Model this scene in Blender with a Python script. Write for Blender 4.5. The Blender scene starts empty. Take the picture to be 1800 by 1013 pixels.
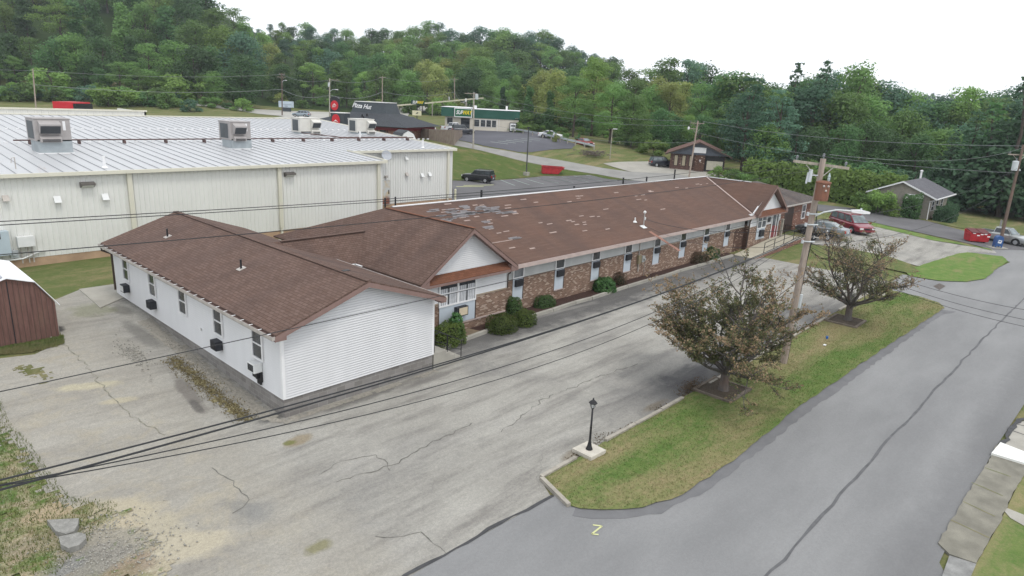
import bpy, bmesh, math, random
import numpy as np
from mathutils import Vector, Matrix
S = bpy.context.scene
COL = S.collection
R = math.radians
# ------------------------------------------------------------------ camera
FPX = 1180.0                                  # focal length in pixels of the 1800 px wide photo
PIT, ROL, YAW = R(15.56), R(2.82), R(47.43)
CAM = np.array([-11.183, -21.477, 11.85])
_cy, _sy = math.cos(YAW), math.sin(YAW)
_F = np.array([_sy*math.cos(PIT), _cy*math.cos(PIT), -math.sin(PIT)])
_r0 = np.array([_cy, -_sy, 0.0]); _u0 = np.cross(_r0, _F)
_R = math.cos(ROL)*_r0 + math.sin(ROL)*_u0
_U = -math.sin(ROL)*_r0 + math.cos(ROL)*_u0
cam_d = bpy.data.cameras.new("camera"); cam = bpy.data.objects.new("camera", cam_d); COL.objects.link(cam)
cam_d.sensor_width = 36.0; cam_d.lens = 36.0*FPX/1800.0
cam_d.clip_start = 0.5; cam_d.clip_end = 6000
_m = Matrix(((_R[0], _U[0], -_F[0], CAM[0]), (_R[1], _U[1], -_F[1], CAM[1]), (_R[2], _U[2], -_F[2], CAM[2]), (0, 0, 0, 1)))
cam.matrix_world = _m
S.camera = cam
S.render.resolution_x = 1024; S.render.resolution_y = 576
# ------------------------------------------------------------------ world, sun, exposure
SUN_EL, SUN_AZ = R(62), math.atan2(-0.15, -1.0)      # direction towards the sun (x, y)
W = bpy.data.worlds.new("World"); S.world = W; W.use_nodes = True
nt = W.node_tree; nt.nodes.clear()
sky = nt.nodes.new("ShaderNodeTexSky"); sky.sky_type = 'NISHITA'; sky.sun_disc = False
sky.sun_elevation = SUN_EL; sky.sun_rotation = SUN_AZ; sky.dust_density = 3.0
tc = nt.nodes.new("ShaderNodeTexCoord")
mp = nt.nodes.new("ShaderNodeMapping"); mp.inputs['Scale'].default_value = (1.5, 1.5, 5.0)
nz = nt.nodes.new("ShaderNodeTexNoise"); nz.inputs['Scale'].default_value = 1.6; nz.inputs['Detail'].default_value = 5
nt.links.new(tc.outputs['Generated'], mp.inputs['Vector']); nt.links.new(mp.outputs['Vector'], nz.inputs['Vector'])
cr = nt.nodes.new("ShaderNodeValToRGB")               # thin and thick parts of the cloud layer
cr.color_ramp.elements[0].position = 0.33; cr.color_ramp.elements[0].color = (0.55, 0.55, 0.55, 1)
cr.color_ramp.elements[1].position = 0.62; cr.color_ramp.elements[1].color = (0.97, 0.97, 0.97, 1)
nt.links.new(nz.outputs['Fac'], cr.inputs['Fac'])
mx = nt.nodes.new("ShaderNodeMix"); mx.data_type = 'RGBA'
nt.links.new(cr.outputs['Color'], mx.inputs[0])
nt.links.new(sky.outputs['Color'], mx.inputs[6]); mx.inputs[7].default_value = (11.6, 11.9, 12.3, 1)
bg = nt.nodes.new("ShaderNodeBackground"); bg.inputs['Strength'].default_value = 0.1
nt.links.new(mx.outputs[2], bg.inputs['Color'])
wo = nt.nodes.new("ShaderNodeOutputWorld"); nt.links.new(bg.outputs[0], wo.inputs['Surface'])
sd = bpy.data.lights.new("sun", 'SUN'); sun = bpy.data.objects.new("sun", sd); COL.objects.link(sun)
sd.energy = 0.9; sd.angle = R(12); sd.color = (1.0, 0.965, 0.90)
_sv = Vector((math.sin(SUN_AZ)*math.cos(SUN_EL), math.cos(SUN_AZ)*math.cos(SUN_EL), math.sin(SUN_EL)))
sun.rotation_euler = _sv.to_track_quat('Z', 'Y').to_euler(); sun.location = (0, -30, 60)
S.view_settings.view_transform = 'Standard'; S.view_settings.look = 'None'
S.view_settings.exposure = 0.48; S.view_settings.gamma = 1.0
try: S.view_settings.use_curve_mapping = False
except Exception: pass
S.cycles.max_bounces = 6; S.cycles.diffuse_bounces = 3; S.cycles.transparent_max_bounces = 6
S.cycles.use_denoising = True
random.seed(7); rng = np.random.default_rng(11)

# ------------------------------------------------------------------ photo pixel -> place
def ray(px, py):
    d = _R*((px-900)/FPX) - _U*((py-506.5)/FPX) + _F
    return d
def at(px, py, z=0.0):
    d = ray(px, py); return CAM + d*((z-CAM[2])/d[2])
def aty(px, py, Y):
    d = ray(px, py); return CAM + d*((Y-CAM[1])/d[1])
def atx(px, py, X):
    d = ray(px, py); return CAM + d*((X-CAM[0])/d[0])
def xyat(pxv, dep, py=205): q = CAM+ray(pxv, py)*dep; return Vector((q[0], q[1], 0))
def atd(px, py, dep):
    return CAM + ray(px, py)*dep
def horizon(px): return 506.5 - FPX*math.tan(PIT)/math.cos(ROL) + (px-900)*math.tan(ROL)

# ------------------------------------------------------------------ terrain height
_ctl = []
for x in range(-40, 46, 12):
    for y in (-45, -32, -20, -12, -5): _ctl.append((x, y, 0.0))
for x in (6, 15, 25, 35, 44): _ctl.append((x, 2.5, 0.0)); _ctl.append((x, 12, 0.25)); 
for x in (-40, -25, -15, -8, -3):
    _ctl += [(x, 0.0, 0.0), (x, 6, 0.26), (x, 12, 0.53), (x, 18, 0.78), (x, 24, 0.62)]
_ctl += [(2, 20, .75), (8, 22, .55), (16, 24, .5), (23, 26, .6), (28, 25, .8), (35, 31, 1.05), (40, 34, 1.1), (45, 22, 1.0),
         (-40, 30, .7), (0, 60, 2.5), (20, 70, 3.4), (52, 30, 1.0), (60, 30, 1.0), (55, 48, 1.05), (62, 50, 1.1), (66, 48, 1.0), (72, 46, 1.05), (78, 38, 1.25), (70, 30, 1.1),
         (94, 41, 2.0), (95, 36, 1.9), (88, 36, 1.7), (104, 40, 2.2),
         (98, 79.5, 5.4), (89, 89, 5.4), (87, 61, 5.0), (76, 74, 4.6), (70, 80, 4.4), (82, 54, 3.6), (75, 55, 2.3), (68, 62, 2.9), (60, 65, 2.7), (64, 72, 3.7), (55, 73, 4.0), (48, 60, 2.6), (60, 85, 4.4), (50, 95, 4.6),
         (55, 1, .45), (60, 3, .6), (66, 0, .45), (75, -4, .25), (75, -12, 0), (63, -10, .05), (50, -9, 0), (51, -1, .1), (85, 8, .5), (92, 0, -.1), (100, 14, .8), (85, 25, 1.1), (70, 14, .8), (60, 12, .6),
         (60, -20, 0), (80, -22, -.3), (100, -20, -1), (120, 0, -.8), (120, 40, 2.5), (130, 70, 5), (110, 100, 6), (84, 144, 5.0), (60, 130, 4.8), (100, 130, 6.5), (40, 120, 4.8), (20, 110, 4.6), (-10, 100, 4.4), (-40, 80, 3.5), (130, 110, 6), (150, 50, 3), (150, 0, 0), (140, -40, -2), (100, -45, -1)]
_C = np.array(_ctl, float); _P = _C[:, :2]/50.0
def _phi(r2): return 0.5*r2*np.log(np.maximum(r2, 1e-12))
_n = len(_P); _r2 = ((_P[:, None]-_P[None])**2).sum(-1)
_A = np.zeros((_n+3, _n+3)); _A[:_n, :_n] = _phi(_r2) + np.eye(_n)*0.002
_A[:_n, _n] = 1; _A[:_n, _n+1] = _P[:, 0]; _A[:_n, _n+2] = _P[:, 1]; _A[_n:, :_n] = _A[:_n, _n:].T
_w = np.linalg.solve(_A, np.concatenate([_C[:, 2], np.zeros(3)]))
def _near(X, Y):
    P = np.stack([np.ravel(X), np.ravel(Y)], -1)/50.0
    out = np.zeros(len(P))
    for i in range(0, len(P), 4000):
        q = P[i:i+4000]; r2 = ((q[:, None]-_P[None])**2).sum(-1)
        out[i:i+4000] = _phi(r2)@_w[:_n] + _w[_n] + q@_w[_n+1:]
    return out
_fu = np.array([-900, 0, 150, 300, 450, 600, 750, 900, 1050, 1200, 1400, 1600, 1800, 2600], float)
_fd = np.array([150, 200, 250, 300, 400, 600, 900, 1500], float)
_fz = np.array([
    [5, 5, 5, 5, 5, 5, 5.2, 5.5, 5.5, 4, 1.5, 0, -1, -2],
    [10, 9, 9, 8, 5.5, 5.5, 6, 6.5, 6, 4.5, 2, 0, -1, -2],
    [36, 34, 32, 27, 14, 10, 9, 9, 8, 6, 3, 1, 0, -1],
    [62, 60, 56, 46, 24, 18, 15, 14, 12, 9, 5, 2, 0, 0],
    [90, 88, 82, 68, 42, 34, 36, 33, 24, 14, 8, 4, 2, 0],
    [110, 108, 100, 80, 52, 46, 44, 40, 28, 18, 12, 10, 8, 4],
    [120, 118, 108, 84, 50, 42, 40, 38, 28, 24, 24, 34, 30, 16],
    [120, 118, 108, 80, 46, 40, 40, 40, 40, 40, 44, 46, 44, 30]], float)
def _far(D, U):
    U = np.clip(U, _fu[0], _fu[-1]); D = np.clip(D, _fd[0], _fd[-1])
    i = np.clip(np.searchsorted(_fu, U)-1, 0, len(_fu)-2); j = np.clip(np.searchsorted(_fd, D)-1, 0, len(_fd)-2)
    a = (U-_fu[i])/(_fu[i+1]-_fu[i]); b = (D-_fd[j])/(_fd[j+1]-_fd[j])
    return (_fz[j, i]*(1-a)+_fz[j, i+1]*a)*(1-b) + (_fz[j+1, i]*(1-a)+_fz[j+1, i+1]*a)*b
def hgt(X, Y):
    X = np.atleast_1d(np.asarray(X, float)); Y = np.atleast_1d(np.asarray(Y, float))
    dx, dy = X-CAM[0], Y-CAM[1]
    dep = dx*_sy + dy*_cy; lat = dx*_cy - dy*_sy
    U = 900 + FPX*lat/np.maximum(dep, 5.0)
    n = _near(X, Y).reshape(X.shape); f = _far(dep, U)
    k = np.clip((dep-150)/45.0, 0, 1); k = k*k*(3-2*k)
    z = n*(1-k) + f*k
    # the front lot and the street are level
    return np.where((np.abs(z) < 0.02), 0.0, z)
def H(x, y): return float(hgt([x], [y])[0])
def ground(px, py, off=0.0):
    """first point of the ground seen at a photo pixel"""
    d = ray(px, py); t = np.concatenate([np.linspace(8, 120, 900), np.linspace(120.2, 900, 1200)])
    P = CAM[None]+d[None]*t[:, None]
    below = P[:, 2] < hgt(P[:, 0], P[:, 1])+off
    i = int(np.argmax(below))
    if not below.any(): i = len(t)-1
    lo, hi = t[max(i-1, 0)], t[i]
    for _ in range(14):
        m = (lo+hi)/2; p = CAM+d*m
        if p[2] < H(p[0], p[1])+off: hi = m
        else: lo = m
    p = CAM+d*hi
    return Vector((p[0], p[1], H(p[0], p[1])))

# ------------------------------------------------------------------ objects
def tag(o, label=None, cat=None, group=None, kind=None):
    if label: o['label'] = label
    if cat: o['category'] = cat
    if group: o['group'] = group
    if kind: o['kind'] = kind
    return o
def thing(name, label, cat, loc=(0, 0, 0), rz=0.0, group=None):
    o = bpy.data.objects.new(name, None); COL.objects.link(o); o.empty_display_size = 0.3
    o.location = loc; o.rotation_euler = (0, 0, rz)
    return tag(o, label, cat, group)
def copy_tree(o, parent=None):
    c = o.copy(); COL.objects.link(c); c.parent = parent
    for ch in list(o.children): copy_tree(ch, c)
    return c
def V(*a): return Vector(a)
class MB:
    def __init__(s): s.v = []; s.f = []; s.uv = None
    def add(s, vs, fs):
        b = len(s.v); s.v += [tuple(p) for p in vs]; s.f += [tuple(i+b for i in f) for f in fs]; return s
    def poly(s, *pts): return s.add(pts, [tuple(range(len(pts)))])
    def box(s, x0, x1, y0, y1, z0, z1):
        return s.add([(x0, y0, z0), (x1, y0, z0), (x1, y1, z0), (x0, y1, z0), (x0, y0, z1), (x1, y0, z1), (x1, y1, z1), (x0, y1, z1)],
                     [(0, 3, 2, 1), (4, 5, 6, 7), (0, 1, 5, 4), (1, 2, 6, 5), (2, 3, 7, 6), (3, 0, 4, 7)])
    def obox(s, c, size, M=None, rz=0.0):
        """box of a size about a centre, turned by a matrix or about z"""
        M = M or Matrix.Rotation(rz, 3, 'Z'); hx, hy, hz = size[0]/2, size[1]/2, size[2]/2
        vs = [Vector(c)+M@Vector(p) for p in ((-hx, -hy, -hz), (hx, -hy, -hz), (hx, hy, -hz), (-hx, hy, -hz), (-hx, -hy, hz), (hx, -hy, hz), (hx, hy, hz), (-hx, hy, hz))]
        return s.add(vs, [(0, 3, 2, 1), (4, 5, 6, 7), (0, 1, 5, 4), (1, 2, 6, 5), (2, 3, 7, 6), (3, 0, 4, 7)])
    def beam(s, a, b, w, h, up=(0, 0, 1)):
        a, b = Vector(a), Vector(b); d = (b-a); L = d.length; d.normalize()
        up = Vector(up)
        if abs(d.dot(up)) > .98: up = Vector((1, 0, 0))
        sd_ = d.cross(up).normalized(); u = sd_.cross(d).normalized()
        M = Matrix((d, sd_, u)).transposed()
        return s.obox((a+b)/2, (L, w, h), M)
    def extr(s, pts, vec):
        n = len(pts); vec = Vector(vec); p2 = [Vector(p)+vec for p in pts]
        return s.add(list(pts)+p2, [tuple(range(n)), tuple(range(2*n-1, n-1, -1))]+[(i, i+n, (i+1) % n+n, (i+1) % n) for i in range(n)])
    def cyl(s, p0, p1, r0, r1=None, n=10, cap=True):
        r1 = r0 if r1 is None else r1; p0, p1 = Vector(p0), Vector(p1); d = (p1-p0)
        if d.length < 1e-6: return s
        d.normalize(); a = d.orthogonal().normalized(); b = d.cross(a)
        vs = []
        for p, r in ((p0, r0), (p1, r1)):
            for i in range(n):
                t = 2*math.pi*i/n; vs.append(p+(a*math.cos(t)+b*math.sin(t))*r)
        fs = [(i, (i+1) % n, (i+1) % n+n, i+n) for i in range(n)]
        if cap: fs += [tuple(range(n-1, -1, -1)), tuple(range(n, 2*n))]
        return s.add(vs, fs)
    def tube(s, pts, r, n=6):
        pts = [Vector(p) for p in pts]; m = len(pts); rs = r if isinstance(r, (list, tuple)) else [r]*m
        vs = []; a = None
        for k, p in enumerate(pts):
            d = (pts[min(k+1, m-1)]-pts[max(k-1, 0)]).normalized()
            a = d.orthogonal().normalized() if a is None else (a-d*a.dot(d)).normalized()
            b = d.cross(a)
            for i in range(n):
                t = 2*math.pi*i/n; vs.append(p+(a*math.cos(t)+b*math.sin(t))*rs[k])
        fs = [(k*n+i, k*n+(i+1) % n, (k+1)*n+(i+1) % n, (k+1)*n+i) for k in range(m-1) for i in range(n)]
        fs += [tuple(range(n-1, -1, -1)), tuple(range((m-1)*n, m*n))]
        return s.add(vs, fs)
    def lathe(s, c, prof, n=14, axis='Z'):
        vs = []
        for r, z in prof:
            for i in range(n):
                t = 2*math.pi*i/n; vs.append((c[0]+r*math.cos(t), c[1]+r*math.sin(t), c[2]+z))
        m = len(prof); fs = [(k*n+i, k*n+(i+1) % n, (k+1)*n+(i+1) % n, (k+1)*n+i) for k in range(m-1) for i in range(n)]
        fs += [tuple(range(n-1, -1, -1)), tuple(range((m-1)*n, m*n))]
        return s.add(vs, fs)
    def split(s, name, mat, parent, gap=.25):
        """one object for each group of pieces that stand apart"""
        par = list(range(len(s.v)))
        def fd(i):
            while par[i] != i: par[i] = par[par[i]]; i = par[i]
            return i
        for f in s.f:
            for i in f[1:]: par[fd(f[0])] = fd(i)
        comp = {}
        for i, p in enumerate(s.v): comp.setdefault(fd(i), []).append(p)
        cl = []
        for k, ps in comp.items(): a = np.array(ps); cl.append([a.min(0)-gap/2, a.max(0)+gap/2, {k}])
        ch = True
        while ch:
            ch = False
            for i in range(len(cl)):
                for j in range(i+1, len(cl)):
                    if (cl[i][0] <= cl[j][1]).all() and (cl[j][0] <= cl[i][1]).all():
                        cl[i] = [np.minimum(cl[i][0], cl[j][0]), np.maximum(cl[i][1], cl[j][1]), cl[i][2] | cl[j][2]]; del cl[j]; ch = True; break
                if ch: break
        out = []
        for lo, hi, ks in cl:
            m = MB(); mp_ = {}
            for f in s.f:
                if fd(f[0]) in ks:
                    g = []
                    for i in f:
                        if i not in mp_: mp_[i] = len(m.v); m.v.append(s.v[i])
                        g.append(mp_[i])
                    m.f.append(tuple(g))
            out.append(m.build(name, mat, parent))
        return out
    def build(s, name, mat, parent=None, smooth=False, world=True, fix=True):
        me = bpy.data.meshes.new(name); me.from_pydata(s.v, [], s.f)
        if fix and len(s.f) < 60000:
            bm = bmesh.new(); bm.from_mesh(me); bmesh.ops.recalc_face_normals(bm, faces=bm.faces); bm.to_mesh(me); bm.free()
        me.update()
        auto_uv(me)
        if mat: me.materials.append(mat)
        if smooth:
            me.polygons.foreach_set('use_smooth', [True]*len(me.polygons))
        o = bpy.data.objects.new(name, me); COL.objects.link(o)
        if parent is not None:
            o.parent = parent
            if world and parent.type == 'EMPTY':
                o.matrix_parent_inverse = Matrix.Translation(-Vector(parent.location))
        return o
def auto_uv(me):
    n = len(me.loops)
    if n == 0: return
    uvl = me.uv_layers.new(name="UVMap")
    co = np.empty(len(me.vertices)*3); me.vertices.foreach_get('co', co); co = co.reshape(-1, 3)
    li = np.empty(n, int); me.loops.foreach_get('vertex_index', li)
    nl = np.empty(len(me.polygons)*3); me.polygons.foreach_get('normal', nl); nl = nl.reshape(-1, 3)
    lt = np.empty(len(me.polygons), int); me.polygons.foreach_get('loop_total', lt)
    fn = np.repeat(nl, lt, axis=0); p = co[li]
    t = np.stack([-fn[:, 1], fn[:, 0], np.zeros(len(fn))], -1); l = np.linalg.norm(t, axis=1)
    flat = l < 0.05; t[flat] = (1, 0, 0); l[flat] = 1; t /= l[:, None]
    sgn = np.where(np.abs(t[:, 0]) > np.abs(t[:, 1]), np.sign(t[:, 0]), np.sign(t[:, 1])); t *= sgn[:, None]
    b = np.cross(fn, t); b *= np.where(np.abs(b[:, 2]) > .05, np.sign(b[:, 2]+1e-9), np.sign(b[:, 1]+1e-9))[:, None]
    uv = np.stack([(p*t).sum(1), (p*b).sum(1)], -1)
    uvl.data.foreach_set('uv', uv.ravel())
def struct(o, label, cat): return tag(o, label, cat, None, 'structure')

# ------------------------------------------------------------------ materials
class NT:
    def __init__(s, name):
        s.m = bpy.data.materials.new(name); s.m.use_nodes = True; s.t = s.m.node_tree; s.t.nodes.clear()
        s.out = s.n("ShaderNodeOutputMaterial"); s.p = s.n("ShaderNodeBsdfPrincipled"); s.l(s.p.outputs[0], s.out.inputs[0])
        s.tc = s.n("ShaderNodeTexCoord")
    def n(s, t, **k):
        x = s.t.nodes.new(t)
        for a, b in k.items(): setattr(x, a, b)
        return x
    def l(s, a, b): s.t.links.new(a, b)
    def co(s, which='Object', scale=(1, 1, 1), rot=(0, 0, 0)):
        m = s.n("ShaderNodeMapping"); m.inputs['Scale'].default_value = scale; m.inputs['Rotation'].default_value = rot
        s.l(s.tc.outputs[which], m.inputs['Vector']); return m.outputs[0]
    def noise(s, vec, scale, det=4, rough=.55, dist=0):
        x = s.n("ShaderNodeTexNoise"); x.inputs['Scale'].default_value = scale; x.inputs['Detail'].default_value = det
        x.inputs['Roughness'].default_value = rough; x.inputs['Distortion'].default_value = dist; s.l(vec, x.inputs['Vector']); return x.outputs['Fac']
    def ramp(s, fac, a, b, c0=(0, 0, 0), c1=(1, 1, 1)):
        x = s.n("ShaderNodeValToRGB"); e = x.color_ramp.elements
        e[0].position = a; e[1].position = b; e[0].color = (*c0, 1); e[1].color = (*c1, 1); s.l(fac, x.inputs[0]); return x.outputs[0]
    def mix(s, fac, a, b, mode='MIX'):
        x = s.n("ShaderNodeMix", data_type='RGBA', blend_type=mode)
        for v, i in ((fac, 0), (a, 6), (b, 7)):
            if isinstance(v, (int, float)): x.inputs[i].default_value = v
            elif isinstance(v, tuple): x.inputs[i].default_value = (*v, 1)
            else: s.l(v, x.inputs[i])
        return x.outputs[2]
    def math(s, op, a, b=0.0, clamp=False):
        x = s.n("ShaderNodeMath", operation=op); x.use_clamp = clamp
        for v, i in ((a, 0), (b, 1)):
            if isinstance(v, (int, float)): x.inputs[i].default_value = v
            else: s.l(v, x.inputs[i])
        return x.outputs[0]
    def bump(s, h, strength=.3, dist=.02):
        x = s.n("ShaderNodeBump"); x.inputs['Strength'].default_value = strength; x.inputs['Distance'].default_value = dist
        s.l(h, x.inputs['Height']); s.l(x.outputs[0], s.p.inputs['Normal'])
    def blob(s, v, cx, cy, rx, ry, rot=0.0, warp=.7, sc=1.1, a=.55, b=1.05):
        """soft edged patch of ground about a place: 1 inside, 0 outside"""
        m = s.n("ShaderNodeMapping", vector_type='TEXTURE'); m.inputs['Location'].default_value = (cx, cy, 0); m.inputs['Rotation'].default_value = (0, 0, rot); m.inputs['Scale'].default_value = (rx, ry, 1); s.l(v, m.inputs['Vector'])
        x = s.n("ShaderNodeSeparateXYZ"); s.l(m.outputs[0], x.inputs[0]); d = s.math('SQRT', s.math('ADD', s.math('MULTIPLY', x.outputs[0], x.outputs[0]), s.math('MULTIPLY', x.outputs[1], x.outputs[1])))
        d = s.math('ADD', d, s.math('MULTIPLY', s.math('SUBTRACT', s.noise(v, sc, 6, .68), .5), warp*2))
        return s.ramp(d, a, b, (1, 1, 1), (0, 0, 0))
    def fin(s, col, rough=.8, metal=0.0, spec=.3):
        if isinstance(col, tuple): s.p.inputs['Base Color'].default_value = (*col, 1)
        else: s.l(col, s.p.inputs['Base Color'])
        s.p.inputs['Roughness'].default_value = rough; s.p.inputs['Metallic'].default_value = metal
        s.p.inputs['Specular IOR Level'].default_value = spec
        return s.m
_mc = {}
def M(name, col, rough=.75, metal=0.0, var=.12, scale=2.0, spec=.3, fine=0.0, bump=0.0):
    """plain weathered material: colour, soft mottling and fine grain"""
    if name in _mc: return _mc[name]
    t = NT(name); v = t.co()
    lo = tuple(c*(1-var) for c in col); hi = tuple(min(1, c*(1+var)) for c in col)
    c = t.mix(t.ramp(t.noise(v, scale, 5), .3, .7), lo, hi)
    if fine: c = t.mix(t.math('MULTIPLY', t.ramp(t.noise(v, 60, 2), .35, .65), fine), c, tuple(x*.6 for x in col))
    if bump: t.bump(t.noise(v, 40, 3), bump)
    _mc[name] = t.fin(c, rough, metal, spec); return _mc[name]
# ================================================================== ground materials
def m_grass(name, g1, g2, dead, dead_amt=.5, stripe=(0.35, 1.3)):
    t = NT(name); v = t.co(); vs = t.co(scale=(stripe[0], stripe[1], 1))
    c = t.mix(t.ramp(t.noise(v, 1.3, 6, .65), .35, .65), g1, g2)
    d = t.ramp(t.math('ADD', t.math('MULTIPLY', t.noise(vs, .55, 5, .6, .4), .7), t.math('MULTIPLY', t.noise(v, 5, 4, .7), .3)), .56-.1*dead_amt, .70)
    c = t.mix(d, c, dead)
    f = t.ramp(t.noise(v, 18, 3, .8), .3, .72)
    c = t.mix(f, t.mix(1.0, c, (.70, .72, .72), 'MULTIPLY'), c)
    t.bump(t.noise(v, 25, 3, .8), .35, .04)
    return t.fin(c, .95, 0, .1)
MG = m_grass('lawn', (.095, .165, .040), (.150, .195, .062), (.33, .25, .15), 1.5, (.22, 1.1))
MG2 = m_grass('rough_grass', (.095, .13, .04), (.15, .16, .062), (.28, .215, .125), .9)
MG3 = m_grass('bright_lawn', (.10, .185, .04), (.165, .225, .065), (.26, .21, .11), .5)
def m_field():
    t = NT('hill_ground'); v = t.co()
    c = t.mix(t.ramp(t.noise(v, .03, 5), .35, .65), (.022, .042, .012), (.04, .065, .02))
    c = t.mix(t.ramp(t.noise(v, .5, 5, .7), .3, .7), t.mix(1.0, c, (.6, .6, .6), 'MULTIPLY'), c)
    return t.fin(c, .95, 0, .1)
def m_lot():
    t = NT('old_asphalt'); v = t.co(); sx = t.n("ShaderNodeSeparateXYZ"); t.l(v, sx.inputs[0])
    X, Y = sx.outputs[0], sx.outputs[1]
    big = t.noise(v, .22, 5, .6); mid = t.noise(v, 1.1, 5, .65)
    st = t.noise(t.co(scale=(.25, 1.6, 1)), .9, 5, .65)
    c = t.mix(t.ramp(big, .35, .68), (.325, .315, .285), (.405, .395, .358))
    c = t.mix(t.math('MULTIPLY', t.ramp(st, .46, .66), .75), c, (.205, .195, .18))
    # dark sealed strip along the kerb and by the trees
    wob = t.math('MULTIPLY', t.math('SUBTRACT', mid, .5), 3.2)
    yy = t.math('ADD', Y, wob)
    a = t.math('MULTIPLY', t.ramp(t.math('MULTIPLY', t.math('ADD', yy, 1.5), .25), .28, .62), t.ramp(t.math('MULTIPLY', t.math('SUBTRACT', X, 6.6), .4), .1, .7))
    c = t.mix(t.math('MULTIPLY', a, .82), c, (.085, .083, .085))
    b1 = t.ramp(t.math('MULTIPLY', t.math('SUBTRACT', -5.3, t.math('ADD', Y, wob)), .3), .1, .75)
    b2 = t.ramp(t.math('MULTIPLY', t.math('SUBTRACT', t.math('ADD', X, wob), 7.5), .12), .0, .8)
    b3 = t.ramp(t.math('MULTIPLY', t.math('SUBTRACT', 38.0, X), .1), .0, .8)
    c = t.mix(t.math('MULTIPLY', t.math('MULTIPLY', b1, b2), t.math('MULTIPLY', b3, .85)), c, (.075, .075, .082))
    # sandy washed-out dirt at the lower left
    s1 = t.ramp(t.math('MULTIPLY', t.math('ADD', t.math('ADD', X, 2.2), t.math('MULTIPLY', wob, .8)), -.5), .1, .9)
    s2 = t.ramp(t.noise(v, .7, 6, .7, .8), .5, .66)
    c = t.mix(t.math('MULTIPLY', t.math('MULTIPLY', s1, s2), .75), c, (.40, .36, .27))
    # wheel-worn grey bands and a tan dusty left drive
    w1 = t.ramp(t.noise(t.co(scale=(.12, .75, 1)), 1.0, 4, .55, .5), .52, .66); c = t.mix(t.math('MULTIPLY', w1, .5), c, (.43, .42, .385))
    w2 = t.ramp(t.noise(v, .16, 4, .6, 1.2), .54, .70); c = t.mix(t.math('MULTIPLY', w2, .55), c, (.215, .21, .20))
    d1 = t.ramp(t.math('MULTIPLY', t.math('ADD', t.math('ADD', X, 1.2), wob), -.6), .0, .8); c = t.mix(t.math('MULTIPLY', d1, .4), c, (.36, .335, .28))
    gp = lambda *q: tuple(ground(*q)[:2])
    for q, rx, ry, rot, colr, k in (((205, 900), 1.5, .9, -.6, (.45, .405, .30), .9), ((320, 960), 1.7, .8, -.7, (.47, .425, .32), .85), ((262, 930), 1.2, .7, -.5, (.44, .40, .30), .7), ((150, 680), 1.3, .42, -.35, (.46, .425, .31), .9), ((210, 705), .8, .3, -.3, (.45, .41, .30), .8),
                                    ((560, 962), .5, .3, 0, (.20, .19, .08), .7), ((525, 775), .75, .35, .2, (.28, .225, .14), .7), ((508, 780), .25, .2, 0, (.16, .17, .05), .8), ((430, 895), .35, .9, .3, (.22, .22, .21), .6), ((455, 900), .8, .7, .2, (.24, .24, .23), .5),
                                    ((330, 690), .35, 2.4, -.1, (.17, .155, .14), .75), ((345, 715), .2, .8, -.1, (.10, .095, .09), .6), ((250, 590), .5, 2.6, .05, (.19, .185, .17), .75), ((215, 545), .5, 1.2, 0, (.16, .155, .14), .7), ((160, 545), 1.2, 1.4, 0, (.20, .21, .12), .55), ((100, 580), .35, .5, 0, (.07, .065, .06), .9), ((480, 735), .9, .35, .1, (.11, .11, .105), .8),
                                    ((640, 700), 2.4, .35, .05, (.16, .155, .145), .7), ((760, 665), 2.2, .3, .05, (.17, .16, .15), .6), ((1150, 715), 1.0, .25, 0, (.18, .15, .11), .6), ((1060, 790), 1.6, .3, 0, (.17, .155, .10), .6), ((1010, 800), .8, .3, 0, (.20, .165, .115), .6), ((1170, 640), 4.5, .55, .03, (.36, .35, .32), .5), ((1100, 750), 2.0, .6, .05, (.34, .33, .30), .6)):
        x_, y_ = gp(*q); c = t.mix(t.math('MULTIPLY', t.blob(v, x_, y_, rx, ry, rot), k), c, colr)
    # aggregate grain
    g = t.noise(v, 55, 2, .9); g2 = t.noise(v, 14, 3, .8)
    c = t.mix(t.ramp(g, .36, .62), t.mix(1.0, c, (.72, .71, .70), 'MULTIPLY'), c)
    c = t.mix(t.ramp(g2, .40, .60), t.mix(1.0, c, (.89, .89, .89), 'MULTIPLY'), t.mix(1.0, c, (1.06, 1.055, 1.04), 'MULTIPLY'))
    g3 = t.noise(v, 5, 4, .8); c = t.mix(t.ramp(g3, .35, .65), t.mix(1.0, c, (.88, .88, .89), 'MULTIPLY'), c)
    # cracks
    vn = t.n("ShaderNodeTexNoise"); vn.inputs['Scale'].default_value = 1.2; vn.inputs['Detail'].default_value = 6; t.l(v, vn.inputs['Vector'])
    dv = t.mix(.28, v, vn.outputs['Color'], 'LINEAR_LIGHT')
    vo = t.n("ShaderNodeTexVoronoi", feature='DISTANCE_TO_EDGE'); vo.inputs['Scale'].default_value = .5; t.l(dv, vo.inputs['Vector'])
    k = t.math('MULTIPLY', t.ramp(vo.outputs['Distance'], .001, .006, (1, 1, 1), (0, 0, 0)), t.ramp(t.noise(v, .3, 3), .5, .62))
    c = t.mix(t.math('MULTIPLY', k, .4), c, (.10, .10, .09))
    t.bump(g, .35, .02)
    return t.fin(c, .93, 0, .2)
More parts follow.
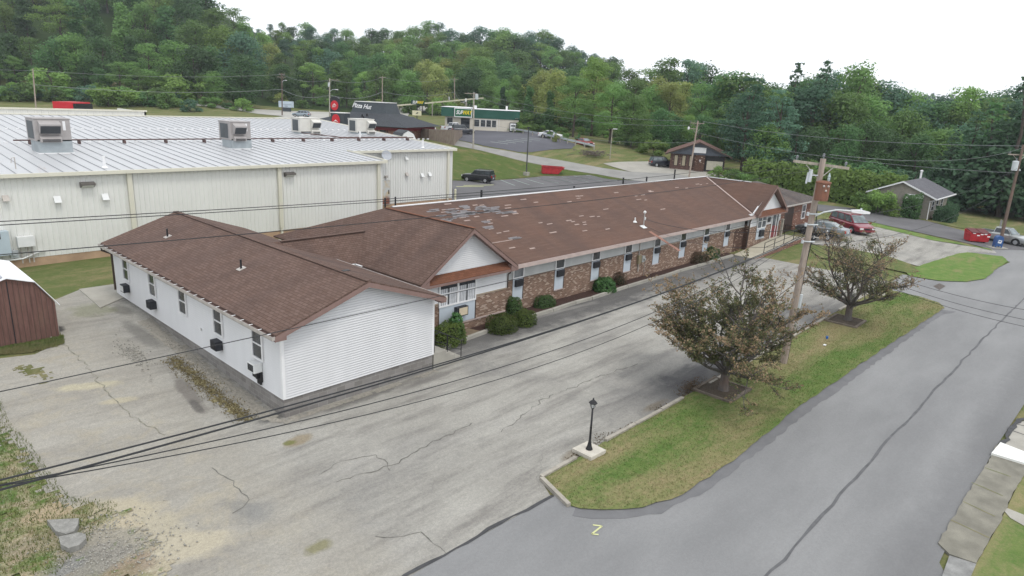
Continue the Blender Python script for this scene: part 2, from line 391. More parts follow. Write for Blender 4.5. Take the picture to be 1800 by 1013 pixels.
def m_road():
    t = NT('street_asphalt'); v = t.co(); sx = t.n("ShaderNodeSeparateXYZ"); t.l(v, sx.inputs[0]); Y = sx.outputs[1]
    c = t.mix(t.ramp(t.noise(t.co(scale=(.3, 1, 1)), .45, 5, .6), .35, .68), (.205, .206, .206), (.258, .259, .257))
    wob = t.math('MULTIPLY', t.math('SUBTRACT', t.noise(v, 1.6, 5, .7), .5), .9)
    e = t.ramp(t.math('ADD', t.math('SUBTRACT', -18.1, Y), wob), .1, .9)
    c = t.mix(t.math('MULTIPLY', e, .38), c, (.10, .10, .103))
    g = t.noise(v, 60, 2, .9)
    c = t.mix(t.ramp(g, .36, .64), t.mix(1.0, c, (.84, .84, .84), 'MULTIPLY'), c)
    c = t.mix(t.ramp(t.noise(v, 13, 3, .8), .40, .60), t.mix(1.0, c, (.92, .92, .92), 'MULTIPLY'), c)
    t.bump(g, .2, .01)
    return t.fin(c, .9, 0, .25)
MLOT, MROAD = m_lot(), m_road()
MROADDK = M('new_asphalt', (.15, .15, .153), .9, var=.15, scale=1.2, fine=.4)
MREAR = M('rear_asphalt', (.115, .112, .115), .9, var=.22, scale=.25, fine=.3)
MSUBLOT = M('sealed_asphalt', (.085, .085, .098), .9, var=.18, scale=.15)
MGRAV = M('gravel', (.30, .28, .24), .95, var=.3, scale=9, fine=.7, bump=.5)
MCONC = M('concrete', (.34, .325, .285), .9, var=.15, scale=1.2, fine=.3)
MCONCG = M('mossy_concrete', (.205, .195, .16), .9, var=.3, scale=1.5, fine=.5)
MWHITEP = M('white_paint', (.72, .72, .68), .7, var=.06)
MYEL = M('yellow_paint', (.52, .53, .27), .8, var=.1)
MSTRIPE = M('worn_stripe', (.30, .35, .32), .85, var=.2)
MTAR = M('tar', (.052, .052, .054), .7, var=.3, scale=3); MSEAL = M('old_tar', (.105, .105, .108), .85, var=.25, scale=2)
MTIMD = M('dark_timber', (.15, .125, .10), .9, var=.3, scale=3, fine=.5)
MTIMBER = M('grey_timber', (.33, .305, .26), .9, var=.25, scale=3, fine=.4)
MMULCH = M('mulch', (.055, .03, .024), .95, var=.4, scale=14, fine=.6, bump=.8)
MDIRT = M('dirt', (.20, .155, .105), .95, var=.25, scale=3, fine=.5, bump=.5)

# ================================================================== terrain
def build_terrain():
    us = np.concatenate([np.linspace(-900, 0, 12)[:-1], np.linspace(0, 1800, 76), np.linspace(1800, 2700, 12)[1:]])
    ds = np.concatenate([np.geomspace(3.0, 30, 26)[:-1], np.geomspace(30, 200, 95)[:-1], np.geomspace(200, 980, 40)])
    Dg, Ug = np.meshgrid(ds, us, indexing='ij'); lat = (Ug-900)/FPX*Dg
    X = CAM[0]+Dg*_sy+lat*_cy; Y = CAM[1]+Dg*_cy-lat*_sy
    Z = hgt(X.ravel(), Y.ravel()).reshape(X.shape)-.01
    nd, nu = X.shape
    me = bpy.data.meshes.new('ground')
    vs = np.stack([X, Y, Z], -1).reshape(-1, 3)
    fs = [(i*nu+j, i*nu+j+1, (i+1)*nu+j+1, (i+1)*nu+j) for i in range(nd-1) for j in range(nu-1)]
    me.from_pydata(vs.tolist(), [], fs); me.update()
    me.materials.append(MG2); me.materials.append(m_field())
    mi = np.array([1 if ds[i] > 205 else 0 for i in range(nd-1) for j in range(nu-1)], dtype=np.int32)
    me.polygons.foreach_set('material_index', mi); me.polygons.foreach_set('use_smooth', [True]*len(fs))
    o = bpy.data.objects.new('ground', me); COL.objects.link(o)
    struct(o, 'grassy ground rising into wooded hills', 'ground')
build_terrain()
def sheet(name, pts, mat, off, label, cat, kind='structure', thick=0.0, cell=2.5, rag=0.0):
    """a sheet laid over the terrain; pts are world (x, y) pairs"""
    from mathutils.geometry import delaunay_2d_cdt
    v2, _, f2 = delaunay_2d_cdt([Vector((p[0], p[1])) for p in pts], [], [list(range(len(pts)))], 1, 1e-5)[:3]
    bm = bmesh.new(); vs = [bm.verts.new((p[0], p[1], 0)) for p in v2]
    for f in f2:
        try: bm.faces.new([vs[i] for i in f])
        except ValueError: pass
    xs = [p[0] for p in pts]; ys = [p[1] for p in pts]
    zz = hgt(np.array(xs), np.array(ys))
    if rag: cell = .11 if (max(xs)-min(xs))*(max(ys)-min(ys)) < 16 else .17
    if cell and (rag or max(zz)-min(zz) > .01):
        for ax, lo, hi in ((0, min(xs), max(xs)), (1, min(ys), max(ys))):
            k = lo+cell
            while k < hi:
                no = (1, 0, 0) if ax == 0 else (0, 1, 0); co = (k, 0, 0) if ax == 0 else (0, k, 0)
                bmesh.ops.bisect_plane(bm, geom=bm.verts[:]+bm.edges[:]+bm.faces[:], plane_co=co, plane_no=no, dist=1e-5); k += cell
    if rag:                                          # crumble the edge
        A = np.array(pts); B = np.roll(A, -1, 0); rg = random.Random(len(pts)*7+1); dead = []
        for f in bm.faces:
            c = f.calc_center_median(); q = np.array((c.x, c.y)); d = B-A; tt = np.clip(((q-A)*d).sum(1)/np.maximum((d*d).sum(1), 1e-9), 0, 1); ds_ = float(np.min(np.linalg.norm(A+d*tt[:, None]-q, axis=1)))
            w = .5+.3*math.sin(c.x*9.3+2*math.sin(c.y*7.1))*math.sin(c.y*8.7+1.9*math.sin(c.x*6.3))+.35*math.sin(c.x*3.1+1.7*math.sin(c.y*2.3))*math.sin(c.y*3.7+1.3*math.sin(c.x*1.9))
            if ds_ < rag*(.25+.9*w)*rg.uniform(.5, 1.3): dead.append(f)
        bmesh.ops.delete(bm, geom=dead, context='FACES')
    bm.verts.ensure_lookup_table()
    if thick > 0:
        r = bmesh.ops.extrude_face_region(bm, geom=bm.faces[:])
        top = [g for g in r['geom'] if isinstance(g, bmesh.types.BMVert)]; ts = set(top)
    else: ts = None
    z = hgt(np.array([v.co.x for v in bm.verts]), np.array([v.co.y for v in bm.verts]))
    for v, q in zip(bm.verts, z): v.co.z = q + (off if (ts is None or v in ts) else off-thick)
    bmesh.ops.recalc_face_normals(bm, faces=bm.faces)
    if ts is None:
        for f in bm.faces:
            if f.normal.z < 0: f.normal_flip()
    me = bpy.data.meshes.new(name); bm.to_mesh(me); bm.free(); auto_uv(me); me.materials.append(mat)
    o = bpy.data.objects.new(name, me); COL.objects.link(o)
    return tag(o, label, cat, None, kind)
RAG = .5
def px(*pts): return [tuple(ground(*p)[:2]) for p in pts]
def jag(pts, step=.5, amp=.06, seed=1):
    """break straight edges up a little"""
    rr = random.Random(seed); out = []
    for i in range(len(pts)):
        a, b = Vector(pts[i]).to_2d() if len(pts[i]) > 2 else Vector(pts[i]), Vector(pts[(i+1) % len(pts)])
        n = max(1, int((b-a).length/step)); d = b-a
        nn = Vector((-d.y, d.x)).normalized() if d.length else Vector((0, 0))
        for k in range(n):
            p = a+d*(k/n)
            if k: p = p+nn*rr.uniform(-amp, amp)
            out.append((p.x, p.y))
    return out
def strip(pts, w, seed=0, amp=.0):
    rr = random.Random(seed); L, Rr = [], []
    P = [Vector(p) for p in pts]
    for i, p in enumerate(P):
        d = (P[min(i+1, len(P)-1)]-P[max(i-1, 0)]).normalized(); n = Vector((-d.y, d.x))
        ww = w*(1+rr.uniform(-amp, amp)); o = n*rr.uniform(-amp, amp)*w
        L.append(tuple(p+n*ww/2+o)); Rr.append(tuple(p-n*ww/2+o))
    return L+Rr[::-1]
def dense(pts, step=.6, amp=.0, seed=0):
    rr = random.Random(seed); out = []
    for a, b in zip(pts[:-1], pts[1:]):
        a, b = Vector(a), Vector(b); n = max(1, int((b-a).length/step))
        for k in range(n):
            t = (b-a); nn = Vector((-t.y, t.x)).normalized()
            out.append(tuple(a+t*(k/n)+nn*rr.uniform(-amp, amp)))
    out.append(tuple(pts[-1])); return out

# front lot and the drive along the white building
left = px((5, 702), (15, 742), (40, 770), (60, 788), (75, 815), (97, 842), (125, 872), (170, 884), (212, 884), (237, 907), (287, 962), (337, 1012))
lot = px((-80, 650), (-80, 700), (-30, 745), (10, 800), (50, 850), (95, 905), (160, 945), (220, 1000), (290, 1060)) + [(-6.6, -10.05), (-1.2, -9.98), (3.45, -10.12), (3.98, -9.2), (44.5, -9.0), (44.5, 2.75), (26, 2.6), (10.7, 1.95), (7.2, 1.6), (7.2, 17.9), (-.2, 18.2)] + px((206, 500), (140, 510)) + [(-3.2, 18.0)] + px((112, 600), (60, 624), (0, 631), (-40, 640))
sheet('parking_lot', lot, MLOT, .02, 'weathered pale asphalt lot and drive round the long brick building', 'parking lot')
sheet('street', [(-9, -10.02), (-1.2, -9.99), (3.45, -10.14), (4.6, -10.3), (39.0, -11.2), (43.5, -9.2), (48.2, -9.0), (48.6, -10.3), (50.0, -13.1), (62.8, -14.2), (64.2, -10.3), (68.5, -12.0), (72.0, -14.6), (72.0, -21), (40, -20.2), (18, -19.5), (9, -19.6), (6.5, -21), (4, -30), (-9, -26)], MROAD, .03, 'grey asphalt street passing the parking lot', 'street')
_po = dense(px((1000, 897), (1030, 905), (1060, 907), (1130, 903), (1200, 880), (1300, 811), (1400, 728), (1560, 617), (1640, 565), (1668, 549)), .5, .02, 3); _pi = dense(px((1012, 893), (1060, 893), (1130, 888), (1195, 865), (1290, 803), (1395, 718), (1550, 609), (1640, 552), (1655, 545)), 1.0)
_wd = dense(px((1006, 909), (1040, 915), (1100, 915), (1160, 904), (1240, 866), (1330, 798), (1424, 724), (1566, 619), (1652, 556), (1680, 549)), .35, .06, 5)
sheet('road_edge_patch', _pi+_wd[::-1], MROADDK, .036, 'darker asphalt strip along the curved grass edge', 'road patch')
sheet('street_seam', strip(dense([tuple(at(1335, 1030)[:2]), tuple(at(1430, 925)[:2]), tuple(at(1540, 800)[:2]), tuple(at(1650, 680)[:2]), tuple(at(1735, 590)[:2]), tuple(at(1800, 526)[:2]), (56, -17.1)], .7, .03, 2), .085, 3, .35), MSEAL, .038, 'dark tar seam running down the middle of the street', 'road seam')
sheet('driveway_seam', strip(dense([tuple(at(*p)[:2]) for p in ((972, 873), (925, 898), (880, 922), (820, 955), (760, 990), (690, 1030))], .4, .05, 4), .1, 5, .5), MTAR, .038, 'tar joint where the lot meets the street', 'road seam')
sheet('kerb_seam', strip(dense([tuple(at(*p)[:2]) for p in ((1805, 738), (1789, 740), (1780, 757), (1770, 765), (1770, 775), (1762, 784))], .3, .03, 4), .16, 5, .4), MTAR, .075, 'dark tar line beside the white painted kerb', 'road seam')
for i, pp in enumerate([((412, 905), (430, 893), (437, 880), (425, 868), (409, 848), (388, 832), (372, 824)), ((112, 606), (150, 640), (180, 680), (215, 715), (245, 742), (290, 766)), ((690, 827), (660, 800), (600, 812), (560, 838)), ((590, 848), (650, 830), (700, 815), (740, 790), (830, 745)), ((780, 975), (740, 940), (660, 945)), ((1120, 640), (1040, 668), (950, 706), (880, 760))]):
    sheet('asphalt_crack', strip(dense([tuple(ground(*p)[:2]) for p in pp], (.22), .09, i), .025+.01*(i % 2), i, .8), M('crack_fill', (.13, .125, .11), .9, var=.3, scale=5) if i != 1 else M('crack_dirt', (.2, .19, .15), .95, var=.4, scale=6), .027, ['short jagged crack low in the lot near the dirt verge', 'long weedy crack down the left drive', 'crack with pale dirt in front of the white gable', 'long crack running along the lot', 'short crack at the foot of the lot', 'crack along the middle of the lot'][i], 'crack')
# painted Z on the street
z0 = [tuple(at(*p)[:2]) for p in ((1042, 925), (1058, 927), (1040, 941), (1052, 942))]
zb = []
for a, b in zip(z0[:-1], z0[1:]): zb.append(strip([a, b], .055))
mb = MB()
for q in zb:
    mb.poly(*[(p[0], p[1], .042) for p in q])
struct(mb.build('painted_mark', MYEL), 'yellow painted letter Z on the street', 'road marking')
sheet('drain_grate', px((1640, 504), (1651, 499), (1662, 504), (1651, 511)), M('iron_grate', (.09, .075, .065), .8, var=.3, scale=8), .04, 'rusty drain grate in the driveway mouth', 'drain')
# pavement at lower right
zz = .12
sheet('pavement', jag(px((1803, 806), (1750, 786), (1742, 806), (1712, 852), (1690, 888), (1648, 958), (1668, 978), (1715, 994), (1752, 930), (1788, 855), (1803, 836)), .3, .03, 8), MCONCG, .08, 'old mossy pavement slabs at the street edge', 'pavement', thick=.1)
sheet('pavement_end', px((1668, 980), (1715, 995), (1700, 1030), (1650, 1030)), M('broken_concrete', (.25, .25, .24), .95, var=.35, scale=2.5, fine=.5), .07, 'pale broken pavement corner', 'pavement', thick=.1)
for i, (a, b) in enumerate((((1730, 826), (1776, 842)), ((1707, 852), (1762, 876)), ((1692, 886), (1748, 912)), ((1670, 918), (1738, 950)))):
    sheet('pavement_joint', strip(dense([tuple(at(*a)[:2]), tuple(at(*b)[:2])], .3, .01, i), .035), MG, .086, 'grassy joint between pavement slabs', 'pavement joint')
sheet('kerb_painted', px((1741, 803), (1757, 784), (1803, 802), (1803, 822)), MWHITEP, .16, 'white painted concrete kerb ramp by the street', 'kerb', thick=.16)
sheet('drive_apron', px((1803, 742), (1789, 745), (1775, 768), (1762, 785), (1803, 800)), MCONC, .06, 'pale concrete drive apron across the street', 'drive')
for i, pp in enumerate((((1771, 757), (1803, 768)), ((1785, 748), (1803, 752)))):
    sheet('asphalt_crack', strip([tuple(at(*q)[:2]) for q in pp], .06), MTAR, .066, ['tar joint low on the drive apron', 'tar joint high on the drive apron'][i], 'crack')
sheet('lawn_street_side', px((1720, 1030), (1700, 1020), (1752, 930), (1788, 856), (1803, 830))+[(25, -24), (5, -30)], MG, .05, 'green lawn beyond the pavement', 'lawn')
sheet('path_slab', px((1763, 900), (1768, 896), (1803, 910), (1803, 930), (1775, 914)), MCONC, .07, 'pale concrete path slab in the lawn', 'path')
# islands of grass
isl = px((952, 843), (1000, 891), (1020, 897), (1060, 899), (1130, 895), (1200, 872), (1300, 803), (1400, 720), (1560, 609), (1640, 556), (1660, 543), (1650, 534), (1620, 524), (1546, 507))
ISL = jag(isl, .5, .05, 9)
sheet('grass_island', ISL, MG, .065, 'long lawn island between lot and street', 'lawn')
sheet('grass_patch', jag(px((1590, 478), (1600, 487), (1650, 495), (1700, 497), (1730, 492), (1752, 474), (1772, 461), (1762, 452), (1700, 445), (1680, 448)), .6, .06, 4), MG3, .08, 'bright green lawn patch between the two lots', 'lawn')
sheet('grass_strip', jag(px((1420, 432), (1455, 434), (1500, 440), (1560, 452), (1600, 466), (1618, 480), (1596, 482), (1550, 472), (1500, 462), (1440, 455)), .6, .06, 4), MG2, .09, 'sloping grass strip below the upper lot', 'lawn')
sheet('upper_lot', px((1412, 400), (1440, 386), (1545, 398), (1640, 424), (1745, 440), (1752, 446), (1700, 445), (1685, 447), (1625, 470), (1610, 468), (1560, 452), (1500, 440), (1455, 434), (1418, 428)), MLOT, .05, 'pale upper parking lot beside the far end', 'parking lot')
sheet('side_street', px((1380, 345), (1440, 360), (1545, 372), (1625, 388), (1700, 408), (1800, 425), (1805, 440), (1745, 440), (1700, 428), (1640, 415), (1545, 394), (1470, 376), (1400, 366)), MREAR, .04, 'grey side street in front of the hedge', 'street')
sheet('verge', px((1440, 384), (1500, 386), (1545, 395), (1640, 418), (1745, 442), (1738, 438), (1640, 424), (1545, 401), (1470, 390)), MG3, .08, 'narrow grass verge between upper lot and side street', 'lawn')
sheet('yard_lawn', px((1525, 365), (1600, 383), (1700, 404), (1803, 420), (1803, 400), (1700, 395), (1640, 380)), MG2, .05, 'dry lawn in front of the grey house', 'lawn')
# ground behind the buildings
sheet('rear_lot', px((560, 425), (640, 400), (690, 362), (795, 340), (795, 318), (840, 319), (957, 310), (1037, 308), (1072, 316), (1115, 318), (1240, 330))+[(66, 18), (60, 17), (25, 17.2), (18, 20)], MREAR, .03, 'dark rear asphalt lot behind the brick building', 'parking lot')
sheet('rear_drive', px((797, 246), (850, 259), (930, 273), (1000, 285), (1060, 296), (1110, 303), (1185, 305), (1240, 314), (1240, 330), (1115, 318), (1050, 307), (960, 292), (880, 274), (797, 256)), M('pale_asphalt', (.25, .245, .23), .9, var=.15, scale=.4, fine=.3), .05, 'pale drive climbing past the green fronted shop', 'drive')
sheet('gravel_yard', px((1060, 288), (1100, 285), (1150, 284), (1190, 288), (1260, 305), (1290, 318), (1240, 318), (1185, 306), (1110, 303)), M('pale_gravel', (.33, .315, .275), .95, var=.12, scale=.5, fine=.4), .06, 'pale gravel yard by the small brick office', 'yard')
sheet('shop_lot', px((770, 232), (800, 226), (940, 231), (985, 246), (1012, 254), (1005, 262), (935, 268), (912, 268), (850, 257), (797, 245)), MSUBLOT, .05, 'dark sealed lot in front of the green fronted shop', 'parking lot')
sheet('highway', px((330, 180), (420, 188), (520, 196), (640, 199), (700, 190), (800, 180), (860, 176), (862, 182), (800, 190), (720, 199), (700, 215), (560, 215), (400, 214), (500, 205), (420, 195), (330, 184)), M('pale_road', (.36, .35, .32), .9, var=.1, scale=.2), .08, 'pale main road below the wooded hill', 'road')
sheet('road_bank', px((700, 191), (740, 187), (800, 181), (850, 177), (850, 175), (800, 178), (740, 184), (700, 187)), MG2, .5, 'grassy bank beyond the main road', 'bank', cell=0)
sheet('grass_slope', px((797, 257), (880, 275), (960, 293), (1050, 308), (1115, 318), (1072, 315), (1037, 307), (957, 309), (840, 318), (797, 317)), m_grass('slope_lawn', (.065, .105, .022), (.10, .125, .035), (.20, .16, .075), .5, (1, .5)), .04, 'mown grass slope behind the rear lot', 'lawn')
sheet('concrete_slab', px((139, 510), (203, 501), (222, 523), (176, 543)), MCONC, .06, 'concrete slab at the far corner of the white building', 'slab', thick=.06)
def lines(a0, a1, b0, b1, n, w, mat, lab):
    m = MB()
    for i in range(n):
        t = i/(n-1); p = [a0[k]+(a1[k]-a0[k])*t for k in (0, 1)]; q = [b0[k]+(b1[k]-b0[k])*t for k in (0, 1)]
        P, Q = ground(*p), ground(*q); s = strip(dense([P.to_2d(), Q.to_2d()], 1.5), w)
        m.poly(*[(c[0], c[1], H(c[0], c[1])+.06) for c in s])
    struct(m.build('parking_stripes', mat), lab, 'road marking')
lines((880, 317), (1030, 309), (905, 327), (1085, 318), 8, .16, MSTRIPE, 'worn parking stripes on the rear lot')
lines((802, 329), (815, 327), (850, 329), (868, 326), 2, .3, MYEL, 'yellow hatched bay markings on the rear lot')
lines((862, 250), (930, 243), (893, 254), (962, 246), 6, .18, MSTRIPE, 'parking stripes in front of the green fronted shop')
# gravel and weeds along the white building
sheet('gravel_bed', jag([(-.05, .1), (-.05, 13.2), (-.75, 13.0), (-.8, .6), (-.35, -.5), (7.3, -.35), (7.3, -.02), (0, -.05)], .5, .09, 6), MGRAV, .035, 'gravel strip along the white building', 'gravel', 'stuff', rag=0.12)
sheet('weed_strip', jag([(-.8, .2), (-.75, 8.0), (-1.35, 7.6), (-1.5, .9)], .4, .16, 6), M('dry_weeds', (.25, .22, .12), .95, var=.4, scale=5, fine=.5, bump=.6), .04, 'dry weeds beside the gravel strip', 'weeds', 'stuff', rag=0.3)
sheet('shed_grass', jag(px((-60, 640), (0, 627), (60, 622), (112, 608), (108, 592), (60, 596), (0, 604), (-60, 615)), .4, .1, 2), MG, .045, 'green grass at the foot of the shed', 'lawn', rag=.25)
sheet('worn_grass', jag(px((4, 645), (60, 638), (95, 650), (108, 664), (85, 682), (62, 684), (40, 668), (12, 660)), .4, .12, 3), m_grass('worn', (.10, .12, .04), (.14, .13, .055), (.30, .26, .16), .8), .03, 'worn patch of grass in the left drive', 'grass patch', rag=.6)
for i, pp in enumerate((((215, 585), (240, 610), (262, 655), (272, 680), (262, 682), (245, 650), (226, 618), (206, 590)), ((160, 545), (182, 560), (205, 590), (192, 590), (170, 565), (155, 550)))):
    sheet('gravel_patch', jag(px(*pp), .3, .18, i+4), MGRAV, .03, ['loose gravel streak in the middle of the left drive', 'loose gravel patch near the concrete slab'][i], 'gravel', 'stuff', rag=0.35)
def m_verge():
    t = NT('verge_ground'); v = t.co(); gp = lambda *q: tuple(ground(*q)[:2])
    c = t.mix(t.ramp(t.noise(v, 1.4, 6, .65), .4, .6), (.085, .15, .036), (.14, .175, .055))
    c = t.mix(t.ramp(t.noise(v, .9, 6, .7, .6), .44, .60), c, (.37, .31, .21)); c = t.mix(t.math('MULTIPLY', t.ramp(t.noise(v, 3.2, 5, .75), .50, .62), .8), c, (.24, .19, .12))
    for q, rx, ry, rot, colr, k in (((95, 900), 1.15, .65, .2, (.39, .315, .205), 1), ((215, 950), 1.7, 1.2, -.4, (.31, .285, .235), .95), ((160, 990), 1.3, .8, 0, (.25, .235, .205), .9), ((250, 915), 1.3, .5, -.6, (.44, .385, .28), .95), ((290, 985), .7, 1.0, -.5, (.42, .37, .275), .9), ((60, 960), .8, .6, 0, (.27, .23, .16), .7), ((200, 890), 1.0, .4, 0, (.42, .365, .26), .85), ((230, 1000), .9, .5, .3, (.26, .20, .15), .7), ((120, 1000), .6, .35, .3, (.22, .22, .21), .8)):
        x_, y_ = gp(*q); c = t.mix(t.math('MULTIPLY', t.blob(v, x_, y_, rx, ry, rot, .8, 1.6), k), c, colr)
    c = t.mix(t.math('MULTIPLY', t.ramp(t.noise(v, 2.6, 6, .75), .58, .66), .8), c, (.11, .16, .045))
    g = t.noise(v, 16, 3, .85); c = t.mix(t.ramp(g, .34, .62), t.mix(1.0, c, (.62, .62, .62), 'MULTIPLY'), c); c = t.mix(t.math('MULTIPLY', t.ramp(t.noise(v, 22, 2, .8), .60, .68), .6), c, (.48, .46, .41))
    t.bump(g, .7, .04); return t.fin(c, .95, 0, .1)
sheet('dirt_verge', jag(px((-40, 700), (3, 700), (15, 742), (40, 772), (60, 790), (75, 817), (97, 846), (125, 874), (190, 880), (240, 897), (290, 942), (345, 1014), (320, 1060), (-40, 1040)), .35, .08, 12), m_verge(), .035, 'patchy verge of grass, tan dirt and gravel at lower left', 'verge', 'stuff', rag=.55)
for i, (pp, lab) in enumerate(((((84, 925), (140, 922), (139, 932), (132, 945), (118, 950), (100, 945), (92, 935)), 'broken concrete slab piece lying behind another on the verge'), (((105, 955), (140, 947), (152, 950), (153, 958), (140, 970), (122, 975), (108, 968)), 'lumpy broken concrete piece lowest on the verge'))):
    o = sheet('concrete_chunk', px(*pp), M('rough_concrete', (.26, .255, .235), .95, var=.25, scale=6, fine=.6, bump=.6), .2, lab, 'concrete chunk', None, thick=.18)
    del_k = 'kind' in o and o.pop('kind'); o['group'] = 'broken concrete pieces on the verge'
# planting bed with its kerb
sheet('mulch_bed', [(7.3, 1.6), (10.7, 2.05), (15, 2.35), (26, 2.72), (43.2, 2.8), (43.2, 3.6), (15.6, 3.6), (15.6, 3.05), (7.3, 3.05)], MMULCH, .1, 'dark mulch bed along the brick wall', 'mulch', thick=.1)
sheet('bare_bed', jag([(7.4, 1.75), (10.2, 2.05), (12.4, 2.25), (12.2, 3.0), (8, 3.02)], .3, .06, 2), MDIRT, .115, 'bare earth of the bed below the double window', 'soil')
mk = MB(); kx = [9.2, 10.7, 12.6, 14.2, 16.0, 18.3, 20.6, 22.2, 24.6, 26.5, 29.1, 31.4, 33.7, 36.2, 38.8, 41.0, 42.6]
ky = [1.62, 1.88, 2.06, 2.18, 2.28, 2.3, 2.42, 2.36, 2.48, 2.55, 2.6, 2.52, 2.66, 2.62, 2.66, 2.68, 2.68]
for i in range(len(kx)-1):
    a, b = (kx[i]+.03, ky[i], .09), (kx[i+1]-.03, ky[i+1], .09); mk.beam(a, b, .2, .2)
struct(mk.build('kerb', MCONC), 'worn concrete kerb edging the mulch bed', 'kerb')
# timber edging of the island
mk = MB(); x = 4.0; rr = random.Random(4); yk = lambda q: -9.22+.004*(q-4)-.0006*(q-4)*(39-q)*.25
while x < 39:
    L = rr.uniform(1.7, 2.4)
    if not (13.9 < x+L/2 < 16.6 or 29.6 < x+L/2 < 31.8 or 5.9 < x+L/2 < 7.2):
        mk.beam((x, yk(x)+rr.uniform(-.02, .02), .07+rr.uniform(-.02, .02)), (min(x+L-.04, 39), yk(x+L)+rr.uniform(-.02, .02), .07), .14, .15)
    x += L
for a, b in (((3.95, -9.3, .07), (3.42, -10.85, .07)),): mk.beam(a, b, .14, .15)
struct(mk.build('timber_edging', MTIMBER), 'weathered timber edging of the long lawn island', 'edging')
mk = MB(); mk.beam(tuple(at(1410, 427, .1)), tuple(at(1450, 432, .1)), .16, .2)
struct(mk.build('timber_edging', MTIMBER), 'short timber edge at the end of the ramp', 'edging')
# ================================================================== building materials
def m_siding(name, col, dirt=.07):
    t = NT(name); v = t.co(); c = t.mix(t.ramp(t.noise(t.co(scale=(1, 1, .35)), 1.4, 5, .6), .35, .7), tuple(x*(1-dirt) for x in col), col)
    return t.fin(c, .55, 0, .35)
def m_brick(name, ca, cb, mortar, light=(.52, .42, .33), amt=.5, sx=.215, sy=.072):
    t = NT(name); uv = t.co('UV')
    b = t.n("ShaderNodeTexBrick"); b.offset = .5; t.l(uv, b.inputs['Vector'])
    for k, x in (('Scale', 1.0), ('Mortar Size', .006), ('Mortar Smooth', .2), ('Bias', 0.0), ('Brick Width', sx), ('Row Height', sy)): b.inputs[k].default_value = x
    b.inputs['Color1'].default_value = (0, 0, 0, 1); b.inputs['Color2'].default_value = (1, 1, 1, 1); b.inputs['Mortar'].default_value = (.5, .5, .5, 1)
    c = t.mix(t.ramp(b.outputs['Color'], .1, .9), ca, cb)
    lt = t.ramp(b.outputs['Color'], .80-.12*amt, .86-.12*amt)
    c = t.mix(t.math('MULTIPLY', lt, .95), c, light)
    c = t.mix(b.outputs['Fac'], c, mortar)
    c = t.mix(t.ramp(t.noise(t.co(), .8, 5, .6), .3, .75), t.mix(1.0, c, (.80, .78, .76), 'MULTIPLY'), c)
    t.bump(t.math('MULTIPLY', b.outputs['Fac'], -1.0), .35, .008)
    return t.fin(c, .9, 0, .2)
def m_shingle(name, ca, cb, stain=(.04, .027, .025), moss=(.2, .11, .075), tab=.3, row=.145, rowdark=.65, stainamt=.5):
    t = NT(name); uv = t.co('UV')
    b = t.n("ShaderNodeTexBrick"); b.offset = .5; t.l(uv, b.inputs['Vector'])
    for k, x in (('Scale', 1.0), ('Mortar Size', .012), ('Mortar Smooth', .3), ('Bias', 0.0), ('Brick Width', tab), ('Row Height', row)): b.inputs[k].default_value = x
    b.inputs['Color1'].default_value = (0, 0, 0, 1); b.inputs['Color2'].default_value = (1, 1, 1, 1); b.inputs['Mortar'].default_value = (.3, .3, .3, 1)
    c = t.mix(t.ramp(b.outputs['Color'], .05, .95), ca, cb)
    c = t.mix(t.math('MULTIPLY', b.outputs['Fac'], rowdark), c, tuple(x*.45 for x in ca))
    st = t.noise(t.co('UV', scale=(1, .22, 1)), .55, 5, .6)
    c = t.mix(t.math('MULTIPLY', t.ramp(st, .42, .72), stainamt), c, stain)
    c = t.mix(t.math('MULTIPLY', t.ramp(t.noise(uv, .35, 4, .6), .5, .75), .35), c, moss)
    g = t.noise(uv, 30, 2, .9); c = t.mix(t.ramp(g, .3, .7), t.mix(1.0, c, (.8, .8, .8), 'MULTIPLY'), c)
    t.bump(t.math('MULTIPLY', b.outputs['Fac'], -1.0), .5, .015)
    return t.fin(c, .93, 0, .15)
MSID = m_siding('white_siding', (.645, .65, .655)); MSIDG = m_siding('grey_siding', (.46, .47, .46), .15)
MTRIMW = M('white_trim', (.70, .70, .70), .5, var=.05); MTRIMB = M('rose_brown_trim', (.205, .135, .118), .6, var=.1)
MTRIMP = M('pale_pink_trim', (.42, .34, .31), .6, var=.1)
MBRICK = m_brick('mottled_brick', (.165, .098, .068), (.28, .18, .13), (.31, .26, .22), light=(.42, .33, .265), amt=.15, sx=.2)
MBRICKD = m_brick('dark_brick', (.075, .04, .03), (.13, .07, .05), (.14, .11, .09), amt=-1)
MBRICKR = m_brick('red_brick', (.17, .075, .052), (.25, .12, .085), (.26, .2, .17), amt=-1)
MBLOCK = m_brick('grey_block', (.20, .19, .18), (.265, .255, .245), (.34, .33, .31), amt=-2, sx=.41, sy=.2)
MSHA = m_shingle('brown_shingles', (.122, .078, .062), (.156, .104, .085), stain=(.07, .05, .045), moss=(.175, .115, .095), rowdark=.8, stainamt=.6)
MSHB = m_shingle('old_brown_shingles', (.120, .073, .056), (.142, .089, .069), tab=.9, row=.14, rowdark=.15, stain=(.078, .055, .050), stainamt=.65, moss=(.175, .093, .066))
MSHC = m_shingle('canopy_shingles', (.16, .07, .042), (.20, .09, .055), rowdark=.3, stainamt=.25)
MSHG = m_shingle('grey_shingles', (.10, .088, .082), (.135, .12, .112), rowdark=.4)
MSHH = m_shingle('slate_shingles', (.055, .06, .068), (.075, .082, .09), tab=.3, row=.145, rowdark=.3, stainamt=.1, moss=(.07, .075, .08))
MGUT = M('dull_aluminium_gutter', (.40, .37, .34), .5, .2, var=.15, scale=3)
MBRN = M('dark_brown_metal', (.055, .038, .03), .5, var=.1)
MBLK = M('black_metal', (.018, .018, .02), .5, var=.1)
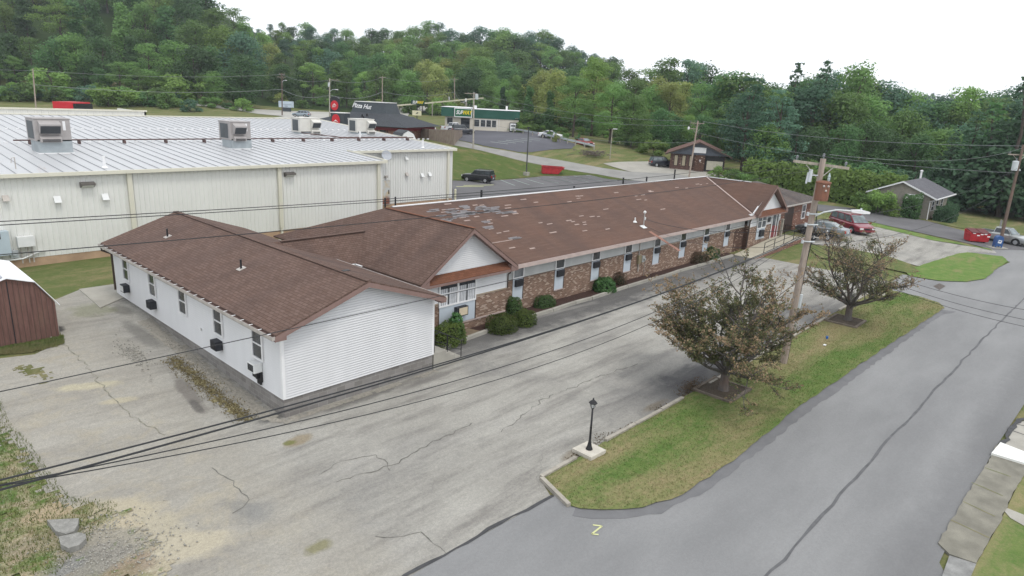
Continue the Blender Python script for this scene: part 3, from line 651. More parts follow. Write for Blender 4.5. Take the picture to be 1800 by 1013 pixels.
MDKPL = M('dark_plastic', (.03, .032, .038), .55, var=.2, scale=8)
MPANEL = m_siding('pale_blue_panel', (.46, .51, .56), .08)
MCREAM = M('cream_plastic', (.55, .47, .34), .5, var=.08); MOFFW = M('offwhite_plastic', (.66, .67, .66), .5, var=.06)
def m_glass(name, col=(.035, .04, .045), rough=.06):
    t = NT(name); c = t.mix(t.ramp(t.noise(t.co(), 1.1, 3), .35, .65), tuple(x*.6 for x in col), tuple(x*1.5 for x in col)); return t.fin(c, rough, 0, .6)
MGLASS = m_glass('window_glass'); MGLASSG = m_glass('grey_glass', (.13, .14, .15), .15); MCURT = M('curtain', (.50, .51, .53), .8, var=.15, scale=5)
MLAMP = M('frosted_glass', (.62, .62, .60), .3, var=.05)
def clip(poly, ax, lim, keep_gt):
    out = []
    for i in range(len(poly)):
        a, b = poly[i], poly[(i+1) % len(poly)]; ia = (a[ax] >= lim) == keep_gt or a[ax] == lim; ib = (b[ax] >= lim) == keep_gt or b[ax] == lim
        if ia: out.append(a)
        if ia != ib:
            t = (lim-a[ax])/(b[ax]-a[ax]); out.append((a[0]+(b[0]-a[0])*t, a[1]+(b[1]-a[1])*t))
    return out
def laps(mb, o, u, n, poly, e=.1016, dep=.034, base=0.004):
    """lapped boards over a convex (u, z) outline; o origin, u along the wall, n outwards"""
    o, u, n = Vector(o), Vector(u), Vector(n); z = min(p[1] for p in poly); zt = max(p[1] for p in poly)
    while z < zt-1e-4:
        q = clip(clip(poly, 1, z, True), 1, min(z+e-.03, zt), False)
        if len(q) >= 3:
            P = lambda a, off: o+u*a[0]+Vector((0, 0, a[1]))+n*off
            mb.poly(*[P(a, base+dep*(1-(a[1]-z)/e)) for a in q])
            lo = [a for a in q if abs(a[1]-z) < 1e-5]
            if len(lo) >= 2:
                a, b = min(lo), max(lo); mb.poly(P(a, base+dep), P(b, base+dep), P(b, base-.02), P(a, base-.02))
        z += e
def wall_with_core(o, u, n, poly, core=.12, **k):
    mb = MB(); laps(mb, o, u, n, poly, **k); o_, u_, n_ = Vector(o), Vector(u), Vector(n)
    mb.extr([o_+u_*a[0]+Vector((0, 0, a[1]))-n_*.03 for a in poly], -n_*core); return mb
def fr(o, u, n):
    o, u, n = Vector(o), Vector(u), Vector(n); zz_ = Vector((0, 0, 1))
    return lambda a, z, d=0.0: o+u*a+zz_*z+n*d
def pbox(mb, f, a0, a1, z0, z1, d0, d1):
    return mb.add([f(a0, z0, d0), f(a1, z0, d0), f(a1, z1, d0), f(a0, z1, d0), f(a0, z0, d1), f(a1, z0, d1), f(a1, z1, d1), f(a0, z1, d1)],
                  [(0, 3, 2, 1), (4, 5, 6, 7), (0, 1, 5, 4), (1, 2, 6, 5), (2, 3, 7, 6), (3, 0, 4, 7)])
def window(f, a0, a1, z0, z1, parent, fw=.055, mid=True, mull=False, mat=None, glass=None, curtain=False, dark_top=False):
    """framed sash window with glass set back behind its frame"""
    m = MB()
    for q in ((a0, a1, z0, z0+fw), (a0, a1, z1-fw, z1), (a0, a0+fw, z0+fw, z1-fw), (a1-fw, a1, z0+fw, z1-fw)): pbox(m, f, *q, .0, .06)
    zm = (z0+z1)/2
    am = (a0+a1)/2
    if mull: pbox(m, f, am-fw*.8, am+fw*.8, z0+fw, z1-fw, .002, .055)
    cols = [(a0+fw, am-fw*.8), (am+fw*.8, a1-fw)] if mull else [(a0+fw, a1-fw)]
    if mid:
        for c in cols: pbox(m, f, c[0], c[1], zm-fw*.4, zm+fw*.4, .003, .05)
    w = m.build('window', mat or MTRIMW, parent)
    for c in cols:
        for r in ([(z0+fw, zm-fw*.4), (zm+fw*.4, z1-fw)] if mid else [(z0+fw, z1-fw)]):
            g = MB(); pbox(g, f, c[0], c[1], r[0], r[1], .004, .016); g.build('pane', glass or MGLASS, w)
        if curtain:
            cm = MB(); k = 9
            for i in range(k):
                s0, s1 = c[0]+(c[1]-c[0])*i/k, c[0]+(c[1]-c[0])*(i+.8)/k
                pbox(cm, f, s0, s1, z0+fw, zm+.38, .016, .019+.004*(i % 2))
            cm.build('curtain', MCURT, w)
            vm = MB(); pbox(vm, f, c[0], c[1], zm+.26, zm+.48, .020, .026); vm.build('valance', MDKPL, w)
            bm_ = MB(); pbox(bm_, f, (c[0]+c[1])/2-.035, (c[0]+c[1])/2+.035, z0+fw, zm+.3, .020, .026); bm_.build('curtain_gap', MDKPL, w)
    return w
def ac_unit(f, a0, a1, z0, z1, dep, parent, mat, grille=None, label=None, name='air_conditioner'):
    m = MB(); pbox(m, f, a0, a1, z0, z1, .0, dep); o = m.build(name, mat, parent)
    bv = o.modifiers.new('bevel', 'BEVEL'); bv.width = .018; bv.segments = 2
    g = MB(); n = 7
    for i in range(n):
        zz = z0+.05+(z1-z0-.1)*(i+.5)/n; pbox(g, f, a0+.05, a1-.05, zz-.014, zz+.012, dep-.002, dep+.012)
    g.build('grille', grille or MBLK, o)
    if label: o['label'] = label
    return o

# ================================================================== white building
AX = thing('white_building', 'long low building in white siding with brown hip of shingles and grey block base', 'building', (3.6, 9, 0))
AX['label'] = 'low white sided building with brown shingle roof nearest the camera'
ZB, ZT, AW, AL = .78, 3.22, 7.2, 17.9
m = wall_with_core((0, 0, 0), (1, 0, 0), (0, -1, 0), [(.09, ZB), (AW-.09, ZB), (AW-.09, ZT+.2), (3.5, ZT+1.42), (.09, ZT+.2)])
for a in ((0, 0, 0, -1, 0), ): pass
laps(m, (0, AL, 0), (0, -1, 0), (-1, 0, 0), [(0.09, ZB), (AL-.09, ZB), (AL-.09, ZT+.15), (.09, ZT+.15)])
laps(m, (AW, 0, 0), (0, 1, 0), (1, 0, 0), [(.09, ZB), (AL, ZB), (AL, ZT+.15), (.09, ZT+.15)])
m.box(.03, .15, .1, AL, ZB, ZT+.15); m.box(AW-.15, AW-.03, .1, AL, ZB, ZT+.15)
m.extr([(.03, AL-.1, ZB), (AW-.03, AL-.1, ZB), (AW-.03, AL-.1, ZT+.2), (3.5, AL-.1, ZT+1.42), (.03, AL-.1, ZT+.2)], (0, .1, 0))
m.build('wall', MSID, AX)
m = MB()
for x, y in ((0, 0), (AW, 0), (0, AL)):
    m.box(x-.026 if x == 0 else x-.09, x+.09 if x == 0 else x+.026, y-.026 if y == 0 else y-.09, y+.09 if y == 0 else y+.026, ZB-.005, ZT+.2)
m.split('corner_trim', MTRIMW, AX)
m = MB(); m.box(.02, AW-.02, .02, AL-.02, -.12, ZB+.01); m.build('foundation', MBLOCK, AX)
RZ, EZ = 4.89, 3.54
rf = MB(); y0, y1 = -.47, 18.25
for s, xe in ((-1, -.45), (1, 7.47)):
    rf.extr([(xe, y0, EZ), (3.5, y0, RZ), (3.5, y1, RZ), (xe, y1, EZ)], (0, 0, -.07))
rf.build('roof', MSHA, AX)
m = MB(); m.beam((3.5, y0, RZ+.012), (3.5, y1, RZ+.012), .26, .03); m.build('ridge_cap', MSHA, AX)
m = MB()
for (xa, za), (xb, zb_) in (((-.47, EZ-.16), (3.5, RZ-.16)), ((3.5, RZ-.16), (7.49, EZ-.16))):
    for yy, w in ((y0-.02, .04), (y1-.02, .04)):
        m.extr([(xa, yy, za-.1), (xb, yy, zb_-.1), (xb, yy, zb_+.09), (xa, yy, za+.09)], (0, w, 0))
m.box(-.45, -.41, y0+.03, y1-.03, EZ-.26, EZ-.075); m.box(7.43, 7.47, y0+.03, y1-.03, EZ-.26, EZ-.075)
m.extr([(-.45, y0, EZ-.26), (-.02, y0, EZ-.26), (-.02, y0, EZ-.08)], (0, .44, 0)); m.extr([(7.47, y0, EZ-.26), (7.22, y0, EZ-.26), (7.22, y0, EZ-.08)], (0, .44, 0))
m.split('fascia', MTRIMB, AX)
m = MB(); m.box(-.41, .0, y0+.02, y1-.05, EZ-.27, EZ-.25); m.split('soffit', MTRIMW, AX)
m = MB(); gx = -.46
m.box(gx-.13, gx-.115, y0, y1, EZ-.17, EZ-.03); m.box(gx-.13, gx, y0, y1, EZ-.18, EZ-.165); m.box(gx-.13, gx, y0-.012, y0, EZ-.18, EZ-.04); m.box(gx-.13, gx, y1, y1+.012, EZ-.18, EZ-.04)
g = m.build('gutter', MGUT, AX)
m = MB()
for i in range(27):
    yy = y0+.3+i*.69; m.box(gx-.135, gx+.12, yy-.02, yy+.02, EZ-.035, EZ-.022)
m.build('gutter_strap', MTRIMW, g)['kind'] = 'stuff'
m = MB(); m.tube([(gx-.06, 17.95, EZ-.16), (gx-.06, 17.95, EZ-.34), (-.07, 17.98, EZ-.6), (-.07, 17.98, .95)], .055, 6); m.build('downspout', MBRN, AX)
m = MB(); m.box(7.48, 7.6, y0, y1-4, EZ-.17, EZ-.04); m.build('gutter', MGUT, AX)
fL = fr((-.035, 0, 0), (0, 1, 0), (-1, 0, 0))
def wl(pxy, z): return aty(*pxy, 0)
# five windows of the long side, each with its air conditioner
for k, (y, ac) in enumerate(((16.0, 'black'), (12.35, 'black'), (8.75, None), (5.15, 'black'), (1.75, 'white'))):
    window(fL, y-.42, y+.42, 1.88, 3.12, AX)
    if ac == 'black': ac_unit(fL, y-.27, y+.27, 1.30, 1.70, .30, AX, MDKPL, MOFFW if k == 0 else MBLK)
    if ac == 'white':
        ac_unit(fL, y-.27, y+.27, 1.42, 1.80, .34, AX, MOFFW, MBLK, 'white air conditioner box with black plastic below')
        b = MB(); pbox(b, fL, y-.27, y+.24, 1.0, 1.41, .0, .05); pbox(b, fL, y-.18, y+.10, .86, 1.0, .0, .06); pbox(b, fL, y-.08, y+.30, 1.12, 1.38, .05, .14); b.build('plastic_sheet', MBLK, AX)
m = MB(); m.tube([(-.25, 16.1, 1.32), (-.12, 16.05, .95), (-.06, 16.0, .80)], .012, 5); m.build('drain_hose', MOFFW, AX)
for (x, y) in ((1.65, 14.6), (1.62, 6.35)):
    z = EZ+(x+.45)*(RZ-EZ)/3.95
    m = MB(); m.cyl((x, y, z-.1), (x, y, z+.42), .045, n=8); p = m.build('vent_pipe', MBLK, AX)
    m = MB(); m.obox((x, y, z+.015), (.34, .34, .02), Matrix.Rotation(-.33, 3, 'Y')); m.build('flashing', MGUT, p)
m = MB(); pbox(m, fL, 6.9, 7.0, 1.6, 1.72, 0, .05); m.build('outlet_box', MTRIMW, AX)
m = MB(); m.obox((3.62, 1.3, RZ+.03), (.3, .2, .02)); m.build('loose_shingle', MBLK, AX)

# concrete steps with their rail, at the right of the white building
ST = thing('concrete_steps', 'concrete steps down the right side of the white building', 'steps', (8.1, .6, 0))
m = MB(); pts = [(7.23, 0, -.05), (9.1, 0, -.05)]
prof = [(7.23, -.06)]; n = 5
prof += [(9.12, -.06)]
for i in range(n):
    x = 9.12-i*.3; z = .16*(i+1); prof += [(x, z), (x-.3, z)]
prof += [(7.23, .80)]
m.extr([(a, -.02, b) for a, b in prof], (0, 1.25, 0)); m.build('stair_flight', MCONC, ST)
RL = thing('handrail', 'black pipe handrail on the concrete steps', 'handrail', (8.1, .15, 0))
for yy in (.10, 1.1):
    m = MB(); m.tube([(7.35, yy, .78), (7.35, yy, 1.66), (7.65, yy, 1.70), (9.0, yy, 1.0), (9.0, yy, .14)], .022, 6); m.build('rail', MBLK, RL)
    m = MB(); m.tube([(7.35, yy, 1.15), (9.0, yy, .55)], .016, 6); m.build('lower_rail', MBLK, RL)
    m = MB(); m.tube([(8.15, yy, .58), (8.15, yy, 1.44)], .018, 6); m.build('post', MBLK, RL)

# ================================================================== long brick building
BB = thing('brick_building', 'long single storey brick building with brown roof and gabled wings', 'building', (30, 8, 0))
YW = 3.55; WX0, WX1, GY = 8.95, 14.95, 2.98; BT = 2.06
m = MB(); m.box(WX1-.1, 46.2, YW, YW+.2, -.1, BT); m.box(46.2, 53.1, 3.16, 3.4, -.1, BT); m.box(46.14, 46.2, 3.16, YW, -.1, 2.2)
m.box(WX0, WX1, GY, GY+.2, -.1, 1.86); m.box(WX1-.2, WX1-.002, GY+.2, YW, -.1, 1.86); m.box(WX0, WX0+.2, GY+.2, 16, -.1, 1.9); m.box(WX0, 53, 16, 16.2, 0, 2.9); m.box(52.9, 53.1, 3.4, 16, 0, 2.9)
m.build('wall', MBRICK, BB)
m = MB(); m.box(44.3, 46.14, YW-.03, YW, -.1, BT+.003); m.box(46.1, 46.138, 3.17, YW-.03, -.1, BT+.003); m.build('dark_shaded_brick_wall', MBRICKD, BB)  # dark brown brick, with the shade of porch and return put into its colour
m = MB(); laps(m, (WX1, YW, 0), (1, 0, 0), (0, -1, 0), [(0, BT+.03), (31.1, BT+.03), (31.1, 3.02), (0, 3.02)], e=.12); m.box(WX1, 46.1, YW+.01, YW+.15, BT, 3.0); m.build('siding_band', MSIDG, BB)
m = MB(); m.box(WX1, 46.1, YW-.04, YW, BT-.02, BT+.025); m.box(WX0, 9.98, GY-.05, GY, 1.84, 1.90); m.box(12.62, WX1, GY-.05, GY, 1.84, 1.90); m.split('ledge', M('tan_stone', (.33, .27, .2), .85), BB)
m = MB(); laps(m, (WX0, GY, 0), (1, 0, 0), (0, -1, 0), [(0, 1.92), (1.05, 1.92), (1.05, 3.2), (0, 3.2)]); laps(m, (WX0, GY, 0), (1, 0, 0), (0, -1, 0), [(3.6, 1.92), (5.92, 1.92), (5.92, 3.2), (3.6, 3.2)])
laps(m, (WX0, GY, 0), (1, 0, 0), (0, -1, 0), [(1.05, 3.03), (3.6, 3.03), (3.6, 3.2), (1.05, 3.2)])
laps(m, (WX1, GY, 0), (0, 1, 0), (1, 0, 0), [(0, 1.92), (.5, 1.92), (.5, 3.2), (0, 3.2)]); m.box(WX0, WX1-.02, GY+.01, GY+.15, 1.88, 3.2)
laps(m, (8.48, GY, 0), (1, 0, 0), (0, -1, 0), [(.05, 3.25), (6.75, 3.25), (3.42, 5.45)]); m.extr([(8.6, GY+.03, 3.25), (15.2, GY+.03, 3.25), (11.9, GY+.03, 5.4)], (0, .1, 0))
laps(m, (46.6, 3.16, 0), (1, 0, 0), (0, -1, 0), [(.1, 3.25), (6.4, 3.25), (3.25, 5.3)]); m.extr([(46.8, 3.18, 3.25), (53, 3.18, 3.25), (49.85, 3.18, 5.3)], (0, .1, 0))
laps(m, (46.2, 3.16, 0), (1, 0, 0), (0, -1, 0), [(0, BT), (1.5, BT), (1.5, 3.2), (0, 3.2)]); laps(m, (46.2, 3.16, 0), (1, 0, 0), (0, -1, 0), [(3.55, BT-.1), (4.75, BT-.1), (4.75, 3.2), (3.55, 3.2)]); m.box(46.2, 53.1, 3.18, 3.35, BT-.1, 3.2)
m.split('white_siding', MSID, BB)
m = MB(); m.box(WX1-.02, WX1+.03, GY-.03, GY+.1, 1.9, 3.2); m.box(46.15, 46.24, 3.12, 3.2, BT, 3.15); m.split('corner_trim', MTRIMW, BB)
# roofs
RH = 5.61; rf = MB(); T = (0, 0, -.09)
rf.extr([(11.9, 9.8, RH), (50.0, 9.8, RH), (46.75, 3.05, 3.06), (15.3, 3.05, 3.06), (15.3, 3.55, 3.24)], T)
rf.extr([(11.9, 9.8, RH), (50.0, 9.8, RH), (53.3, 16.6, 3.1), (8.48, 16.6, 3.22)], T)
rf.extr([(50.0, 2.66, RH+.005), (50.0, 9.8, RH+.005), (46.75, 3.05, 3.065), (46.7, 2.66, 3.22)], T); rf.extr([(50.0, 2.66, RH+.005), (50.0, 9.8, RH+.005), (53.3, 16.6, 3.1), (53.3, 2.66, 3.22)], T)
rf.build('roof', MSHB, BB)
rf = MB(); rf.extr([(8.48, 2.48, 3.22), (11.9, 2.48, RH+.01), (11.9, 9.8, RH+.01), (8.48, 16.6, 3.22)], T); rf.extr([(15.32, 2.48, 3.22), (11.9, 2.48, RH+.01), (11.9, 9.8, RH+.01), (15.32, 3.5, 3.22)], T)
rf.extr([(4.6, 9.6, 4.47), (10.3, 9.6, 4.47), (8.5, 7.85, 3.24), (5.2, 7.85, 3.24)], T); rf.extr([(4.6, 9.6, 4.47), (10.3, 9.6, 4.47), (8.5, 11.4, 3.24), (5.2, 11.4, 3.24)], T)
rf.build('wing_roof', MSHA, BB)
m = MB(); m.beam((11.9, 2.48, RH+.02), (11.9, 9.8, RH+.02), .22, .02); m.build('ridge_cap', MSHC, BB); m = MB(); m.beam((5.2, 9.6, 4.485), (10.25, 9.6, 4.485), .25, .025); m.build('ridge_cap', MSHA, BB)
m = MB(); m.beam((12.4, 9.85, RH+.03), (50.0, 9.85, RH+.03), .16, .05); m.beam((50.0, 9.8, RH+.03), (50.0, 5.2, RH+.03), .14, .05); m.split('ridge_flashing', MTRIMW, BB)
m = MB(); m.beam((49.9, 9.65, RH+.0), (46.75, 3.1, 3.11), .13, .03); m.build('valley_flashing', MTRIMP, BB)
m = MB()
for xc, hw, yy, ez in ((11.9, 3.42, 2.46, 3.22), (50.0, 3.3, 2.64, 3.22)):
    for s in (-1, 1):
        xa = xc+s*hw; m.extr([(xa, yy, ez-.27), (xc, yy, RH-.25), (xc, yy, RH-.06), (xa, yy, ez-.08)], (0, .05, 0))
        m.extr([(xa, yy, ez-.27), (xa-s*.55, yy, ez-.27), (xa-s*.55, yy, ez+.08)], (0, .5, 0))
        m.extr([(xa, yy+.05, ez-.16), (xc, yy+.05, RH-.15), (xc, GY+.2, RH-.15), (xa, GY+.2, ez-.16)], (0, 0, -.03))
m.box(8.5, 8.54, 2.5, 7.9, 3.05, 3.13); m.split('fascia', MTRIMB, BB)
m = MB(); m.box(15.36, 46.7, 2.98, 3.03, 2.88, 3.05); m.box(15.36, 46.7, 2.9, 3.03, 2.86, 2.885); m.box(15.36, 46.7, 2.88, 2.90, 2.86, 3.02); m.build('gutter', MTRIMP, BB)
m = MB(); m.box(15.36, 46.2, 3.03, YW, 2.96, 2.985); m.split('soffit', MTRIMW, BB)
m = MB(); m.extr([(8.9, 2.52, 3.10), (15.0, 2.52, 3.10), (15.0, GY-.02, 3.40), (8.9, GY-.02, 3.40)], (0, 0, -.05)); m.extr([(46.9, 2.62, 3.05), (53.1, 2.62, 3.05), (53.1, 3.14, 3.38), (46.9, 3.14, 3.38)], (0, 0, -.05)); m.split('canopy_roof', MSHC, BB)
m = MB(); m.box(8.9, 15.0, 2.5, 2.54, 2.92, 3.05); m.box(46.9, 53.1, 2.6, 2.64, 2.9, 3.0); m.box(8.9, 15, 2.54, GY, 3.03, 3.045); m.split('canopy_fascia', MTRIMB, BB)
m = MB(); m.beam((7.45, 7.8, 3.2), (8.45, 7.8, 3.2), .12, .03); m.beam((8.42, 7.9, 3.2), (8.42, 7.2, 3.2), .1, .03); m.split('gutter_end', MTRIMW, BB)
# bare and patched shingles on the long roof
def roof_pt(pxy):
    # meet the front slope z = 3.06 + .378 (y-3.05)
    k = (RH-3.06)/(9.8-3.05); d = ray(*pxy); t = (3.06+k*(CAM[1]-3.05)-CAM[2])/(d[2]-k*d[1]); return CAM+d*t
rr = random.Random(21); pl, pg = MB(), MB(); up = Vector((0, 1, (RH-3.06)/6.75)).normalized(); nn = Vector((0, -up.z, up.y))
def patch(mbx, p, w, h):
    c = Vector(p)+nn*.012
    mbx.poly(c-Vector((w/2, 0, 0))-up*h/2, c+Vector((w/2, 0, 0))-up*h/2, c+Vector((w/2+rr.uniform(-.03, .03), 0, 0))+up*h/2, c-Vector((w/2+rr.uniform(-.03, .03), 0, 0))+up*h/2)
grey = [(762, 371), (793, 370), (798, 374), (820, 365), (818, 373), (822, 377), (850, 365), (855, 371), (848, 376), (870, 370), (885, 373), (776, 382), (790, 383), (800, 380), (776, 387), (788, 388), (815, 380), (830, 376), (853, 392), (861, 401), (905, 417), (890, 374), (900, 374), (842, 367), (872, 367)]
lite = [(787, 359), (782, 369), (783, 373), (803, 367), (820, 369), (847, 361), (835, 361), (845, 366), (893, 361), (893, 366), (903, 372), (906, 376), (887, 380), (838, 381), (813, 383), (793, 384), (860, 387), (862, 393), (863, 403), (821, 388), (890, 407), (877, 410), (900, 436), (936, 437), (950, 392), (966, 394), (972, 409), (1007, 390), (1014, 395), (1027, 391), (1028, 395), (1028, 406), (1068, 403), (1022, 380), (1015, 345), (1017, 349), (1020, 345), (920, 351), (1001, 355), (1041, 381), (1065, 368), (1083, 339), (1123, 351), (1135, 352), (1142, 336), (1145, 337), (1165, 368), (1226, 324), (1232, 325), (1243, 323), (1256, 324), (1207, 331), (942, 356), (1130, 343), (1190, 330), (1118, 345), (1000, 388), (1052, 381)]
for g in grey:
    for _ in range(3): patch(pg, roof_pt((g[0]+rr.uniform(-5, 5), g[1]+rr.uniform(-2.5, 2.5))), rr.uniform(.4, .9), rr.uniform(.08, .2))
for g in lite: patch(pl, roof_pt(g), rr.uniform(.35, .7), rr.uniform(.08, .12))
patch(pl, roof_pt((882, 425)), 1.9, .07)
pg.build('grey_shingle_patch', M('bare_felt', (.175, .165, .168), .9, var=.2, scale=4), BB)['kind'] = 'stuff'
pl.build('missing_shingle_patch', M('bare_shingle', (.31, .24, .21), .9, var=.2, scale=4), BB)['kind'] = 'stuff'
# windows of the long wall: small sash over a blue panel with its air conditioner
fB = fr((0, YW-.03, 0), (1, 0, 0), (0, -1, 0))
wx = [aty(q, r, YW)[0] for q, r in ((910, 485), (983, 470), (1047, 452), (1104, 437), (1155, 424), (1201, 413), (1242, 404), (1279, 396))]
for k, x in enumerate(wx):
    hw = .42
    q = MB(); pbox(q, fB, x-hw, x+hw, .78, 2.04, .0, .012); q.build('panel', MPANEL, BB)
    q = MB(); pbox(q, fB, x+hw, x+hw+.09, .78, BT-.05, .0, .006); q.build('panel_edge', MBRN, BB)
    window(fB, x-hw-.04, x+hw+.04, 2.07, 2.86, BB, fw=.07, mid=False, glass=MGLASSG if k == 0 else MGLASS)
    ac_unit(fB, x-.28, x+.36, 1.60, 2.0, .16, BB, MDKPL)
    q = MB(); pbox(q, fB, x-hw-.03, x+hw+.03, .72, .78, .0, .035); q.build('sill', MTRIMP, BB)
# double window of the first wing
fG = fr((0, GY-.035, 0), (1, 0, 0), (0, -1, 0))
window(fG, 10.02, 12.58, 1.66, 3.02, BB, fw=.075, mull=True, curtain=True)
q = MB(); pbox(q, fG, 10.08, 12.55, .62, 1.66, .0, .015); q.build('panel', MPANEL, BB)
q = MB(); pbox(q, fG, 12.55, 12.64, .6, 1.84, .0, .008); q.build('panel_edge', MBRN, BB)
ac_unit(fG, 11.08, 11.86, 1.02, 1.52, .26, BB, MDKPL, MBLK); q = MB(); pbox(q, fG, 11.2, 11.78, 1.08, 1.48, .272, .285); q.build('air_conditioner_front', MCREAM, BB)
q = MB(); q.box(WX0, WX1, GY-.04, GY, .52, .6); q.build('sill', MTRIMP, BB)
q = MB(); q.tube([(15.35, 2.95, 2.9), (15.2, 2.95, 2.7), (15.02, 2.94, 2.65), (15.02, 2.94, 1.9)], .05, 6); q.build('downspout', MBRN, BB)
q = MB(); q.tube([(46.05, 2.96, 2.88), (46.0, 3.04, 2.6), (46.02, 3.08, .3)], .055, 6); q.build('downspout', MBRN, BB)
# entrance wing
fE = fr((0, 3.16-.035, 0), (1, 0, 0), (0, -1, 0))
window(fE, 47.75, 49.7, 1.75, 3.1, BB, fw=.07, mull=True, glass=MGLASSG)
q = MB(); pbox(q, fE, 47.85, 49.65, .75, 1.75, .0, .012); q.build('panel', MPANEL, BB)
ac_unit(fE, 48.4, 49.2, 1.0, 1.6, .2, BB, MDKPL)
q = MB()
for a in ((50.95, 51.06, .55, 3.05), (51.86, 51.95, .55, 3.05), (52.4, 52.5, .55, 3.05), (51.06, 51.86, 2.9, 3.05), (51.95, 52.4, 2.9, 3.05)): pbox(q, fE, *a, 0, .06)
d = q.build('door', MTRIMW, BB)
q = MB(); pbox(q, fE, 51.07, 51.85, .58, 1.72, .0, .035); q.build('door_leaf', M('dull_red_paint', (.17, .03, .035), .5), d)
q = MB(); pbox(q, fE, 51.07, 51.85, 1.74, 2.88, .0, .03); q.build('door_glass', MGLASSG, d)
q = MB(); pbox(q, fE, 51.96, 52.39, .6, 1.6, .0, .03); q.build('side_panel', M('dull_red_paint', (.17, .03, .035), .5), d)
q = MB(); pbox(q, fE, 51.96, 52.39, 1.62, 2.88, .0, .03); q.build('sidelight', MGLASSG, d)
q = MB(); pbox(q, fE, 50.0, 50.55, 2.18, 2.62, .03, .06); q.build('notice', MBLK, BB)
q = MB(); pbox(q, fE, 50.0, 50.7, 2.72, 2.9, .03, .07); q.build('notice', M('dark_green_paint', (.03, .07, .05), .5), BB)
q = MB()
for i in range(9): pbox(q, fE, 50.98+i*.165, 51.08+i*.165, 3.07, 3.17, .03, .05)
q.build('door_sign', MBLK, BB)
# meter boxes and conduit on the wall
q = MB(); xm = aty(1122, 455, YW)[0]
pbox(q, fB, xm-.22, xm+.15, 1.15, 1.75, 0, .16); q.build('meter_box', M('olive_metal', (.22, .19, .12), .6), BB)
q = MB(); pbox(q, fB, xm+.28, xm+.6, 1.2, 1.65, 0, .14); q.cyl(fB(xm+.5, 1.42, .14), fB(xm+.5, 1.42, .26), .09, n=12); q.build('meter_box', M('grey_metal', (.36, .37, .36), .5, .2), BB)
q = MB(); q.tube([(xm-.05, YW-.06, 2.9), (xm-.05, YW-.06, 1.75)], .04, 6); q.tube([(xm, YW-.06, 1.15), (xm, YW-.06, .55)], .05, 6); q.tube([(xm+.85, YW-.05, 1.6), (xm+.85, YW-.05, .15)], .018, 5); q.build('conduit', MGUT, BB)
# service mast on the roof
p0 = Vector(roof_pt((1131, 400))); k = MB(); k.tube([p0, p0+Vector((0, 0, 1.05))], .035, 8); ms = k.build('service_mast', M('galvanised', (.42, .42, .42), .4, .6), BB)
k = MB(); k.lathe(tuple(p0+Vector((0, 0, 1.02))), [(.05, 0), (.11, .05), (.1, .14), (.02, .2)], 10); k.build('weatherhead', MOFFW, ms)
k = MB(); k.obox(tuple(p0+Vector((0, 0, .04))), (.45, .4, .03), Matrix.Rotation(.36, 3, 'X')); k.lathe(tuple(p0+Vector((0, 0, .0))), [(.16, 0), (.06, .16)], 10); k.build('flashing', MOFFW, ms)
k = MB(); k.cyl(p0+Vector((.04, -.05, .75)), p0+Vector((.04, -.05, .55)), .06, n=8); k.build('insulator', MOFFW, ms)
p1 = Vector(roof_pt((1116, 391))); k = MB(); k.cyl(p1-Vector((0, 0, .1)), p1+Vector((0, 0, .34)), .05, n=8); v = k.build('vent_pipe', MOFFW, BB); k = MB(); k.lathe(tuple(p1), [(.17, 0), (.07, .12)], 10); k.build('flashing', MOFFW, v)
k = MB(); k.beam(p0+up*-.6+nn*.01, p0+up*-3.3+nn*.01, .35, .01); k.build('rust_streak', M('rust_stain', (.22, .115, .085), .9, var=.2), BB)
# pipes standing along the back slope, just over the ridge
for q_, h in (((1095, 325), .6), ((1136, 322), .55), ((846, 350), .6), ((1185, 315), .9), ((1009, 334), .3)):
    b = at(q_[0], q_[1], 5.45); k = MB(); k.cyl((b[0], b[1], 5.2), (b[0], b[1], 5.45+h), .07, n=8); k.build('vent_pipe', MBLK, BB)
for q_ in ((677, 372), (695, 370)):
    b = at(q_[0], q_[1], 5.3); k = MB(); k.cyl((b[0], b[1], 4.9), (b[0], b[1], 6.1), .05, n=8); k.build('vent_pipe', MBLK, BB)

# end section in red brick under a grey hip roof
ES = thing('brick_annex', 'red brick end section under a grey hipped roof', 'building', (58, 8, .5))
m = MB(); m.box(53.12, 62.5, 3.62, 3.85, .2, 3.3); m.box(62.3, 62.5, 3.85, 12, .2, 3.3); m.box(53.12, 62.5, 12, 12.2, .2, 3.3); m.build('wall', MBRICKR, ES)
m = MB(); T2 = (0, 0, -.1); e = 3.42
m.extr([(53.0, 3.05, e), (63.1, 3.05, e), (57.6, 7.9, 5.05), (53.0, 7.9, 5.05)], T2); m.extr([(63.1, 3.05, e), (63.1, 12.7, e), (57.6, 7.9, 5.05)], T2); m.extr([(53.0, 12.7, e), (63.1, 12.7, e), (57.6, 7.9, 5.05), (53.0, 7.9, 5.05)], T2); m.build('roof', MSHG, ES)
m = MB(); m.box(53.0, 63.12, 2.98, 3.05, e-.16, e-.02); m.box(63.1, 63.16, 3.05, 12.7, e-.16, e-.02); m.build('gutter', MGUT, ES)
fS = fr((0, 3.62, 0), (1, 0, 0), (0, -1, 0))
q = MB(); pbox(q, fS, 55.2, 57.4, .45, 2.95, .0, .03); q.build('door', M('dark_wood', (.045, .028, .022), .5, var=.3), ES)
window(fS, 59.6, 60.6, 1.5, 3.0, ES, fw=.09, mull=False, glass=MGLASSG)
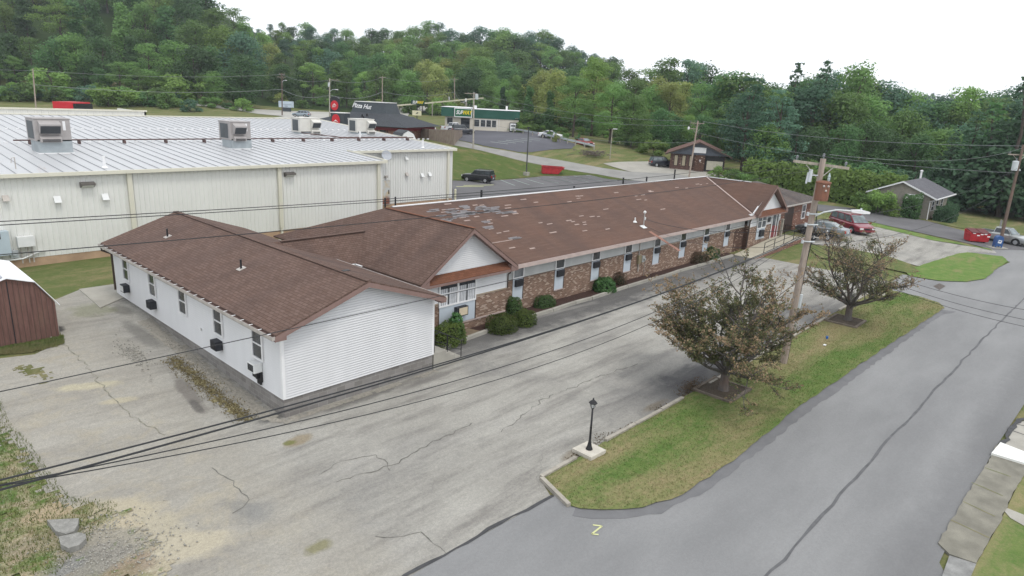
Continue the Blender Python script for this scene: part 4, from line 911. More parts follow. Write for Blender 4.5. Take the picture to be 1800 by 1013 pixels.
# ================================================================== ramp
RP = thing('wheelchair_ramp', 'pale concrete ramp rising to the entrance of the brick building', 'ramp', (48, 2, 0))
MRAMP = M('pale_ramp_concrete', (.40, .37, .29), .9, var=.12, scale=1.2, fine=.25)
m = MB(); m.add([(43.2, .95, .04), (51.4, 1.3, .56), (54.3, 1.3, .58), (54.3, 3.1, .58), (51.4, 3.1, .58), (43.2, 2.9, .04)], [(0, 1, 4, 5), (1, 2, 3, 4)]); m.build('deck', MRAMP, RP)
m = MB(); m.extr([(43.2, .93, -.02), (54.35, .93, -.02), (54.35, .93, .57), (51.4, .93, .55), (43.2, .93, .035)], (0, .36, 0)); m.box(54.3, 54.5, .95, 3.1, -.02, .55); m.build('side_wall', MBRICKR, RP)
m = MB(); m.beam((43.3, 1.08, .06), (51.4, 1.1, .59), .2, .07); m.beam((51.4, 1.1, .59), (54.4, 1.1, .61), .2, .07); m.build('edge', MCONC, RP)
HR = thing('ramp_railing', 'black pipe railing along the entrance ramp', 'railing', (49, 1.2, .3))
zr = lambda x: .05+.52*min(1, max(0, (x-43.2)/8.2)); px_ = [45.4, 47.5, 49.6, 51.8, 54.2]
for x in px_:
    k = MB(); k.cyl((x, 1.2, zr(x)), (x, 1.2, zr(x)+.95), .03, n=6); k.build('post', MBLK, HR)
for h in (.93, .5):
    k = MB(); k.tube([(x, 1.2, zr(x)+h) for x in px_], .026, 6); k.build('rail', MBLK, HR)
k = MB(); k.tube([(54.2, 1.2, .57+.95), (54.2, 3.0, .57+.95)], .026, 6); k.tube([(54.2, 1.2, .57+.5), (54.2, 3.0, .57+.5)], .026, 6); k.tube([(54.2, 3.0, .57), (54.2, 3.0, 1.55)], .03, 6); k.build('return_rail', MBLK, HR)
k = thing('timber_post', 'weathered square timber post by the entrance door', 'post', (52.9, 2.85, .6)); b = MB(); b.box(52.8, 53.0, 2.75, 2.95, .5, 2.2); b.build('post', MTIMBER, k); b = MB(); b.box(52.77, 53.03, 2.72, 2.98, 2.2, 2.26); b.build('cap', MTIMBER, k)

# ================================================================== big metal building
def m_metal(name, col, rust=0.0, rough=.45):
    t = NT(name); v = t.co(); c = t.mix(t.ramp(t.noise(t.co(scale=(1, .15, .15)), .9, 5, .65), .3, .72), tuple(x*.92 for x in col), col)
    if rust: c = t.mix(t.math('MULTIPLY', t.ramp(t.noise(t.co(scale=(1.1, .22, 1)), .7, 5, .75), .64, .74), rust), c, (.32, .19, .12))
    return t.fin(c, rough, .0, .45)
MMW = m_metal('pale_metal_cladding', (.69, .69, .655)); MMR = m_metal('pale_metal_roof', (.44, .447, .455), .5); MMT = m_metal('cream_metal_trim', (.62, .60, .50)); MSEAM = m_metal('roof_seam', (.34, .345, .36))
MB_ = thing('metal_building', 'large pale metal clad building with ribbed low roof', 'building', (10, 40, .8))
E1, Y1, X1, Y2, X2, YR, SL, XL = 6.3, 27.35, 24.46, 33.08, 37.8, 60.3, .06, -24.0
zrf = lambda y: E1+SL*(y-Y1)
def rib_wall(m, x0, x1, y, z0, z1f, sp=.305):
    m.box(x0, x1, y, y+.15, z0, z1f); n = int((x1-x0)/sp)
    for i in range(n+1): m.extr([(x0+i*sp-.045, y, z0), (x0+i*sp+.045, y, z0), (x0+i*sp+.02, y-.04, z0), (x0+i*sp-.02, y-.04, z0)], (0, 0, z1f-z0))
m = MB(); rib_wall(m, XL, X1, Y1, 1.15, E1-.05); rib_wall(m, X1, X2, Y2, 1.35, zrf(Y2)-.05); m.box(X1-.15, X1, Y1+.15, Y2, 1.1, E1); m.box(X2-.15, X2, Y2+.15, YR, 1.3, zrf(Y2)); m.extr([(X2-.15, Y2, zrf(Y2)-.1), (X2-.15, YR, zrf(Y2)-.1), (X2-.15, YR, zrf(YR)-.1)], (.15, 0, 0)); m.box(XL, X2, YR+14, YR+14.2, 2.5, 7.2)
m.build('wall', MMW, MB_)
m = MB(); m.box(XL, X1+.01, Y1+.02, Y1+.3, .1, 1.16); m.box(X1, X2, Y2+.02, Y2+.3, .6, 1.36); m.build('foundation', M('stained_concrete', (.42, .29, .19), .9, var=.3, scale=.7, fine=.3), MB_)
T = (0, 0, -.08); m = MB(); m.extr([(XL, Y1-.25, zrf(Y1-.25)), (X1+.2, Y1-.25, zrf(Y1-.25)), (X1+.2, Y2, zrf(Y2)), (XL, Y2, zrf(Y2))], T); m.extr([(XL, Y2-.25, zrf(Y2-.25)+.004), (X2+.2, Y2-.25, zrf(Y2-.25)+.004), (X2+.2, YR, zrf(YR)), (XL, YR, zrf(YR))], T)
m.extr([(XL, YR, zrf(YR)), (X2+.2, YR, zrf(YR)), (X2+.2, YR+14.2, 7.3), (XL, YR+14.2, 7.3)], T); m.build('roof', MMR, MB_)
m = MB(); x = XL+.4
while x < X2:
    ya = Y1-.2 if x < X1 else Y2-.2
    m.beam((x, ya, zrf(ya)+.03), (x, YR, zrf(YR)+.03),   .035, .045); x += .80
m.build('roof_seams', MSEAM, MB_)
m = MB(); m.box(XL, X1+.25, Y1-.42, Y1-.25, E1-.2, E1+.02); m.box(X1+.2, X2+.25, Y2-.42, Y2-.25, zrf(Y2)-.2, zrf(Y2)+.02); m.build('gutter', MMT, MB_)
m = MB(); m.beam((X1+.22, Y1-.4, zrf(Y1)+.0), (X1+.22, Y2, zrf(Y2)+.02), .12, .16); m.beam((X2+.22, Y2-.4, zrf(Y2)+.0), (X2+.22, YR, zrf(YR)), .12, .16); m.beam((XL, YR, zrf(YR)+.05), (X2+.2, YR, zrf(YR)+.05), .5, .1); m.build('roof_trim', MMT, MB_)
for p, yy, zb, zt in (((225, 305), Y1, .9, 6.2), ((489, 293), Y1, .9, 6.2), ((664, 286), Y1, 1.0, 6.2), ((787, 266), Y2, 1.35, 6.5)):
    xx = aty(p[0], p[1], yy)[0]; m = MB(); m.box(xx-.14, xx+.14, yy-.22, yy-.045, zb+.5, zt); m.box(xx-.08, xx+.08, yy-.2, yy-.05, zb-.1, zb+.5); m.build('downspout', MMT, MB_)
for p, yy in (((152, 324), Y1), ((507, 306), Y1)):
    q = aty(*p, yy); m = MB(); m.extr([(q[0]-.4, yy-.05, q[2]-.2), (q[0]-.4, yy-.45, q[2]-.02), (q[0]-.4, yy-.45, q[2]+.1), (q[0]-.4, yy-.05, q[2]+.16)], (.8, 0, 0)); w = m.build('wall_light', M('bronze_metal', (.12, .11, .10), .5), MB_)
    m = MB(); m.extr([(q[0]-.33, yy-.13, q[2]-.175), (q[0]-.33, yy-.43, q[2]-.035), (q[0]-.33, yy-.43, q[2]-.045), (q[0]-.33, yy-.13, q[2]-.19)], (.66, 0, 0)); m.build('lens', MLAMP, w)
for p, yy, s, mt in (((9, 348), Y1, .16, MGUT), ((100, 350), Y1, .19, MOFFW), ((184, 345.5), Y1, .19, MOFFW), ((713, 277.5), Y2, .16, MOFFW), ((714, 306), Y2, .17, MGUT), ((741, 307.5), Y2, .18, MOFFW), ((754, 306), Y2, .18, MOFFW)):
    q = aty(*p, yy); m = MB(); m.extr([(q[0]-s, yy-.05, q[2]-s), (q[0]-s, yy-.32, q[2]-s), (q[0]-s, yy-.05, q[2]+s)], (2*s, 0, 0)); m.build('vent_hood', mt, MB_)
q = aty(671.5, 273, Y2); m = MB(); c = Vector((q[0], Y2-.75, q[2]+.05)); nrm = Vector((-.3, -.85, .45)).normalized(); a = nrm.orthogonal().normalized(); b = nrm.cross(a)
m.add([c+(a*math.cos(t)+b*math.sin(t))*r+nrm*d for r, d in ((.02, -.1), (.28, -.06), (.5, .03)) for t in [2*math.pi*i/16 for i in range(16)]], [(k*16+i, k*16+(i+1) % 16, (k+1)*16+(i+1) % 16, (k+1)*16+i) for k in range(2) for i in range(16)])
d = m.build('satellite_dish', M('grey_dish', (.36, .38, .41), .5), MB_); m = MB(); m.tube([c-nrm*.1, c-nrm*.1+Vector((0, .3, -.3)), (c.x, Y2-.04, c.z-.35)], .03, 6); m.tube([c-b*.4, c+nrm*.5], .02, 5); m.build('dish_arm', MGUT, d)
q0, q1 = aty(670.5, 318, Y2), aty(684, 318.5, Y2); dz0 = aty(677, 358, Y2)[2]
m = MB(); m.box(q0[0]-.06, q1[0]+.06, Y2-.07, Y2-.042, dz0-.1, q0[2]+.06); d = m.build('door', M('grey_door_frame', (.42, .43, .42), .5), MB_)
def m_rustdoor():
    t = NT('rusty_door'); v = t.co(); sx = t.n("ShaderNodeSeparateXYZ"); t.l(v, sx.inputs[0]); z = t.math('ADD', sx.outputs[2], t.math('MULTIPLY', t.math('SUBTRACT', t.noise(v, 1.5, 5), .5), .9))
    c = t.mix(t.ramp(t.noise(v, 1.6, 5, .6), .4, .62), (.50, .51, .50), (.52, .40, .22)); c = t.mix(t.ramp(t.math('MULTIPLY', t.math('SUBTRACT', z, dz0), .8), .25, .6, (1, 1, 1), (0, 0, 0)), c, (.22, .09, .06)); return t.fin(c, .7)
m = MB(); m.box(q0[0], q1[0], Y2-.085, Y2-.07, dz0-.05, q0[2]); m.build('door_leaf', m_rustdoor(), d); m = MB(); m.box(q1[0]-.16, q1[0]-.08, Y2-.13, Y2-.085, dz0+.95, dz0+1.35); m.build('door_handle', MBLK, d)
m = MB(); m.box((q0[0]+q1[0])/2-.15, (q0[0]+q1[0])/2+.15, Y2-.3, Y2-.05, q0[2]+.3, q0[2]+.5); m.build('door_lamp', MGUT, MB_)
# electric cabinets at the left end of the front wall
q = aty(17, 445, Y1); m = MB(); m.box(q[0]-1.3, q[0], Y1-.6, Y1-.06, q[2], aty(12, 404, Y1)[2]); cb = m.build('switch_cabinet', M('pale_blue_cabinet', (.40, .47, .51), .5, var=.06), MB_); m = MB(); m.box(q[0]-.5, q[0]-.42, Y1-.615, Y1-.6, q[2]+1.0, q[2]+1.35); m.box(q[0]-.62, q[0]-.58, Y1-.615, Y1-.6, q[2]+1.0, q[2]+1.4); m.build('cabinet_marking', MBLK, cb)
m = MB(); m.box(q[0]-.75, q[0]-.6, Y1-.4, Y1-.2, .6, q[2]); m.build('cabinet_stand', MGUT, MB_)
q = aty(44, 423, Y1); m = MB(); m.box(q[0]-.45, q[0]+.42, Y1-.4, Y1-.05, q[2]-.32, q[2]+.3); bx = m.build('meter_cabinet', MOFFW, MB_); m = MB(); [m.box(q[0]+o-.03, q[0]+o+.03, Y1-.2, Y1-.12, .9, q[2]-.32) for o in (-.3, .05, .28)]; m.build('cabinet_leg', MGUT, bx)
q = aty(24, 444, Y1); m = MB(); m.cyl((q[0], Y1-.05, q[2]), (q[0], Y1-.35, q[2]), .14, n=10); m.box(q[0]-.2, q[0]+.2, Y1-.2, Y1-.05, q[2]-.3, q[2]+.15); m.build('meter', M('meter_grey', (.42, .45, .47), .4), MB_)
m = MB(); m.tube([(q[0]-3, Y1-.2, 1.15), (q[0]+.4, Y1-.2, 1.2), (q[0]+1.1, Y1-.12, 1.45), (q[0]+1.6, Y1-.1, 1.5)], .045, 6); m.build('conduit', MOFFW, MB_)
# raised parapet at the far left of the roof
zp = aty(257, 195, YR+3)[2]; xp = aty(257, 200, YR+3)[0]; m = MB(); rib_wall(m, XL, xp, YR+3, zrf(YR)-1, zp-.1, .6); m.box(xp-.2, xp, YR+3, YR+12, 7, zp-.1); m.build('parapet_wall', M('cream_cladding', (.62, .61, .56), .5, var=.05), MB_); m = MB(); m.box(XL, xp+.08, YR+2.9, YR+3.2, zp-.12, zp+.04); m.build('parapet_trim', MMT, MB_)
def on_roof(p):
    d = ray(*p); t = (E1+SL*(CAM[1]-Y1)-CAM[2])/(d[2]-SL*d[1]); return CAM+d*t
m = MB()
for (pa, pb, n) in (((0, 227), (640, 227), 46), ((0, 252), (760, 246), 60)):
    a, b = on_roof(pa), on_roof(pb)
    for i in range(n):
        x = a[0]+(b[0]-a[0])*(i+.5)/n; y = a[1]; m.box(x-.13, x+.13, y-.06, y+.06, zrf(y)+.0, zrf(y)+.10)
o = m.build('snow_guards', MTRIMW, MB_); o['kind'] = 'stuff'
m = MB(); A, B = on_roof((24, 254)), on_roof((735, 247)); yy = (A[1]+B[1])/2
m.tube([(A[0], yy, zrf(yy)+.3), (X2-.2, yy, zrf(yy)+.3)], .055, 6)
for i in range(12): x = A[0]+1+(X2-A[0]-2)*i/11; m.obox((x, yy, zrf(yy)+.12), (.12, .5, .24))
C_ = on_roof((560, 239)); D_ = on_roof((590, 243)); m.tube([(C_[0]-2, C_[1], zrf(C_[1])+.3), (D_[0], yy+1.0, zrf(yy)+.3), (X2-.3, yy+1.0, zrf(yy)+.3)], .05, 6); m.build('gas_pipe', M('rusty_pipe', (.10, .06, .055), .7, var=.3), MB_)
for p, h in (((184, 295), .75), ((743, 260), .8), ((633, 247), .9)):
    b = on_roof(p); m = MB(); m.cyl((b[0], b[1], zrf(b[1])-.05), (b[0], b[1], zrf(b[1])+h), .10, n=8); v = m.build('vent_pipe', MTRIMW, MB_); m = MB(); m.lathe((b[0], b[1], zrf(b[1])), [(.22, 0), (.12, .1)], 10); m.build('flashing', MTRIMW, v)
b = on_roof((28, 297)); m = MB(); m.tube([(b[0], b[1], 6.3), (b[0], b[1], 7.1)], .03, 6); m.tube([(b[0]-.2, b[1], 6.75), (b[0]-.15, b[1], 7.05), (b[0], b[1], 7.1)], .02, 5); m.build('vent_pipe', MGUT, MB_)
# rooftop air handlers
MHV = M('grey_brown_unit', (.33, .31, .30), .55, .1, var=.08); MHVL = M('cream_unit', (.56, .545, .50), .5, var=.06); MCURB = M('galvanised_curb', (.34, .375, .39), .5, .3, var=.12)
def rooftop(p, w, dpt, h, ch, mat, label, style):
    f = on_roof(p); x0, y0 = f[0], f[1]; zb = zrf(y0)-.05; t = thing('rooftop_unit', label, 'rooftop unit', (x0+w/2, y0+dpt/2, zb), 0, 'rooftop air handling units')
    m = MB(); m.box(x0, x0+w, y0, y0+dpt, zb, zb+ch); m.build('roof_curb', MCURB, t)
    m = MB(); m.box(x0-.05, x0+w+.05, y0-.05, y0+dpt+.05, zb+.0, zb+.12); m.build('flashing', MTRIMW, t)
    z0, z1 = zb+ch, zb+ch+h; bx0 = x0-.1; by0, by1 = y0+.08, y0+dpt+.3
    m = MB(); m.box(bx0, x0+w+.02, by0, by1, z0, z1); c = m.build('casing', mat, t); bv = c.modifiers.new('b', 'BEVEL'); bv.width = .03
    m = MB(); m.box(bx0-.03, x0+w+.05, by0-.03, by1+.03, z1, z1+.06); m.build('lid', mat, t)
    hx0, hx1 = (x0+.12, x0+w*.68) if style == 0 else (x0+w*.52, x0+w-.04)
    m = MB(); m.extr([(hx0, by0, z1-.08), (hx0, by0-.55, z1-.32), (hx0, by0-.55, z1-.42), (hx0, by0-.28, z1-.95), (hx0, by0, z1-.95)], (hx1-hx0, 0, 0)); hd = m.build('intake_hood', mat, t)
    m = MB(); m.extr([(hx0+.05, by0-.56, z1-.44), (hx0+.05, by0-.29, z1-.94), (hx0+.05, by0-.31, z1-.95), (hx0+.05, by0-.575, z1-.45)], (hx1-hx0-.1, 0, 0)); m.build('hood_mesh', M('dark_mesh', (.055, .06, .065), .7), hd)
    m = MB(); m.extr([(hx0, by0, z1-1.05), (hx0, by0-.35, z1-1.3), (hx0, by0-.35, z1-1.55), (hx0, by0, z1-1.55)], (hx1-hx0, 0, 0)); lo = m.build('relief_hood', mat, t)
    m = MB(); [m.box(hx0+.1, hx1-.1, by0-.365, by0-.35, z1-1.52+i*.07, z1-1.48+i*.07) for i in range(3)]; m.build('louvre', MBLK, lo)
    m = MB(); m.box(bx0-.012, bx0, by0+.35, by1-.3, z0+.15, z1-.15); m.build('condenser_coil', M('dark_coil', (.075, .085, .09), .6, var=.2), t)
    m = MB(); m.box(bx0+.1, x0+w, by0-.012, by0, z0, z0+.10); m.build('base_rail', MBLK, t)
    if style == 0:
        m = MB(); m.box(x0+w-.45, x0+w-.28, by0-.012, by0, z1-.75, z1-.12); m.build('label_plate', MTRIMW, t)
        m = MB(); m.box(x0+w-.85, x0+w-.68, by0-.012, by0, z1-.4, z1-.12); m.build('label_plate', MTRIMW, t)
rooftop((70, 271), 2.05, 2.0, 1.5, .9, MHV, 'grey brown rooftop unit with dark intake hood, leftmost on the metal roof', 0)
rooftop((409, 263), 1.7, 1.9, 1.5, .8, MHV, 'grey brown rooftop unit standing at the middle of the metal roof edge', 0)
rooftop((530, 237.5), 2.2, 1.6, 1.45, .3, MHVL, 'cream rooftop unit on the metal roof below the silver car on the road', 1)
rooftop((630, 237.5), 2.2, 1.6, 1.45, .3, MHVL, 'cream rooftop unit at the right edge of the metal roof before the restaurant', 1)
# bollard at the corner of the metal building
g = ground(800, 352); t = thing('bollard', 'cream painted pipe bollard at the corner of the metal building', 'bollard', g)
m = MB(); m.cyl(g, g+V(0, 0, 1.15), .12, n=10); m.lathe(tuple(g+V(0, 0, 1.15)), [(.12, 0), (.09, .05), (.02, .08)], 10); m.build('post', M('cream_paint', (.60, .58, .42), .6), t)

# ================================================================== garden shed
SH = thing('garden_shed', 'brown board shed with white gambrel roof at the left edge', 'shed', (-4.6, 15, .6))
g0 = ground(105, 594); gz = g0.z-.05; xr = g0.x; xc = xr-1.62; y0 = g0.y; yl = y0+4.4; hw = 1.62
def m_board(name, col):
    t = NT(name); v = t.co(); c = t.mix(t.ramp(t.noise(t.co(scale=(6, 6, .5)), 2.0, 5, .7), .3, .7), tuple(x*.7 for x in col), tuple(x*1.25 for x in col)); c = t.mix(t.math('MULTIPLY', t.ramp(t.noise(v, 1.2, 5, .6), .48, .68), .5), c, (.16, .10, .075)); return t.fin(c, .85, 0, .2)
MBOARD = m_board('brown_boards', (.135, .074, .062))
out = [(xc-hw, gz), (xr, gz), (xr, gz+1.75), (xc+.95, gz+2.75), (xc, gz+3.05), (xc-.95, gz+2.75), (xc-hw, gz+1.75)]
m = MB(); m.extr([(a, y0, b) for a, b in out], (0, yl-y0, 0)); m.build('wall', MBOARD, SH)
m = MB(); z_at = lambda x: np.interp(abs(x-xc), [0, .95, hw], [gz+3.05, gz+2.75, gz+1.75])
for i in range(17):
    x = xc-hw+.1+i*.19; m.box(x-.008, x+.008, y0-.006, y0, gz+.02, z_at(x)-.05)
m.build('board_joints', MBRN, SH)
m = MB(); m.box(xc-.02, xc+.02, y0-.012, y0, gz+.02, gz+2.95); m.build('door_gap', MBLK, SH)
prf = [(xc-hw-.16, gz+1.62), (xc-.97, gz+2.83), (xc, gz+3.14), (xc+.97, gz+2.83), (xr+.16, gz+1.62)]
m = MB()
for a, b in zip(prf[:-1], prf[1:]): m.extr([(a[0], y0-.12, a[1]), (b[0], y0-.12, b[1]), (b[0], yl+.1, b[1]), (a[0], yl+.1, a[1])], (0, 0, -.05))
m.build('roof', M('white_roofing', (.78, .79, .80), .5, var=.04), SH)
m = MB(); m.extr([(xc-.42, y0+.02, gz+3.03), (xc-.1, y0+.02, gz+3.135), (xc-.1, yl, gz+3.135), (xc-.42, yl, gz+3.03)], (0, 0, .02)); m.build('roof_panel', M('grey_translucent', (.30, .31, .34), .4), SH)
m = MB(); m.box(xr, xr+.03, y0+.05, y0+.12, gz+.2, gz+1.6); m.box(xr, xr+.05, y0+.3, y0+.5, gz, gz+1.4); m.build('corner_trim', MGUT, SH)
t = thing('timber_plank', 'pale plank lying in the grass by the shed corner', 'plank', g0); m = MB(); a = ground(88, 597); b = ground(101, 592); m.beam(a+V(0, 0, .1), b+V(0, 0, .12), .1, .05); m.build('plank', MTIMBER, t)

# ================================================================== lamp posts
def lamp_post(p, label):
    t = thing('lamp_post', label, 'lamp post', p, 0, 'black lantern posts on the lawn island'); m = MB(); p = Vector(p)
    b = MB(); b.add([(p.x-.42, p.y-.40, .05), (p.x+.40, p.y-.44, .05), (p.x+.44, p.y+.40, .05), (p.x-.40, p.y+.44, .05), (p.x-.42, p.y-.40, .2), (p.x+.40, p.y-.44, .2), (p.x+.44, p.y+.40, .2), (p.x-.40, p.y+.44, .2)], [(0, 3, 2, 1), (4, 5, 6, 7), (0, 1, 5, 4), (1, 2, 6, 5), (2, 3, 7, 6), (3, 0, 4, 7)]); b.build('concrete_base', M('pale_concrete', (.47, .44, .38), .9, var=.12, scale=3), t)
    m.lathe((p.x, p.y, .2), [(.125, 0), (.12, .04), (.085, .12), (.055, .28), (.043, .34), (.036, .8), (.046, .82), (.036, .86), (.03, 1.55)], 12); m.build('post', MBLK, t, smooth=True)
    z = 1.75; h = MB(); h.lathe((p.x, p.y, z), [(.02, -.02), (.05, .02), (.07, .05)], 8); hd = h.build('lantern', MBLK, t)
    g = MB(); g.lathe((p.x, p.y, z+.05), [(.065, 0), (.115, .17)], 6); g.build('lantern_glass', M('lantern_glass', (.45, .46, .46), .15), hd)
    f = MB()
    for i in range(6):
        a = 2*math.pi*i/6; f.beam((p.x+.067*math.cos(a), p.y+.067*math.sin(a), z+.05), (p.x+.118*math.cos(a), p.y+.118*math.sin(a), z+.22), .012, .012)
    f.build('lantern_frame', MBLK, hd)
    r = MB(); r.lathe((p.x, p.y, z+.21), [(.15, 0), (.15, .02), (.09, .09), (.03, .13), (.03, .16), (.012, .2)], 6); r.build('lantern_roof', MBLK, hd)
lamp_post((6.49, -9.30, 0), 'black lantern post nearest the camera on the lawn island')
lamp_post((39.35, -9.55, 0), 'black lantern post half hidden behind the second crab apple tree')
# plank edged tree beds
for (cx, cy, s, lab) in ((15.3, -10.0, .98, 'timber edged planting bed round the nearer crab apple'), (30.8, -10.25, .95, 'timber edged planting bed round the farther crab apple')):
    t = thing('tree_bed', lab, 'tree bed', (cx, cy, .05)); m = MB(); m.box(cx-s, cx+s, cy-.75, cy+.85, .05, .11); m.build('soil', M('leafy_soil', (.075, .058, .042), .95, var=.5, scale=12, fine=.7, bump=.8), t)
    for a in ((cx-s-.05, cx-s+.05, cy-.85, cy+.95), (cx+s-.05, cx+s+.05, cy-.85, cy+.95), (cx-s+.08, cx+s-.08, cy-.85, cy-.71), (cx-s+.08, cx+s-.08, cy+.82, cy+.95)): m = MB(); m.box(*a, .03, .16); m.build('edge_timber', MTIMD, t)
# ================================================================== far buildings and signs
def text(name, body, size, mat, parent, M4, shear=0.0, ext=.01, bold=0.0, sx=1.0):
    cu = bpy.data.curves.new(name, 'FONT'); cu.body = body; cu.size = size; cu.extrude = ext; cu.shear = shear; cu.offset = bold; cu.align_x = 'CENTER'; cu.align_y = 'CENTER'
    o = bpy.data.objects.new(name, cu); COL.objects.link(o)
    bpy.context.view_layer.update(); dg = bpy.context.evaluated_depsgraph_get(); me = bpy.data.meshes.new_from_object(o.evaluated_get(dg)); bpy.data.objects.remove(o)
    me.name = name; me.materials.clear(); me.materials.append(mat)
    o = bpy.data.objects.new(name, me); COL.objects.link(o); o.parent = parent; o.matrix_local = M4@Matrix.Diagonal((sx, 1, 1, 1)); return o
def face_front(x, y, z): return Matrix.Translation((x, y, z))@Matrix.Rotation(R(90), 4, 'X')
MRED = M('sign_red', (.52, .018, .03), .45, var=.05); MCHAR = M('charcoal_cladding', (.048, .058, .066), .6, var=.12); MREDW = M('dark_red_band', (.17, .012, .02), .5, var=.1)
MGREEN = M('dark_green_fascia', (.018, .085, .06), .5, var=.1, scale=.4); MYELS = M('sign_yellow', (.72, .56, .015), .5, var=.03); MGRNS = M('sign_green', (.008, .105, .045), .5, var=.05)
MCREAMW = M('cream_render', (.56, .52, .44), .85, var=.08, scale=.6)
AR = -YAW      # angle of the camera's right-hand direction
def frame(pxc, dep, zg, extra):
    P = xyat(pxc, dep); return (P.x, P.y, zg), AR+extra
# restaurant with the two tier roof
loc, rz = frame(661, 126, 3.75, R(-17))
HU = thing('restaurant', 'dark roofed restaurant with a raised roof tower and red eaves band', 'restaurant', loc, rz); W2, D2 = 10.0, 7.5
loc_ = dict(world=False)
m = MB(); m.box(-W2+1.2, W2-1.2, -D2+1.2, D2-1.2, -.5, 2.3); m.build('wall', MBRICKR, HU, **loc_)
for i in range(9): m = MB(); xx = -7.6+i*1.9; m.box(xx-.1, xx+.1, -D2+1.1, -D2+1.2, 0, 2.3); m.build('pilaster', MBRN, HU, **loc_)
for i in range(4): m = MB(); xx = -6.6+i*3.8; m.box(xx-.6, xx+.6, -D2+1.16, -D2+1.2, .6, 2.0); m.build('window', MGLASS, HU, **loc_)
m = MB(); m.box(-W2+.9, W2-.9, -D2+.9, D2-.9, 2.05, 2.72); m.build('red_band', MREDW, HU, **loc_)
tw, td = 3.2, 2.3
m = MB(); m.add([(-W2, -D2, 2.7), (W2, -D2, 2.7), (W2, D2, 2.7), (-W2, D2, 2.7), (-tw-.45, -td-.45, 4.75), (tw+.45, -td-.45, 4.75), (tw+.45, td+.45, 4.75), (-tw-.45, td+.45, 4.75)], [(0, 1, 5, 4), (1, 2, 6, 5), (2, 3, 7, 6), (3, 0, 4, 7), (3, 2, 1, 0)]); m.build('roof', MSHH, HU, **loc_)
m = MB(); m.box(-W2-.02, W2+.02, -D2-.04, -D2, 2.6, 2.72); m.box(-W2-.04, -W2, -D2, D2, 2.6, 2.72); m.build('fascia', MBLK, HU, **loc_)
m = MB(); m.add([(-tw-.45, -td-.45, 4.7), (tw+.45, -td-.45, 4.7), (tw+.45, td+.45, 4.7), (-tw-.45, td+.45, 4.7), (-tw+.1, -td+.1, 6.6), (tw-.1, -td+.1, 6.6), (tw-.1, td-.1, 6.6), (-tw+.1, td-.1, 6.6)], [(0, 1, 5, 4), (1, 2, 6, 5), (2, 3, 7, 6), (3, 0, 4, 7), (4, 5, 6, 7)]); m.build('roof_tower', MCHAR, HU, **loc_)
m = MB(); m.box(-tw, tw, -td, td, 6.6, 6.72); m.build('tower_cap', M('pale_coping', (.62, .62, .6), .5), HU, **loc_)
tl = math.atan2(.55, 1.9)
text('tower_lettering', 'Pizza Hut', 1.15, MTRIMW, HU, Matrix.Translation((-1.55, -td-.24, 5.85))@Matrix.Rotation(R(90)-tl, 4, 'X')@Matrix.Rotation(R(-4), 4, 'Z'), .25, .02, .015, .88)
for a in ((2.9, -2.2, 5.45), (-.4, -4.4, 3.9), (.4, -4.1, 4.05), (.3, -5.1, 3.6)):
    m = MB(); m.cyl(a, (a[0], a[1], a[2]+.55), .14, n=8); m.build('vent_pipe' if a[0] < 2 else 'roof_lamp', MBLK if a[0] < 2 else MTRIMW, HU, **loc_)
m = MB(); m.box(-4.45, -1.75, -D2-.9, -D2+1.1, .2, 4.55); bx = m.build('sign_box', MCHAR, HU, **loc_)
m = MB(); m.box(-4.5, -1.7, -D2-.95, -D2+1.15, 4.55, 4.67); m.build('sign_box_cap', MTRIMW, bx, **loc_)
def disc(mb_, c, rx, rz_, y0, y1, n=24):
    return mb_.extr([(c[0]+rx*math.cos(2*math.pi*i/n), y0, c[1]+rz_*math.sin(2*math.pi*i/n)) for i in range(n)], (0, y1-y0, 0))
m = MB(); disc(m, (-3.35, 3.25), .8, 1.1, -D2-.9, -D2-1.02); e = m.build('round_emblem', MRED, bx, **loc_)
hat = [(-.55, -.1), (-.22, .12), (-.05, .30), (.05, .30), (.22, .12), (.55, -.1), (.3, -.02), (0, .05), (-.3, -.02)]
m = MB(); m.extr([(-3.35+a, -D2-1.03, 3.1+b) for a, b in hat], (0, -.03, 0)); m.build('hat_mark', MTRIMW, e, **loc_)
# its pole sign
loc, rz = frame(589.5, 140, 4.6, R(-6)); z0 = loc[2]
PS = thing('pole_sign', 'tall dark pole sign with a red round emblem over a cream reader board', 'sign', loc, rz)
m = MB(); m.cyl((0, 0, -.5), (0, 0, 5.2), .14, n=8); m.build('pole', MBLK, PS, **loc_)
m = MB(); m.extr([(-.95, -.35, 3.0), (.95, -.35, 3.0), (.95, -.35, 5.95), (.6, -.35, 6.3), (0, -.35, 6.4), (-.6, -.35, 6.3), (-.95, -.35, 5.95)], (0, .7, 0)); cb = m.build('sign_cabinet', M('black_sign', (.02, .022, .025), .4), PS, **loc_)
m = MB(); disc(m, (0, 4.6), .82, .98, -.36, -.42); e = m.build('round_emblem', MRED, cb, **loc_)
m = MB(); m.extr([(a*.85, -.43, 4.72+b*.85) for a, b in hat], (0, -.03, 0)); m.box(-.36, .36, -.455, -.43, 4.48, 4.56); m.box(-.32, .2, -.455, -.43, 4.30, 4.37); m.extr([(-.38, -.43, 4.2), (-.26, -.43, 4.2), (-.26, -.43, 4.62), (-.38, -.43, 4.62)], (0, -.025, 0)); m.build('hat_mark', MTRIMW, e, **loc_)
m = MB(); m.box(-.98, .85, -.22, .22, 1.85, 2.75); rb = m.build('reader_board', M('cream_board', (.60, .57, .40), .5), PS, **loc_)
m = MB(); m.box(-.4, .05, -.235, -.22, 2.38, 2.5); m.box(.0, .3, -.235, -.22, 2.1, 2.3); m.build('board_lettering', MDKPL, rb, **loc_)
